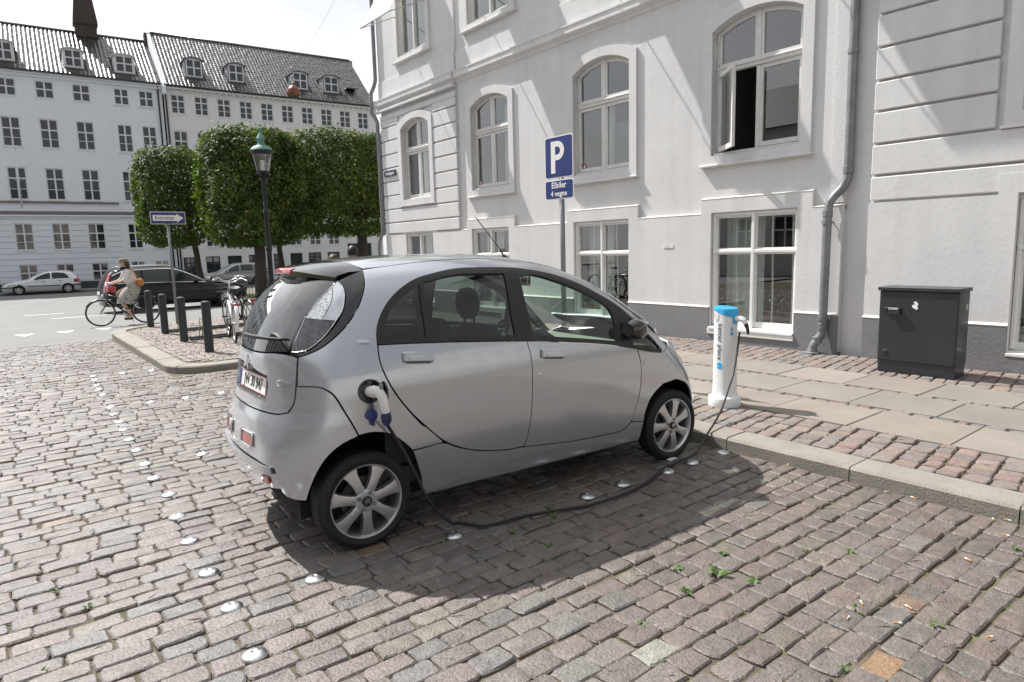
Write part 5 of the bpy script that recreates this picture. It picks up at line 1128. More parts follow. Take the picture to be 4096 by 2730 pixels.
# ============================================================ houses across the square
BA = math.radians(-4)
M_wwall = mat('white_render', (.77, .81, .86), .85, var=.03, vscale=.6); M_wwall2 = mat('cream_render', (.76, .76, .755), .85, var=.04, vscale=.5); M_band = mat('brown_band', (.20, .17, .16), .8); M_bwood = mat('far_window_paint', (.72, .73, .74), .5)
M_bpane = mat('far_window_glass', (.022, .026, .034), .06, 0, spec=.9, coat=.6); M_tile = mat('glazed_tile', (.020, .020, .024), .33, 0, attr='tint', spec=1.0)
M_brick = mat('old_brick', (.062, .048, .04), .9, var=.35, vscale=9, speck=.3, sscale=40); M_lead = mat('lead_flashing', (.22, .24, .27), .5, .3); M_gut = mat('dark_gutter', (.03, .035, .035), .5); M_pl = mat('dark_plinth', (.05, .055, .065), .8)
def bhouse(name, label, x0, x1, setback, mwall):
    o = thing(name, label, 'house', (x0, 54+math.tan(BA)*x0, 0), BA); o['x0'] = x0; return o
cosb = math.cos(BA)
def lx(t, X): return (X-t['x0'])/cosb          # world X -> distance along the facade
WMESH = {}
def far_window(t, X0, X1, z0, z1, rows, m_frame=M_bwood, name='window', arch=False):
    """window with centre post; rows: relative heights of horizontal bars, first is the thick transom"""
    w_ = round((X1-X0)/cosb, 2); key = (w_, round(z1-z0, 2), tuple(rows), arch)
    if key not in WMESH:
        h_ = z1-z0; mb = MB(); fw = .07
        P_ = rect(0, w_, 0, h_) if not arch else archpoly(0, w_, 0, h_-.11, h_)
        mb2 = MB(); bars = sorted(rows); zs = [fw]+[b*h_ for b in bars]+[h_-fw]; holes_ = []
        for c in range(2):
            xa, xb = (fw, w_/2-.045) if c == 0 else (w_/2+.045, w_-fw)
            for i in range(len(zs)-1):
                za = zs[i]+(.0 if i == 0 else (.04 if rows[0]*h_ == zs[i] else .018)); zb = zs[i+1]-(.0 if i == len(zs)-2 else (.04 if rows[0]*h_ == zs[i+1] else .018))
                if arch and i == len(zs)-2: zb -= .06
                holes_.append(rect(xa, xb, za, zb))
        slab(mb2, P_, holes_, -.01, .05, 'y'); fo = mb2.build('window', m_frame); me = fo.data; bpy.data.objects.remove(fo)
        pm = []
        for q in holes_:
            mb3 = MB(); mb3.add([(a, .028, b) for a, b in q], [(0, 1, 2, 3)]); po_ = mb3.build('pane', M_bpane); pm.append(po_.data); bpy.data.objects.remove(po_)
        mb4 = MB(); mb4.box((w_/2, -.04, -.03), (w_+.14, .10, .06)); so_ = mb4.build('sill', m_frame); sd = so_.data; bpy.data.objects.remove(so_)
        WMESH[key] = (me, pm, sd)
    me, pm, sd = WMESH[key]; wo = bpy.data.objects.new(name, me); COL.objects.link(wo); wo.parent = t; wo.location = (lx(t, X0), .06, z0)
    for d_, nm in [(q, 'pane') for q in pm]+([(sd, 'sill')] if not arch else []):
        c = bpy.data.objects.new(nm, d_); COL.objects.link(c); c.parent = wo
    return wo
def tiled_roof(t, xa, xb, ze, zr, dep, dormers=(), name='roof', tw=.25):
    """pantiles: each tile a curved piece with its own lower edge"""
    L_ = math.hypot(dep+.35, zr-ze); n_r = int(L_/.31); n_c = int((xb-xa)/tw); mb = MB(); r = random.Random(9)
    ux = (dep+.35)/L_; uz_ = (zr-ze)/L_
    for i in range(n_r):
        for j in range(n_c):
            x_ = xa+j*(xb-xa)/n_c; s0 = i*L_/n_r; s1 = (i+1.12)*L_/n_r; xm = x_+tw/2; ym = -.35+ux*(s0+.15); zm = ze+uz_*(s0+.15)
            if any(a < xm < b and zm < zt_ and zm > zb_ for a, b, zb_, zt_ in dormers): continue
            V_ = []; g = r.uniform(.7, 1.4); tw_ = (xb-xa)/n_c; tl = r.uniform(-.012, .012)
            for s_, lf in ((s0, .034), (s1, .016)):
                for q in range(5):
                    a = q/4; hh = lf+.034*math.sin(PI*min(1, a/.62))*(1 if a < .62 else 0)-.012*math.sin(PI*max(0, (a-.62)/.38))+tl*a
                    V_.append((x_+a*tw_*1.03, -.35+ux*s_-uz_*hh, ze+uz_*s_+ux*hh))
            V_ += [(V_[q][0], V_[q][1]+uz_*.03, V_[q][2]-ux*.03) for q in range(5)]
            V_ += V_[:5]; mb.add(V_, [(q, q+1, q+6, q+5) for q in range(4)]+[(10+q, 11+q, q+16, q+15) for q in range(4)], tint=(.034*g, .027*g, .027*g))
    base = MB(); base.prism([(-.33, ze-.06), (dep, zr-.05), (2*dep+.3, ze-.06)], xa, xb, 'x'); ro_ = base.build(name, M_gut, t)
    tag(mb.build('roof_tiles', M_tile, ro_, smooth=True), kind='stuff')
    rd = MB(); rd.tube([(xa, dep, zr+.02), (xb, dep, zr+.02)], .11, 10); rd.build('ridge', M_tile, ro_, smooth=True).data.color_attributes.new('tint', 'FLOAT_COLOR', 'POINT').data.foreach_set('color', [.02, .02, .023, 1]*len(rd.v))
    return ro_
def dormer(t, roof, X0, X1, z0, z1, dep, mside=M_lead, yo=.55):
    """curved-top dormer window standing on the roof slope"""
    a, b = lx(t, X0), lx(t, X1); mb = MB(); P_ = archpoly(a, b, z0, z1-.13, z1)
    mb.prism(P_[::1], yo, yo+dep, 'y'); d_ = mb.build('dormer', mside, roof)
    mb = MB(); Q_ = [(x, z) for x, z in archpoly(a-.08, b+.08, z1-.20, z1-.10, z1+.06)][2:]; Q2 = [(x, z-.06) for x, z in Q_[::-1]]; mb.prism(Q_+Q2, yo-.18, yo+dep, 'y'); mb.build('dormer_hood', mside, roof)
    w_ = far_window(t, X0+.09, X1-.09, z0+.06, z1-.03, [.5], arch=True, name='dormer_window'); w_.location.y = yo-.03; w_.parent = t
    return d_
DEP = 5.0
lift = lambda z, d_: 1.69+(z-1.69)*(54+d_)/54
# --- white house on the left
hw = bhouse('white_house', 'white rendered four-storey house with black tiled roof and round-topped dormers', -14, 11.35, 0, M_wwall)
cols = [(2.0+2*k, 3.0+2*k) for k in range(-7, 3)]+[(8.36, 9.25), (9.85, 10.75)]
rowsL = [(2.34, 4.08, [.62, .31]), (5.60, 7.64, [.66, .33]), (8.92, 10.76, [.62, .31]), (12.06, 13.14, [.52])]
holes_ = []
for a, b in cols:
    for z0, z1, _ in rowsL: holes_.append(rect(lx(hw, a), lx(hw, b), z0, z1))
    holes_.append(rect(lx(hw, a), lx(hw, b), .2 if a < 8 else 1.0, 1.42))
hm = [h for h in holes_ if h[0][0] < lx(hw, 8)]; hs = [h for h in holes_ if h[0][0] >= lx(hw, 8)]
mb = MB(); slab(mb, rect(0, lx(hw, 7.98), -.9, 13.55), hm, 0, .25, 'y'); mb.build('wall', M_wwall, hw)
mb = MB(); slab(mb, rect(lx(hw, 7.98), lx(hw, 11.3), -.9, 13.62), hs, .03, .25, 'y'); mb.build('wall', M_wwall, hw)
mb = MB(); mb.box((lx(hw, -3), 5.5, 6.5), (21.8, 10, 13.9)); mb.box((lx(hw, 9.6), 5.5, 6.5), (3.2, 10, 13.9)); mb.build('core', M_room, hw)
for a, b in cols:
    for z0, z1, rw in rowsL: far_window(hw, a, b, z0, z1, rw)
    far_window(hw, a, b, .2 if a < 8 else 1.0, 1.42, [.55] if a < 8 else [.9], name='basement_window')
for z0, z1, xe in ((5.38, 5.50, 7.98), (4.66, 4.86, 11.3)): mb = MB(); mb.box((lx(hw, xe)/2, -.05, (z0+z1)/2), (lx(hw, xe), .12, z1-z0)); mb.build('string_course', M_band, hw)
mb = MB(); mb.box((lx(hw, 11.3)/2, -.07, 4.58), (lx(hw, 11.3), .10, .10)); mb.build('moulding', M_wwall, hw)
mb = MB(); mb.box((lx(hw, 11.3)/2, -.06, 13.40), (lx(hw, 11.3)-.02, .14, .16)); mb.box((lx(hw, 11.3)/2, -.14, 13.56), (lx(hw, 11.35), .30, .14)); mb.build('cornice', M_wwall, hw)
mb = MB(); mb.box((lx(hw, 11.3)/2, -.30, 13.66), (lx(hw, 11.3), .14, .10)); mb.build('gutter', M_gut, hw)
zz = 4.35; cuts = [(a-.06, b+.06) for a, b in cols if b < 8]
while zz > .1:                 # rustication joints of the ground floor (surface strips, groove shade put into their grey)
    xs = [-14]+[q for c in cuts for q in c]+[7.96] if (2.2 < zz < 4.1 or zz < 1.45) else [-14, 7.96]
    for q in range(0, len(xs), 2): mb = MB(); mb.box(((lx(hw, xs[q])+lx(hw, xs[q+1]))/2, -.004, zz), (lx(hw, xs[q+1])-lx(hw, xs[q]), .012, .022)); mb.build('joint_line', mat('shadow_joint', (.34, .36, .40), .9), hw)
    zz -= .37
mb = MB(); mb.box((lx(hw, 11.3)/2, -.06, -.1), (lx(hw, 11.3), .14, .62)); mb.build('plinth', M_pl, hw)
dl = [(2.0-3.0, 3.13-3.0), (2.0, 3.13), (5.70, 6.85), (8.60, 9.85)]
rf = tiled_roof(hw, 0, lx(hw, 11.2), 13.62, lift(16.38, DEP), DEP, [(lx(hw, a)-.05, lx(hw, b)+.05, 14.1, 15.6) for a, b in dl])
for a, b in dl: dormer(hw, rf, a, b, lift(14.2, .55)-.05, lift(15.38, .55), 2.2, M_bwood)
def chim(parent, X, w_, d_, z0, z1, taper, cap):
    mb = MB(); a = lx(hw, X); mb.prism([(a-w_/2-.06, 0), (a+w_/2+.06, 0), (a+w_/2+.06, .25), (a-w_/2-.06, .25)], DEP-d_/2-.04, DEP+d_/2+.04, 'y', t=(0, 0, z0)); mb.box((a, DEP, (z0+cap)/2), (w_, d_, cap-z0)); co_ = mb.build('chimney', M_brick, parent)
    if taper:
        mb = MB(); V_ = [(a+sx*(w_/2+.09), DEP+sy*(d_/2+.09), cap) for sx, sy in ((-1, -1), (1, -1), (1, 1), (-1, 1))]+[(a+sx*(w_/2+.09), DEP+sy*(d_/2+.09), cap+.22) for sx, sy in ((-1, -1), (1, -1), (1, 1), (-1, 1))]+[(a+sx*w_*.20, DEP+sy*d_*.2, z1) for sx, sy in ((-1, -1), (1, -1), (1, 1), (-1, 1))]
        mb.add(V_, [(3, 2, 1, 0)]+[(i+4*k, (i+1) % 4+4*k, (i+1) % 4+4*k+4, i+4*k+4) for k in range(2) for i in range(4)]+[(8, 9, 10, 11)]); mb.build('chimney_hood', M_brick, co_)
chim(rf, 7.45, 1.32, 1.0, lift(16.1, DEP), lift(20.8, DEP), True, lift(16.9, DEP)); chim(rf, 11.45, .62, .6, lift(16.0, DEP), 0, False, lift(16.95, DEP))
# --- cream house on the right, behind the trees
hc = bhouse('cream_house', 'cream house with long glossy black roof and four dormers above the trees', 11.42, 27.3, 0, M_wwall2)
colR = [(11.82+1.54*k, 12.74+1.54*k) for k in range(10)]; rowsR = [(2.35, 3.75, [.62, .31]), (5.35, 7.1, [.62, .31]), (8.75, 10.6, [.62, .31]), (11.78, 13.10, [.66, .33])]
holes_ = [rect(lx(hc, a), lx(hc, b), z0, z1) for a, b in colR for z0, z1, _ in rowsR if not (a > 23.6 and z0 < 2.5)]
shop = [(11.7, 12.65, .1, 1.62), (13.22, 14.2, .1, 1.65), (16.27, 16.95, .1, 1.70), (18.12, 18.85, .1, 1.72), (20.87, 21.9, .5, 1.76), (22.43, 23.45, .7, 1.76)]; doors_ = [(14.74, 15.75, -.2, 1.66), (19.41, 20.38, -.2, 1.74), (24.18, 26.28, -.3, 2.42)]
holes_ += [rect(lx(hc, a), lx(hc, b), z0, z1) for a, b, z0, z1 in shop+doors_]
mb = MB(); slab(mb, rect(0, lx(hc, 27.35), -.9, 13.55), holes_, 0, .25, 'y'); mb.build('wall', M_wwall2, hc)
mb = MB(); mb.box((lx(hc, 19.3), 5.5, 6.5), (15.7, 10, 13.9)); mb.build('core', M_room, hc)
for a, b in colR:
    for z0, z1, rw in rowsR:
        if not (a > 23.6 and z0 < 2.5): far_window(hc, a, b, z0, z1, rw)
for a, b, z0, z1 in shop: far_window(hc, a, b, z0, z1, [.72], M_gut, 'shop_window')
for a, b, z0, z1 in doors_: mb = MB(); mb.box(((lx(hc, a)+lx(hc, b))/2, .16, (z0+z1)/2), (lx(hc, b)-lx(hc, a), .06, z1-z0)); mb.build('door', mat('dark_door', (.02, .03, .03), .6), hc)
mb = MB(); mb.box((lx(hc, 27.3)/2, -.10, 13.50), (lx(hc, 27.35), .26, .14)); mb.box((lx(hc, 27.3)/2, -.03, 13.28), (lx(hc, 27.35), .10, .08)); mb.build('cornice', M_wwall2, hc)
for k in range(33): mb = MB(); mb.box((.25+k*.485, -.10, 13.38), (.12, .16, .10)); mb.build('corbel', M_wwall2, hc)
mb = MB(); mb.box((lx(hc, 27.3)/2, -.30, 13.64), (lx(hc, 27.3), .14, .10)); mb.build('gutter', M_gut, hc)
dr = [(13.05, 14.28), (15.95, 17.18), (20.72, 22.0), (23.2, 24.55)]
rf2 = tiled_roof(hc, .15, lx(hc, 27.2), 13.62, lift(17.04, DEP), DEP, [(lx(hc, a)-.05, lx(hc, b)+.05, 14.3, 15.9) for a, b in dr])
for a, b in dr: dormer(hc, rf2, a, b, lift(14.42, .75)-.05, lift(15.72, .75), 2.4, M_lead, .75)
mb = MB(); L_ = math.hypot(DEP+.35, lift(17.04, DEP)-13.62); an = math.atan2(lift(17.04, DEP)-13.62, DEP+.35); mb.box((lx(hc, 25.6), 1.25, 15.13), (.85, .95, .10), M=None); sk = mb.build('skylight', M_bpane, rf2); sk.rotation_euler = (0, 0, 0)
mb = MB(); mb.prism([(-.45, 13.5), (DEP+.1, lift(17.04, DEP)+.25), (DEP+.1, 13.0), (-.45, 13.0)], -.12, .12, 'x'); mb.build('parapet', M_wwall, hc)
mb = MB(); mb.box((lx(hc, 26.3)+.6, DEP+1.5, 16.2), (2.0, 1.0, 5.2)); mb.build('gable_stack', mat('grey_render', (.32, .33, .35), .9, var=.15, vscale=1), hc)
for X_, t_, z1 in ((11.05, hw, 13.5), (11.52, hc, 13.3)):
    pt_ = thing('rain_pipe', ['thin dark rain pipe at the end of the white house', 'thin dark rain pipe at the joint of the cream house'][t_ is hc], 'downpipe', (X_, 54+math.tan(BA)*X_-.08, -.4)); mb = MB(); mb.tube([(0, 0, 0), (0, 0, z1+.3), (0, -.1, z1+.5), (0, -.2, z1+.58)], .055, 8); mb.build('pipe', M_gut, pt_, smooth=True)
# flagpole on the white house
fp = thing('flagpole', 'slim white flagpole mounted on the white house', 'flagpole', (2.52, 53.2, 5.0)); mb = MB(); mb.tube([(0, 0, 0), (0, -.75, 3.6)], [.045, .03], 8); mb.build('pole', M_bwood, fp, smooth=True); mb = MB(); mb.lathe([(0, 0), (.09, .02), (.10, .05), (0, .09)], 10, t=(0, -.75, 3.58)); mb.build('knob', M_bwood, fp, smooth=True)
for s in (-1, 1): mb = MB(); mb.tube([(0, -.35, 1.65), (s*.45, .2, 1.95)], .008, 5); mb.build('stay', M_bwood, fp)
# pavement in front of the houses
mb = MB(); V_ = []
for X_, off_ in ((-40, 0), (60, 0)): yb = 54+math.tan(BA)*X_; V_ += [(X_, yb-2.6, gz(51)+.0), (X_, yb-2.6, gz(51)+.10), (X_, yb+.2, gz(52)+.13)]
mb.add(V_, [(0, 3, 4, 1), (1, 4, 5, 2)]); tag(mb.build('far_pavement', M_flag), kind='structure').data.color_attributes.new('tint', 'FLOAT_COLOR', 'POINT').data.foreach_set('color', [.2, .2, .2, 1]*6)
# hanging lamp over the street, on its wires
hl_ = thing('hanging_lamp', 'copper dome street lamp hanging on wires in front of the black roof', 'street lamp', (9.38, 24, 7.25))
mb = MB(); mb.lathe([(.19, -.02), (.23, .06), (.225, .16), (.17, .27), (.08, .33), (.04, .36), (.05, .42), (.03, .46)], 20); mb.build('dome', mat('aged_copper', (.16, .06, .035), .35, .6), hl_, smooth=True)
mb = MB(); mb.lathe([(0, -.10), (.12, -.07), (.18, -.02)], 16, cap=False); mb.build('bowl', M_lglass, hl_, smooth=True)
mb = MB(); mb.tube([(0, 0, .44), (0, 0, .95)], .018, 8); mb.lathe([(.02, .6), (.05, .64), (.02, .7)], 8); mb.lathe([(.02, .86), (.06, .92), (.02, 1.0)], 8); mb.build('stem', M_zinc, hl_)
M_wire = mat('wire', (.3, .3, .3), .5)
for a, b, lb in (((9.38, 24, 8.25), (9.3, 17.9, 10.4), 'thin wire from the copper lamp up to the pale corner house'), ((9.38, 24, 8.25), (13.6, 53.0, 12.6), 'thin wire from the copper lamp back to the cream house'), ((-8, 30, 12.0), (3.5, 53.3, 12.4), 'thin wire crossing the sky beside the brick chimney')):
    mb = MB(); A_, B_ = Vector(a), Vector(b); mb.tube([tuple(A_.lerp(B_, k/12)-Vector((0, 0, .35*math.sin(PI*k/12)))) for k in range(13)], .0035, 5); tag(mb.build('overhead_wire', M_wire), lb, 'wire')
# --- houses behind the viewer and across the side street: they close the square and show in reflections
def backdrop(name, label, cx, cy, rz, W_, H_, mw):
    t = thing(name, label, 'house', (cx, cy, 0), rz); n_c = int(W_/2.2); rows_ = [q for q in ((1.2, 2.9), (4.4, 6.5), (7.8, 9.7)) if q[1] < H_]; wins = [(-W_/2+.7+k*2.2, -W_/2+1.8+k*2.2) for k in range(n_c)]
    mb = MB(); slab(mb, rect(-W_/2, W_/2, -.3, H_), [rect(a, b, z0, z1) for a, b in wins for z0, z1 in rows_], 0, .2, 'y'); mb.build('wall', mw, t)
    for a, b in wins:
        for z0, z1 in rows_: mb = MB(); mb.box(((a+b)/2, .15, (z0+z1)/2), (b-a, .04, z1-z0)); w_ = mb.build('window', M_bpane, t); mb = MB(); mb.box(((a+b)/2, .10, (z0+z1)/2), (.08, .06, z1-z0)); mb.box(((a+b)/2, .10, z0+(z1-z0)*.62), (b-a, .06, .08)); mb.build('frame', M_bwood, w_)
    mb = MB(); mb.prism([(-.4, H_), (4.5, H_+3), (9.5, H_)], -W_/2, W_/2, 'x'); mb.build('roof', M_gut, t); mb = MB(); mb.box((0, 5, H_/2), (W_-.1, 9.4, H_-.2)); mb.build('core', M_room, t)
backdrop('street_house', 'grey rendered house closing the far side of the parking street', -13.5, 6, math.radians(90), 44, 7.4, mat('grey_house_render', (.58, .565, .54), .9, var=.05, vscale=.5))
backdrop('street_house', 'pale rendered house at the other end of the parking street', 2, -42, math.radians(180), 60, 12, mat('pale_house_render', (.45, .44, .42), .9, var=.05, vscale=.5))
# ============================================================ trees, railings, traffic, people
def leafmat(name, c1, c2):
    m = bpy.data.materials.new(name); m.use_nodes = True; t = m.node_tree; n = t.nodes; l = t.links; b = n['Principled BSDF']
    at = n.new('ShaderNodeAttribute'); at.attribute_name = 'tint'; l.new(at.outputs['Color'], b.inputs['Base Color']); b.inputs['Roughness'].default_value = .6; b.inputs['Specular IOR Level'].default_value = .35
    tr = n.new('ShaderNodeBsdfTranslucent'); mi = n.new('ShaderNodeMixShader'); mi.inputs[0].default_value = .36; g = n.new('ShaderNodeMix'); g.data_type = 'RGBA'; g.blend_type = 'MULTIPLY'; g.inputs[0].default_value = 1; g.inputs[7].default_value = (1.5, 1.6, .7, 1)
    l.new(at.outputs['Color'], g.inputs[6]); l.new(g.outputs[2], tr.inputs[0]); l.new(b.outputs[0], mi.inputs[1]); l.new(tr.outputs[0], mi.inputs[2]); l.new(mi.outputs[0], n['Material Output'].inputs[0]); return m
M_leaf = leafmat('lime_leaf', None, None); M_bark = mat('bark', (.055, .045, .035), .9, var=.3, vscale=8, bump=.8, bscale=14)
def hn(x, y, z, s):       # cheap smooth noise
    return math.sin(x*1.7+s)*math.sin(y*1.9+s*1.3)*math.sin(z*1.5+s*.7)+.5*math.sin(x*3.9+s*2)*math.sin(y*4.3-s)*math.sin(z*3.7+s*3)
def lime(label, X, Y, wx, wy, z0, z1, tr, seed, n_leaf, lean=(0, 0), off_=(0, 0)):
    """clipped lime tree: straight trunk, limbs and a box-shaped crown of leaves"""
    r = random.Random(seed); t = thing('lime_tree', label, 'tree', (X, Y, gz(Y)-.02)); b0 = z0-gz(Y); b1 = z1-gz(Y); cx, cy = off_
    mb = MB(); pts = [(lean[0]*k/5+.02*math.sin(k*2+seed), lean[1]*k/5, (b0+.9)*k/5) for k in range(6)]; mb.tube(pts, [tr*1.35, tr*1.05, tr, tr*.95, tr*.9, tr*.85], 12); top = pts[-1]; mb.build('trunk', M_bark, t, smooth=True)
    for k in range(9):
        a = 2*PI*k/9+r.uniform(-.3, .3); e = (cx+wx*.40*math.cos(a), cy+wy*.40*math.sin(a), b0+(b1-b0)*r.uniform(.25, .9)); q = (top[0]*.6+e[0]*.4, top[1]*.6+e[1]*.4, top[2]*.5+e[2]*.5+.2)
        mb = MB(); mb.tube(catmull([(top[0], top[1], top[2]-r.uniform(.1, .6)), q, e], 5), [tr*.45*(1-i/11)+.012 for i in range(11)], 7); mb.build('limb', M_bark, t, smooth=True)
    mb = MB(); V_, F_, T_ = [], [], []; zc = (b0+b1)/2; hz = (b1-b0)/2; done = 0
    while done < n_leaf:
        u, v, w_ = r.uniform(-1, 1), r.uniform(-1, 1), r.uniform(-1, 1); e = 5.0
        d_ = (abs(u)**e+abs(v)**e+abs(w_)**e)**(1/e)
        if d_ > 1 or d_ < 1e-3: continue
        sh = r.random()
        rad = 1-abs(r.gauss(0, .10)) if sh < .66 else d_**.5
        k = rad/d_; x, y, z = u*k*wx/2, v*k*wy/2, w_*k*hz
        nz = hn(x*1.3, y*1.3, z*1.3, seed); bul = 1+.055*nz+.05*r.gauss(0, 1)*(1 if w_ > .6 else .6)
        x *= bul; y *= bul; z *= 1+.06*nz
        if w_ > .7 and r.random() < .12: z += r.uniform(.05, .32)*(1 if hn(x*4, y*4, 1, seed) > 0 else .2)
        if z < -hz*.55 and r.random() < .45+.5*(hn(x*2, y*2, 0, seed+3) > 0)*.6: continue     # ragged underside
        if hn(x*2.1, y*2.1, z*2.1, seed+9) > .62: continue                                       # gaps between clumps
        p = Vector((cx+x, cy+y, zc+z+r.uniform(0, .10)*(w_ > .75)))
        n_ = Vector((u+r.uniform(-.9, .9), v+r.uniform(-.9, .9), w_+r.uniform(-.4, 1.3))); n_ = n_.normalized() if n_.length > .01 else Vector((0, 0, 1))
        a = n_.orthogonal().normalized(); b = n_.cross(a); an = r.uniform(0, 2*PI); a, b = a*math.cos(an)+b*math.sin(an), b*math.cos(an)-a*math.sin(an)
        s_ = r.choice((.04, .055, .07, .09))*r.uniform(.85, 1.15); i0 = len(V_)
        V_ += [tuple(p-a*s_), tuple(p+b*s_*.75), tuple(p+a*s_*1.1+n_*s_*.2), tuple(p-b*s_*.75)]; F_.append((i0, i0+1, i0+2, i0+3))
        g = r.uniform(.65, 1.4)*max(.35, 1+.45*nz+.25*hn(x*3.1, y*3.1, z*3.1, seed+5)); yl = r.uniform(0, 1); c = (.042+.026*yl, .078+.018*yl, .015) if r.random() > .01 else (.25, .16, .03)
        T_ += [(c[0]*g, c[1]*g, c[2]*g, 1)]*4; done += 1
    mb.v = V_; mb.f = F_; mb.mi = [0]*len(F_); mb.tint = T_; mb.build('crown', M_leaf, t); return t
lime('clipped lime tree with a slim leaning trunk behind the one-way sign', 8.75, 36, 2.95, 3.4, 2.2, 6.75, .15, 1, 17000, (-.35, 0), (-1.12, 0))
lime('clipped lime tree with a thick trunk behind the street lamp', 9.35, 29, 3.75, 3.8, 2.05, 6.75, .24, 2, 26000, (.05, 0), (-.15, 0))
lime('clipped lime tree with a thin trunk between the thick-trunked trees', 13.2, 37, 4.2, 3.8, 2.5, 7.1, .15, 5, 16000, (-.2, 0), (0, 0))
lime('clipped lime tree reaching to the corner of the pale house', 14.6, 30, 6.2, 4.4, 2.55, 7.15, .24, 4, 34000, (.1, 0), (-.7, 0))
lime('clipped lime tree farther back, seen over the roof of the silver car', 17.9, 37, 4.6, 4.0, 2.6, 7.1, .18, 6, 9000, (0, 0), (0, 0))
# grass strip with railing round the trees
mb = MB(); mb.add([(7.0, 27.6, gz(27.6)+.02), (30, 27.6, gz(27.6)+.02), (30, 39.5, gz(39.5)+.02), (6.6, 39.5, gz(39.5)+.02)], [(0, 1, 2, 3)]); tag(mb.build('tree_square', mat('dusty_grass', (.10, .10, .05), .95, var=.4, vscale=2, dark=((.22, .19, .15), 1.2, .45, .6))), kind='structure')
mb = MB(); mb.add([(6.6, 27.2, gz(27.2)-.02), (30, 27.2, gz(27.2)-.02), (6.6, 27.2, gz(27.2)+.09), (30, 27.2, gz(27.2)+.09), (6.6, 27.62, gz(27.2)+.09), (30, 27.62, gz(27.2)+.09)], [(0, 1, 3, 2), (2, 3, 5, 4)]); tag(mb.build('square_kerb', M_kerb), kind='structure')
fe = thing('iron_railing', 'low black iron railing in front of the trees', 'railing', (7.6, 28.3, gz(28.3)))
for z in (.12, .78): mb = MB(); mb.box((5.5, 0, z), (11, .03, .03)); mb.build('rail', M_iron, fe)
for k in range(92): mb = MB(); mb.box((.06+k*.12, 0, .45), (.016, .016, .80 if k % 2 else .9)); mb.build('railing_bar', M_iron, fe)
# ------------------------------------------------------------ other cars, built like the first from body surfaces
_own = {k: globals()[k] for k in ('_T', 'carW', 'carTop', 'carRear', 'carFront', 'carF', 'XA', 'XB', 'RS', 'car')}
def use_body(side, top, rear, front, rearc, frontc, wmax, xa, xb, rs, root):
    T = {k: _tab(v) for k, v in (('side', side), ('top', top), ('rear', rear), ('front', front))}
    def F(x, y, z):
        ay = np.abs(y); ev = lambda k, q: np.interp(q, *T[k])
        sd = (ay-ev('side', z)+.05*np.clip((x-xb)/.9, 0, 1)**2+.03*np.clip((xa-x)/.9, 0, 1)**2)*.96; tz = ev('top', x); dz = (ev('top', x+.03)-ev('top', x-.03))/.06
        tp = (z-tz+.04*(ay/(wmax*.7))**2.2)/np.sqrt(1+dz*dz); re = (ev('rear', z)+rearc*(ay/wmax)**2.6-x)*.95; fr = (x-ev('front', z)+frontc*(ay/wmax)**2.4)*.93
        return smax(smax(smax(sd, tp, .12), smax(re, fr, .05), .20), .17-z, .05)
    globals().update(carF=F, XA=xa, XB=xb, RS=rs, car=root)
def far_car(name, label, loc, rz, body, wb, paint, arch_r, wins, wheel_r, lights, plate_z, extras=None, trimc=None):
    t = thing(name, label, 'car', (*loc, gz(loc[1])), rz); use_body(*body[:10], t); xa, xb, rs = body[7:10]
    ur = xa-rs*PI/2; uf = xb+rs*PI/2; to = lambda x, y: float(to_u(np.array([x]), np.array([y]))[0]); w0 = body[6]
    def archp(xc):
        return [(to(xc+arch_r*math.cos(a), -w0*.97), .30+arch_r*math.sin(a)) for a in [math.radians(195-210*i/12) for i in range(13)]]
    ar_, af_ = archp(0), archp(wb); ztop = 1.6
    zr_ = lambda u: None
    rail = body[-1] if False else body[10]
    outline = [(ur, .26)]+[(q[0], max(q[1], .22)) for q in ar_]+[(q[0], max(q[1], .22)) for q in af_]+[(uf, .26), (uf, rail[-1][1])]+[q for q in rail[::-1]]
    for o in panel('body_side', outline, paint, mirror=True, grid=.09, thick=0, smooth=False): pass
    xs = [p_[0] for p_ in body[11]]; P_ = [(x, -y) for x, y in body[11]]+[(x, y) for x, y in body[11][::-1]]
    panel('body_top', P_, paint, fn=topz, grid=.10, thick=0, smooth=False)
    for nm, poly, m_ in wins: panel(nm, poly, m_, mirror=True, grid=.10, thick=0, offset=.006)
    for nm, poly, m_ in lights: panel(nm, poly, m_, mirror=True, grid=.06, thick=.01, offset=.008)
    for xc in (0, wb):
        for s in (-1, 1):
            mb = MB(); Mx = Matrix(((1, 0, 0), (0, 0, s), (0, -s, 0))); tt = Vector((xc, s*(w0-.03), wheel_r)); mb.lathe([(.19, -.01), (.21, .0), (wheel_r-.03, .0), (wheel_r, -.03), (wheel_r, -.17), (wheel_r-.03, -.2)], 26, M=Mx, t=tt); wo = mb.build('wheel', M_tyre, t, ang=40)
            mb = MB(); mb.lathe([(.2, -.02), (.195, .004), (.17, -.006)], 26, M=Mx, t=tt, cap=False)
            for k in range(9): mb.box((.105, 0, -.004), (.15, .042, .014), M=Mx@Matrix.Rotation(2*PI*k/9, 3, 'Z'), t=tt)
            mb.lathe([(.06, -.02), (.05, .008), (0, .01)], 14, M=Mx, t=tt); mb.build('rim', M_alloy, wo)
            mb = MB(); vs = [((arch_r+.05)*math.cos(a)+xc, s*(w0-yy), .30+(arch_r+.05)*math.sin(a)) for yy in (.03, .33) for a in [PI*i/14 for i in range(15)]]; mb.add(vs, [(i, i+1, i+16, i+15) for i in range(14)]+[list(range(15, 30))]); mb.build('wheel_liner', M_well, t)
    mb = MB(); mb.box((wb/2, 0, .26), (wb+1.0, w0*1.7, .12)); mb.build('underbody', M_well, t)
    if extras: extras(t)
    globals().update({k: _own[k] for k in _own}); return t
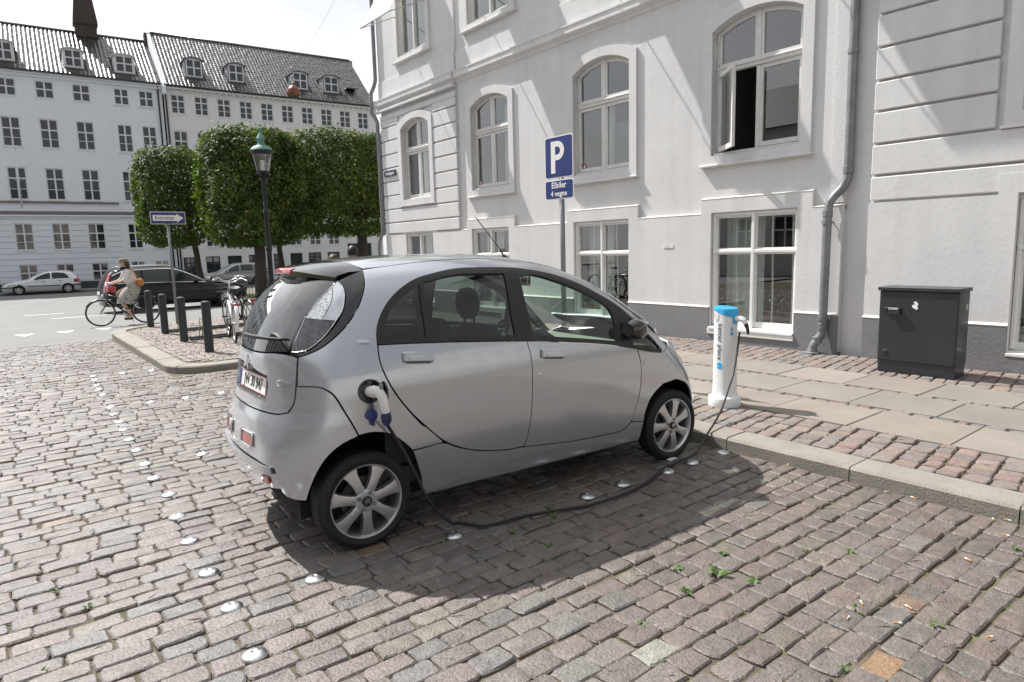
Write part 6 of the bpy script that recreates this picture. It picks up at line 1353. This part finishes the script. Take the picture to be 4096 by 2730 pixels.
M_cblk = mat('black_car_paint', (.005, .005, .006), .12, coat=.25, spec=.3); M_csil = mat('pale_car_paint', (.68, .70, .73), .3, .5, coat=.8); M_cgry = mat('grey_car_paint', (.34, .35, .36), .3, .5, coat=.8); M_cglass = mat('car_dark_glass', (.012, .016, .017), .05, coat=.5, spec=.5)
M_orl = mat('orange_lens', (.5, .12, .03), .15, coat=.6)
def estate_body(zs=1.0, k=1.0):
    side = [(.15, .84), (.3, .89), (.6, .925), (.82, .915), (.94, .885), (1.1, .82), (1.3, .735), (1.45, .66), (1.6, .55), (1.8, .4)]
    top = [(-1.4, 1.34), (-1.0, 1.42), (-.7, 1.475), (0, 1.52), (.7, 1.53), (1.15, 1.505), (1.5, 1.41), (1.9, 1.20), (2.2, 1.035), (2.5, .965), (3.0, .90), (3.4, .81), (3.65, .70), (3.95, .5)]
    rear = [(.1, -1.0), (.35, -1.06), (.6, -1.07), (.8, -1.05), (1.0, -.99), (1.2, -.89), (1.4, -.76), (1.6, -.60), (1.9, -.4)]
    front = [(.1, 3.62), (.35, 3.72), (.55, 3.74), (.7, 3.70), (.85, 3.55), (1.0, 3.2), (1.3, 2.5), (1.9, 2.0)]
    rail = [(-.35-.7*0, 1.36), (.0, 1.44), (.5, 1.465), (1.0, 1.455), (1.4, 1.37), (1.75, 1.20), (2.1, 1.02), (2.35, .935)]
    return (side, top, rear, front, .16, .34, .925, -.2, 2.4, .75, None, None), rail
body, rail = estate_body()
UR_ = -.2-.75*PI/2; UF_ = 2.4+.75*PI/2
railE = [(UR_, 1.33), (-1.0, 1.35), (-.55, 1.40), (-.1, 1.44), (.5, 1.465), (1.0, 1.452), (1.4, 1.365), (1.75, 1.20), (2.1, 1.01), (2.4, .92), (2.75, .86), (3.0, .80), (3.25, .73), (UF_, .70)]
topE = [(-.80, .0), (-.78, .45), (-.6, .62), (0, .66), (.6, .66), (1.1, .67), (1.5, .70), (1.9, .78), (2.2, .84), (2.5, .86), (3.0, .82), (3.35, .70), (3.58, .40), (3.62, 0)]
body = body[:10]+(railE, topE)
winE = [('rear_side_window', [(-.70, 1.02), (-.62, 1.20), (-.35, 1.36), (.12, 1.395), (.12, 1.0)], M_cglass), ('rear_door_window', [(.18, 1.0), (.18, 1.40), (.6, 1.415), (.98, 1.405), (1.0, .985)], M_cglass), ('front_door_window', [(1.07, .98), (1.05, 1.40), (1.3, 1.345), (1.6, 1.215), (1.95, 1.03), (2.03, .955)], M_cglass)]
uT = lambda x, y: float(XA-RS*0)
def volvo_extra(t):
    for s in (0,):
        panel('window_chrome', [(-.78, 1.005), (-.78, .985), (.5, .972), (1.5, .945), (2.15, .915), (2.15, .93), (1.5, .962), (.5, .99)], M_chrome, mirror=True, thick=.008, offset=.008, grid=.2)
        panel('chrome_arch', [(-.66, 1.25), (-.40, 1.385), (.1, 1.418), (.6, 1.432), (1.05, 1.42), (1.35, 1.345), (1.7, 1.185), (2.1, .965), (2.14, .965), (1.72, 1.20), (1.36, 1.365), (1.06, 1.437), (.6, 1.448), (.1, 1.434), (-.42, 1.40), (-.70, 1.26)], M_chrome, mirror=True, thick=.008, offset=.008, grid=.2)
    panel('tail_window', [(UR_+.45, 1.06), (UR_+.40, 1.30), (UR_-.40, 1.30), (UR_-.45, 1.06)], M_cglass, thick=0, offset=.006, grid=.1)
    panel('number_plate', rect(UR_-.22, UR_+.22, .62, .73), M_swhite, offset=.01, thick=.006, grid=.1); panel('bumper_chrome', rect(UR_-.7, UR_+.7, .47, .50), M_chrome, offset=.012, thick=.008, grid=.2)
    for s in (-1, 1): mb = MB(); mb.box((1.83, s*1.0, 1.0), (.13, .16, .12), bev=.04); mb.build('door_mirror', M_cblk, t, ang=60); mb = MB(); mb.tube([(-.5, s*.60, 1.50), (-.3, s*.60, 1.545), (.5, s*.60, 1.565), (1.0, s*.60, 1.55), (1.15, s*.60, 1.515)], .016, 7); mb.build('roof_rail', M_chrome, t, smooth=True)
    for x in (.32, 1.25): panel('door_handle', rect(x, x+.20, .82, .85), M_cblk, mirror=True, offset=.02, thick=.02, grid=.2)
lE = [('tail_lamp', [(UR_+.52, .72), (UR_+.80, .72), (UR_+.82, .90), (UR_+.66, .98), (UR_+.62, 1.32), (UR_+.50, 1.32), (UR_+.50, .95)], M_redl), ('headlight', [(UF_-.55, .60), (UF_-.74, .62), (UF_-.78, .70), (UF_-.72, .73), (UF_-.58, .69)], M_lampc), ('corner_indicator', [(UF_-.76, .62), (UF_-.86, .65), (UF_-.88, .69), (UF_-.80, .69)], M_orl)]
far_car('estate_car', 'black estate car with chrome window line and red tall tail lamps driving past', (4.12, 26.35), math.radians(1), body, 2.815, M_cblk, .36, winE, .33, lE, .68, volvo_extra)
def est2(t):
    for s in (-1, 1): mb = MB(); mb.box((1.83, s*.98, 1.0), (.13, .14, .11), bev=.04); mb.build('door_mirror', M_cgry, t, ang=60)
    panel('rub_strip', [(.45, .52), (.45, .48), (2.1, .46), (2.1, .50)], M_dark, mirror=True, offset=.01, thick=.01, grid=.3)
lE2 = [('tail_lamp', [(UR_+.55, .78), (UR_+.95, .80), (UR_+.92, .93), (UR_+.55, .93)], M_redl), lE[1], lE[2]]
far_car('estate_car', 'pale grey estate car parked beyond the trees with its red lamp to the right', (14.6, 46.8), math.radians(180+BA*0-3), body, 2.7, M_cgry, .35, winE, .32, lE2, .68, est2)
far_car('estate_car', 'dark car roof parked in front of the cream house behind the pedestrians', (22.4, 46.0), math.radians(177), body, 2.7, M_cblk, .35, winE, .32, lE2, .68)
# hatchback
sideH = [(.15, .78), (.3, .83), (.55, .862), (.78, .855), (.9, .825), (1.05, .765), (1.25, .69), (1.38, .62), (1.5, .5), (1.7, .35)]
topH = [(-.9, 1.20), (-.6, 1.33), (-.3, 1.40), (.2, 1.435), (.7, 1.44), (1.1, 1.40), (1.4, 1.31), (1.75, 1.12), (2.0, .98), (2.25, .92), (2.7, .87), (3.05, .78), (3.3, .65), (3.6, .45)]
rearH = [(.1, -.66), (.35, -.73), (.6, -.735), (.8, -.71), (.95, -.64), (1.1, -.55), (1.25, -.44), (1.4, -.30), (1.7, 0)]
frontH = [(.1, 3.32), (.35, 3.40), (.5, 3.42), (.65, 3.38), (.8, 3.2), (.95, 2.8), (1.2, 2.3), (1.7, 1.8)]
UR_, UF_ = -.05-.7*PI/2, 2.1+.7*PI/2
railH = [(UR_, 1.24), (-.7, 1.25), (-.35, 1.31), (.1, 1.355), (.6, 1.365), (1.0, 1.345), (1.3, 1.255), (1.65, 1.08), (1.95, .94), (2.2, .88), (2.5, .80), (2.8, .72), (UF_, .66)]
topHp = [(-.45, 0), (-.43, .40), (-.2, .58), (.3, .61), (.9, .62), (1.3, .65), (1.7, .72), (2.0, .78), (2.3, .80), (2.7, .75), (3.05, .60), (3.25, .35), (3.28, 0)]
bodyH = (sideH, topH, rearH, frontH, .14, .30, .862, -.05, 2.1, .7, railH, topHp)
winH = [('rear_door_window', [(-.12, .94), (-.02, 1.12), (.15, 1.28), (.5, 1.315), (.78, 1.305), (.78, .93)], M_cglass), ('front_door_window', [(.86, .93), (.86, 1.30), (1.1, 1.255), (1.4, 1.125), (1.68, .96), (1.72, .90)], M_cglass)]
lH = [('tail_lamp', [(UR_+.58, .66), (UR_+.88, .68), (UR_+.86, .88), (UR_+.60, .90)], M_redl), ('headlight', [(UF_-.45, .54), (UF_-.72, .56), (UF_-.80, .66), (UF_-.50, .66)], M_lampc)]
def golfx(t):
    for s in (-1, 1): mb = MB(); mb.box((1.55, s*.92, .97), (.12, .14, .10), bev=.035); mb.build('door_mirror', M_dark, t, ang=60)
    panel('rub_strip', [(.40, .535), (.40, .49), (2.05, .49), (2.05, .535)], M_dark, mirror=True, offset=.012, thick=.01, grid=.3); panel('bumper_strip', [(UF_-.9, .50), (UF_-.9, .44), (UF_, .43), (UF_, .49)], M_dark, mirror=True, offset=.012, thick=.01, grid=.3); panel('rear_strip', [(UR_+1.0, .55), (UR_+1.0, .47), (UR_, .46), (UR_, .54)], M_dark, mirror=True, offset=.012, thick=.01, grid=.3)
    for x in (.30, 1.15): panel('door_handle', rect(x, x+.17, .77, .80), M_dark, mirror=True, offset=.015, thick=.015, grid=.2)
far_car('hatchback_car', 'small pale silver hatchback with dark rub strips parked by the white house', (4.28, 51.0), math.radians(176), bodyH, 2.512, M_csil, .34, winH, .31, lH, .6, golfx)
# ============================================================ bicycles and people
M_skin = mat('skin', (.42, .25, .18), .55); M_skin2 = mat('skin_pale', (.52, .34, .26), .55); M_hair = mat('brown_hair', (.055, .03, .018), .6); M_hairb = mat('dark_hair', (.012, .010, .009), .55); M_blouse = mat('white_blouse', (.66, .63, .60), .8); M_scarf = mat('black_scarf', (.012, .012, .013), .9); M_leather = mat('orange_leather', (.42, .16, .03), .5)
M_skirt = mat('patterned_skirt', (.42, .40, .36), .85, dark=((.06, .055, .05), 34, .52, .58)); M_cap = mat('olive_cap', (.15, .13, .07), .85, dark=((.28, .26, .2), 40, .5, .6)); M_shoe = mat('dark_shoe', (.02, .02, .022), .5); M_jacket = mat('dark_jacket', (.03, .035, .045), .85); M_redt = mat('brown_top', (.14, .06, .04), .85); M_trous = mat('trousers', (.03, .035, .05), .85)
M_bsil = mat('silver_frame', (.62, .63, .64), .3, .8, coat=.4); M_bblk = mat('black_frame', (.012, .012, .013), .3, coat=.5); M_gum = mat('bar_grip', (.6, .6, .58), .5)
def bicycle(label, loc, rz, frame, lean=0., basket=False, panniers=False, whiteguard=False, steer=0.):
    t = thing('bicycle', label, 'bicycle', loc, rz); t.rotation_euler = (lean, 0, rz); R_ = .335; wb = 1.07
    def whl(x, nm):
        mb = MB(); mb.tube([(x+R_*math.cos(a), 0, R_+.015+R_*math.sin(a)) for a in [2*PI*i/40 for i in range(41)]], .019, 8, cap=False); w_ = mb.build('wheel', M_tyre, t, smooth=True)
        mb = MB(); mb.tube([(x+(R_-.022)*math.cos(a), 0, R_+.015+(R_-.022)*math.sin(a)) for a in [2*PI*i/40 for i in range(41)]], .009, 6, cap=False); mb.tube([(x, -.045, R_+.015), (x, .045, R_+.015)], .02, 10); mb.build('rim', M_bsil, w_, smooth=True)
        mb = MB()
        for k in range(18): a = 2*PI*k/18; mb.tube([(x, .02*(-1)**k, R_+.015), (x+(R_-.02)*math.cos(a), 0, R_+.015+(R_-.02)*math.sin(a))], .0016, 4, cap=False)
        mb.build('spokes', M_bsil, w_)
        mb = MB(); a0, a1 = ((40, 200) if nm == 'rear' else (30, 160)); vs = []; n_ = 18
        for k in range(n_+1):
            a = math.radians(a0+(a1-a0)*k/n_)
            for yy, dr in ((-.028, -.012), (0, .006), (.028, -.012)): vs.append((x+(R_+.035+dr)*math.cos(a), yy, R_+.015+(R_+.035+dr)*math.sin(a)))
        mb.add(vs, [(3*k+q, 3*k+q+1, 3*k+q+4, 3*k+q+3) for k in range(n_) for q in range(2)]); mb.build('mudguard', M_swhite if (whiteguard and nm == 'rear') else frame, t, smooth=True)
    whl(0, 'rear'); whl(wb, 'front'); zc = R_+.015
    bb = (.44, 0, .29); st = (.26, 0, .80); hd0 = (.90, 0, .70); hd1 = (.865, 0, .90); mb = MB()
    mb.tube([bb, st], .017, 8); mb.tube([bb, hd0], .022, 8); mb.tube([(.33, 0, .62), (.875, 0, .82)], .018, 8); mb.tube([hd0, hd1], .022, 8)
    for y in (-.05, .05): mb.tube([(0, y, zc), (.40, y*.6, .29)], .010, 6); mb.tube([(0, y, zc), (.27, y*.4, .72)], .009, 6)
    mb.build('frame', frame, t, smooth=True)
    mb = MB()
    for y in (-.05, .05): mb.tube([(wb, y, zc), (.955, y, .52), (.905, y*.6, .68)], .012, 7)
    mb.build('fork', frame, t, smooth=True)
    mb = MB(); mb.tube([(.868, 0, .88), (.85, 0, 1.05)], .013, 8); mb.tube(catmull([(.66, -.29, 1.10), (.76, -.285, 1.115), (.85, -.20, 1.14), (.87, -.08, 1.07), (.87, .08, 1.07), (.85, .20, 1.14), (.76, .285, 1.115), (.66, .29, 1.10)], 4), .011, 8); hb_ = mb.build('handlebar', M_bsil, t, smooth=True)
    for s in (-1, 1): mb = MB(); mb.tube([(.655, s*.29, 1.10), (.76, s*.286, 1.115)], .016, 8); mb.build('grip', M_gum if frame is M_bsil else M_black, hb_, smooth=True)
    mb = MB(); mb.lathe([(0, 0), (.03, .004), (.032, .02), (.015, .03), (0, .032)], 12, t=(.80, -.13, 1.12)); mb.build('bell', M_chrome, hb_, smooth=True)
    mb = MB(); vs = [(.40, 0, .925), (.33, -.035, .93), (.33, .035, .93), (.20, -.09, .935), (.20, .09, .935), (.12, -.075, .945), (.12, .075, .945), (.40, 0, .90), (.20, -.08, .88), (.20, .08, .88), (.12, -.06, .885), (.12, .06, .885)]
    mb.add(vs, [(0, 1, 2), (1, 3, 4, 2), (3, 5, 6, 4), (0, 7, 8, 3, 1), (0, 2, 4, 9, 7), (3, 8, 10, 5), (4, 6, 11, 9), (5, 10, 11, 6), (7, 9, 8), (8, 9, 11, 10)]); mb.tube([(.255, 0, .78), (.245, 0, .90)], .013, 8); mb.build('saddle', M_black, t, ang=60)
    mb = MB()
    for y in (-.06, 0, .06): mb.tube([(-.20, y, .75), (.24, y, .75)], .006, 6)
    for y in (-.06, .06): mb.tube([(0, y, zc), (-.08, y, .75)], .006, 6)
    mb.tube([(-.20, -.06, .75), (-.20, .06, .75)], .006, 6); mb.build('carrier', M_bblk if frame is not M_bsil else M_bsil, t)
    mb = MB(); mb.box((-.235, 0, .70), (.03, .085, .045), bev=.01); mb.build('tail_light', M_redl, t)
    mb = MB(); mb.lathe([(.03, 0), (.04, .02), (.035, .05), (0, .065)], 12, M=Matrix(((0, 0, -1), (0, 1, 0), (1, 0, 0))), t=(1.02, 0, .80)); mb.build('front_light', M_chrome, t, smooth=True)
    mb = MB(); mb.tube([(.44, -.07, .29), (.44, .07, .29)], .022, 10); mb.tube([(.44, -.07, .29), (.40, -.075, .14)], .009, 6); mb.tube([(.44, .07, .29), (.48, .075, .44)], .009, 6); mb.box((.40, -.13, .14), (.09, .09, .025), bev=.006); mb.box((.48, .13, .44), (.09, .09, .025), bev=.006); cr = mb.build('crank', M_bblk, t)
    mb = MB(); mb.lathe([(.095, -.003), (.095, .003), (.02, .004)], 24, M=Matrix(((1, 0, 0), (0, 0, -1), (0, 1, 0))), t=(.44, -.055, .29)); mb.build('chainring', M_bsil, cr); mb = MB(); mb.box((.22, -.056, .31), (.46, .012, .09), bev=.004); mb.build('chain_guard', frame, t)
    mb = MB(); mb.tube([(.38, -.02, .27), (.30, -.10, .02)], .008, 6); mb.build('kickstand', M_bsil, t)
    if panniers:
        for s in (-1, 1): mb = MB(); mb.box((-.02, s*.13, .58), (.34, .13, .32), bev=.03); mb.build('pannier', M_scarf, t, ang=40)
    if basket:
        mb = MB(); 
        for z in (.84, .92, 1.0): mb.tube([(.98, -.15, z), (1.24, -.15, z), (1.24, .15, z), (.98, .15, z), (.98, -.15, z)], .005, 5)
        for k in range(6):
            for y in (-.15, .15): mb.tube([(.98+k*.052, y, .84), (.98+k*.052, y, 1.0)], .004, 5)
        mb.box((1.11, 0, .84), (.26, .30, .008)); mb.build('basket', M_bblk, t)
    return t
bicycle('silver bicycle with white mudguard parked in the rack behind the electric car', (3.50, 12.55, .115), math.radians(80), M_bsil, .06, whiteguard=True)
bicycle('black bicycle with a wire front basket half hidden behind the electric car', (4.10, 13.5, .115), math.radians(95), M_bblk, -.05, basket=True)
bicycle('black city bicycle with side bags ridden by the woman in the cap', (3.44, 20.45, gz(20.4)), PI, M_bblk, 0, panniers=True)
def skin_mesh(name, pts, edges, m, parent, root=0, sub=2):
    """continuous body grown over a joint skeleton; pts: (x,y,z,radius_x,radius_y)"""
    me = bpy.data.meshes.new(name); me.from_pydata([p[:3] for p in pts], edges, []); o = bpy.data.objects.new(name, me); COL.objects.link(o)
    sk = o.modifiers.new('s', 'SKIN'); sk.use_smooth_shade = True; ss = o.modifiers.new('b', 'SUBSURF'); ss.levels = sub; ss.render_levels = sub
    for i, p in enumerate(pts): me.skin_vertices[0].data[i].radius = (p[3], p[4] if len(p) > 4 else p[3]); me.skin_vertices[0].data[i].use_root = (i == root)
    bpy.context.view_layer.update(); dg = bpy.context.evaluated_depsgraph_get(); nm = bpy.data.meshes.new_from_object(o.evaluated_get(dg)); bpy.data.objects.remove(o)
    nm.materials.clear(); nm.materials.append(m); nm.polygons.foreach_set('use_smooth', [True]*len(nm.polygons)); q = bpy.data.objects.new(name, nm); COL.objects.link(q); q.parent = parent; return q
def limb_chain(P_, E_, start, pts):
    prev = start
    for p in pts: P_.append(p); E_.append((prev, len(P_)-1)); prev = len(P_)-1
    return prev
def hand(P_, E_, wrist, base, d_, side, curl):
    """palm and five fingers rooted at the wrist"""
    d_ = Vector(d_).normalized(); s_ = Vector(side).normalized(); n_ = d_.cross(s_).normalized(); b = Vector(base); palm = limb_chain(P_, E_, wrist, [tuple(b+d_*.045)+(.020, .034)])
    for k, (o, L_) in enumerate(((-.030, .060), (-.010, .068), (.010, .064), (.028, .050))):
        q = b+d_*.075+s_*o; limb_chain(P_, E_, palm, [tuple(q)+(.0085,), tuple(q+d_*L_*.55-n_*curl*L_*.5)+(.008,), tuple(q+d_*L_*.75-n_*curl*L_*1.2)+(.007,)])
    q = b+d_*.02+s_*-.042; limb_chain(P_, E_, palm, [tuple(q)+(.0095,), tuple(q+d_*.035-n_*curl*.025)+(.0085,)])
def head_parts(t, c, tilt, hair_m, cap_m=None, long_hair=False, skin=M_skin):
    """face details on the skinned head: c = head centre, facing +x"""
    c = Vector(c)
    mb = MB(); mb.lathe([(0, -.02), (.010, -.016), (.012, 0), (.006, .022), (0, .028)], 8, t=c+Vector((.098, 0, -.005))); mb.build('nose', skin, t, smooth=True)
    for s in (-1, 1):
        mb = MB(); mb.lathe([(0, -.010), (.012, -.004), (.012, .004), (0, .010)], 10, t=c+Vector((.084, s*.033, .012))); mb.build('eye', M_swhite, t, smooth=True)
        mb = MB(); mb.lathe([(0, -.025), (.012, -.018), (.014, .010), (0, .028)], 8, t=c+Vector((-.005, s*.078, -.005))); mb.build('ear', skin, t, smooth=True)
    mb = MB(); mb.box(c+Vector((.088, 0, -.052)), (.012, .045, .012), bev=.004); mb.build('mouth', mat('lips', (.30, .10, .09), .5), t)
    mb = MB(); n_ = 16; vs = []
    for i in range(9):
        el = math.radians(-30+120*i/8)
        for k in range(n_):
            a = 2*PI*k/n_; f = math.cos(a); low = .0 if f < .35 else (max(0, .55-math.sin(el))*.9 if i < 7 else 0); r_ = .100*math.cos(el)
            zz = .118*math.sin(el); 
            if f > .35 and el < .55: zz = .118*math.sin(.55)+.002*i; r_ = .100*math.cos(.55)
            vs.append(tuple(c+Vector((r_*math.cos(a)*1.06-.012, r_*math.sin(a)*.92, zz+.010))))
    mb.add(vs, [(i*n_+k, i*n_+(k+1) % n_, (i+1)*n_+(k+1) % n_, (i+1)*n_+k) for i in range(8) for k in range(n_)]); mb.build('hair', hair_m, t, smooth=True)
    if long_hair: mb = MB(); mb.tube([tuple(c+Vector((-.06, 0, .02))), tuple(c+Vector((-.085, 0, -.06))), tuple(c+Vector((-.08, 0, -.13))), tuple(c+Vector((-.06, 0, -.16)))], [.075, .075, .065, .03], 12); mb.build('hair_length', hair_m, t, smooth=True)
    if cap_m:
        mb = MB(); mb.lathe([(.116, .035), (.118, .06), (.108, .10), (.075, .13), (0, .142)], 20, M=Matrix.Diagonal((1.06, .94, 1)), t=c+Vector((-.01, 0, 0))); cp_ = mb.build('cap', cap_m, t, smooth=True)
        mb = MB(); mb.add([tuple(c+Vector(q)) for q in ((.08, -.085, .045), (.165, -.055, .030), (.18, 0, .028), (.165, .055, .030), (.08, .085, .045), (.11, 0, .055))], [(0, 1, 5), (1, 2, 5), (2, 3, 5), (3, 4, 5)]); mb.build('cap_peak', cap_m, cp_)
def head_chain(P_, E_, neck, c):
    c = Vector(c); return limb_chain(P_, E_, neck, [tuple(c+Vector((-.01, 0, -.085)))+(.062, .060), tuple(c+Vector((.008, 0, -.045)))+(.082, .072), tuple(c+Vector((0, 0, .02)))+(.096, .080), tuple(c+Vector((-.008, 0, .075)))+(.082, .070), tuple(c+Vector((-.012, 0, .112)))+(.04, .036)])
# --- woman on the bicycle: facing -x in the world (root turned by half a turn)
wm = thing('person', 'woman in olive cap, white blouse and patterned skirt riding a black bicycle', 'person', (3.44, 20.45, gz(20.4)), PI)
P_, E_ = [(.22, 0, .985, .13, .15)], []
sp = limb_chain(P_, E_, 0, [(.28, 0, 1.15, .105, .13), (.35, 0, 1.33, .11, .15), (.385, 0, 1.44, .085, .12), (.40, 0, 1.50, .05, .05)]); hc_ = (.43, 0, 1.635); head_chain(P_, E_, sp, hc_)
for s, ft, kn in ((1, (.40, .125, .175), (.56, .12, .60)), (-1, (.48, -.125, .475), (.64, -.12, .84))):
    a = limb_chain(P_, E_, 0, [(.26, s*.10, .95, .085), ((.26+kn[0])/2, s*.11, (.95+kn[2])/2+.03, .075), (*kn, .056), ((kn[0]*.6+ft[0]*.4)-.02, kn[1], kn[2]*.6+ft[2]*.4, .050), (ft[0]-.03, ft[1], ft[2]+.06, .036), (ft[0]+.02, ft[1], ft[2]+.01, .036, .040), (ft[0]+.11, ft[1], ft[2]-.01, .024, .035)])
    b = limb_chain(P_, E_, 3, [(.395, s*.15, 1.43, .055), (.43, s*.205, 1.30, .047), (.47, s*.25, 1.20, .040), (.60, s*.27, 1.155, .036), (.66, s*.283, 1.14, .026)])
    hand(P_, E_, b, (.66, s*.285, 1.135), (1, 0, -.1), (0, s, 0), .5)
skin_mesh('body', P_, E_, M_skin2, wm)
P_, E_ = [(.25, 0, 1.06, .135, .165)], []
c_ = limb_chain(P_, E_, 0, [(.29, 0, 1.18, .125, .15), (.35, 0, 1.34, .13, .17), (.385, 0, 1.445, .10, .14)])
for s in (-1, 1): limb_chain(P_, E_, c_, [(.395, s*.155, 1.43, .075), (.43, s*.21, 1.29, .068), (.48, s*.255, 1.19, .064), (.54, s*.265, 1.17, .058)])
skin_mesh('blouse', P_, E_, M_blouse, wm)
mb = MB(); n_ = 20; secs_ = [((.24, 0, 1.08), .135, .165), ((.26, 0, .98), .175, .195), ((.33, 0, .86), .22, .21), ((.40, 0, .74), .235, .215), ((.44, 0, .62), .225, .21), ((.455, 0, .555), .22, .205)]
mb.add([(c[0]+rx*math.cos(2*PI*k/n_)*(1+.03*math.sin(5*k)), ry*math.sin(2*PI*k/n_), c[2]+.02*math.cos(2*PI*k/n_)) for c, rx, ry in secs_ for k in range(n_)], [(i*n_+k, i*n_+(k+1) % n_, (i+1)*n_+(k+1) % n_, (i+1)*n_+k) for i in range(5) for k in range(n_)]); mb.build('skirt', M_skirt, wm, smooth=True)
head_parts(wm, hc_, 0, M_hair, M_cap, True, M_skin2)
mb = MB(); mb.tube([(.40+.085*math.cos(2*PI*k/14), .095*math.sin(2*PI*k/14), 1.485+.015*math.cos(2*PI*k/14)) for k in range(15)], .042, 8, cap=False); mb.build('scarf', M_scarf, wm, smooth=True)
for ft in ((.40, .125, .165), (.48, -.125, .465)): mb = MB(); mb.box((ft[0]+.05, ft[1], ft[2]), (.23, .085, .07), bev=.03); mb.build('shoe', M_shoe, wm, ang=60)
sb = thing('shoulder_bag', 'orange leather bag slung on the back of the cycling woman', 'bag', (3.44-.16, 20.45+.02, gz(20.4)+1.10), PI)
mb = MB(); mb.box((-.06, .17, .02), (.16, .20, .22), bev=.05); mb.build('pouch', M_leather, sb, ang=60); mb = MB(); mb.tube(catmull([(-.02, .16, .12), (.08, .12, .33), (.22, .03, .40), (.30, -.08, .34)], 5), .014, 6); mb.build('strap', M_leather, sb, smooth=True)
# --- two people standing behind the electric car
def stander(label, x, y, rz, h_, skin, hairm, topm, trm):
    t = thing('person', label, 'person', (x, y, .10), rz); k = h_/1.78; P_, E_ = [(0, 0, .95*k, .13, .16)], []
    sp = limb_chain(P_, E_, 0, [(0, 0, 1.15*k, .11, .15), (0, 0, 1.36*k, .12, .18), (0, 0, 1.46*k, .08, .12), (.0, 0, 1.52*k, .052, .052)]); hc_ = (.02, 0, h_-.115); head_chain(P_, E_, sp, hc_)
    for s in (-1, 1):
        limb_chain(P_, E_, 0, [(0, s*.10, .88*k, .09), (.01, s*.11, .50*k, .062), (-.02, s*.11, .28*k, .056), (-.02, s*.11, .08, .040), (.10, s*.12, .03, .032, .04)])
        b = limb_chain(P_, E_, 3, [(0, s*.19, 1.43*k, .058), (-.01, s*.24, 1.15*k, .045), (.06, s*.25, .93*k, .034), (.07, s*.25, .88*k, .027)]); hand(P_, E_, b, (.07, s*.25, .87*k), (.15, 0, -1), (1, 0, 0), .3)
    skin_mesh('body', P_, E_, skin, t); P_, E_ = [(0, 0, .92*k, .145, .175)], []; c_ = limb_chain(P_, E_, 0, [(0, 0, 1.15*k, .13, .165), (0, 0, 1.36*k, .14, .19), (0, 0, 1.455*k, .10, .14)])
    for s in (-1, 1): limb_chain(P_, E_, c_, [(0, s*.20, 1.43*k, .075), (-.01, s*.245, 1.15*k, .062), (.05, s*.25, .97*k, .05)])
    skin_mesh('jacket', P_, E_, topm, t); P_, E_ = [(0, 0, .93*k, .135, .165)], []
    for s in (-1, 1): limb_chain(P_, E_, 0, [(0, s*.10, .86*k, .10), (.01, s*.11, .50*k, .078), (-.02, s*.11, .09, .062)])
    skin_mesh('trousers', P_, E_, trm, t); head_parts(t, hc_, 0, hairm, None, False, skin)
stander('man with short dark hair standing behind the electric car', 5.17, 11.0, 1.2, 1.70, M_skin, M_hairb, M_jacket, M_trous)
stander('shorter person with dark hair, only the crown visible over the electric car', 4.83, 11.05, 1.6, 1.555, M_skin, M_hair, M_redt, M_trous)
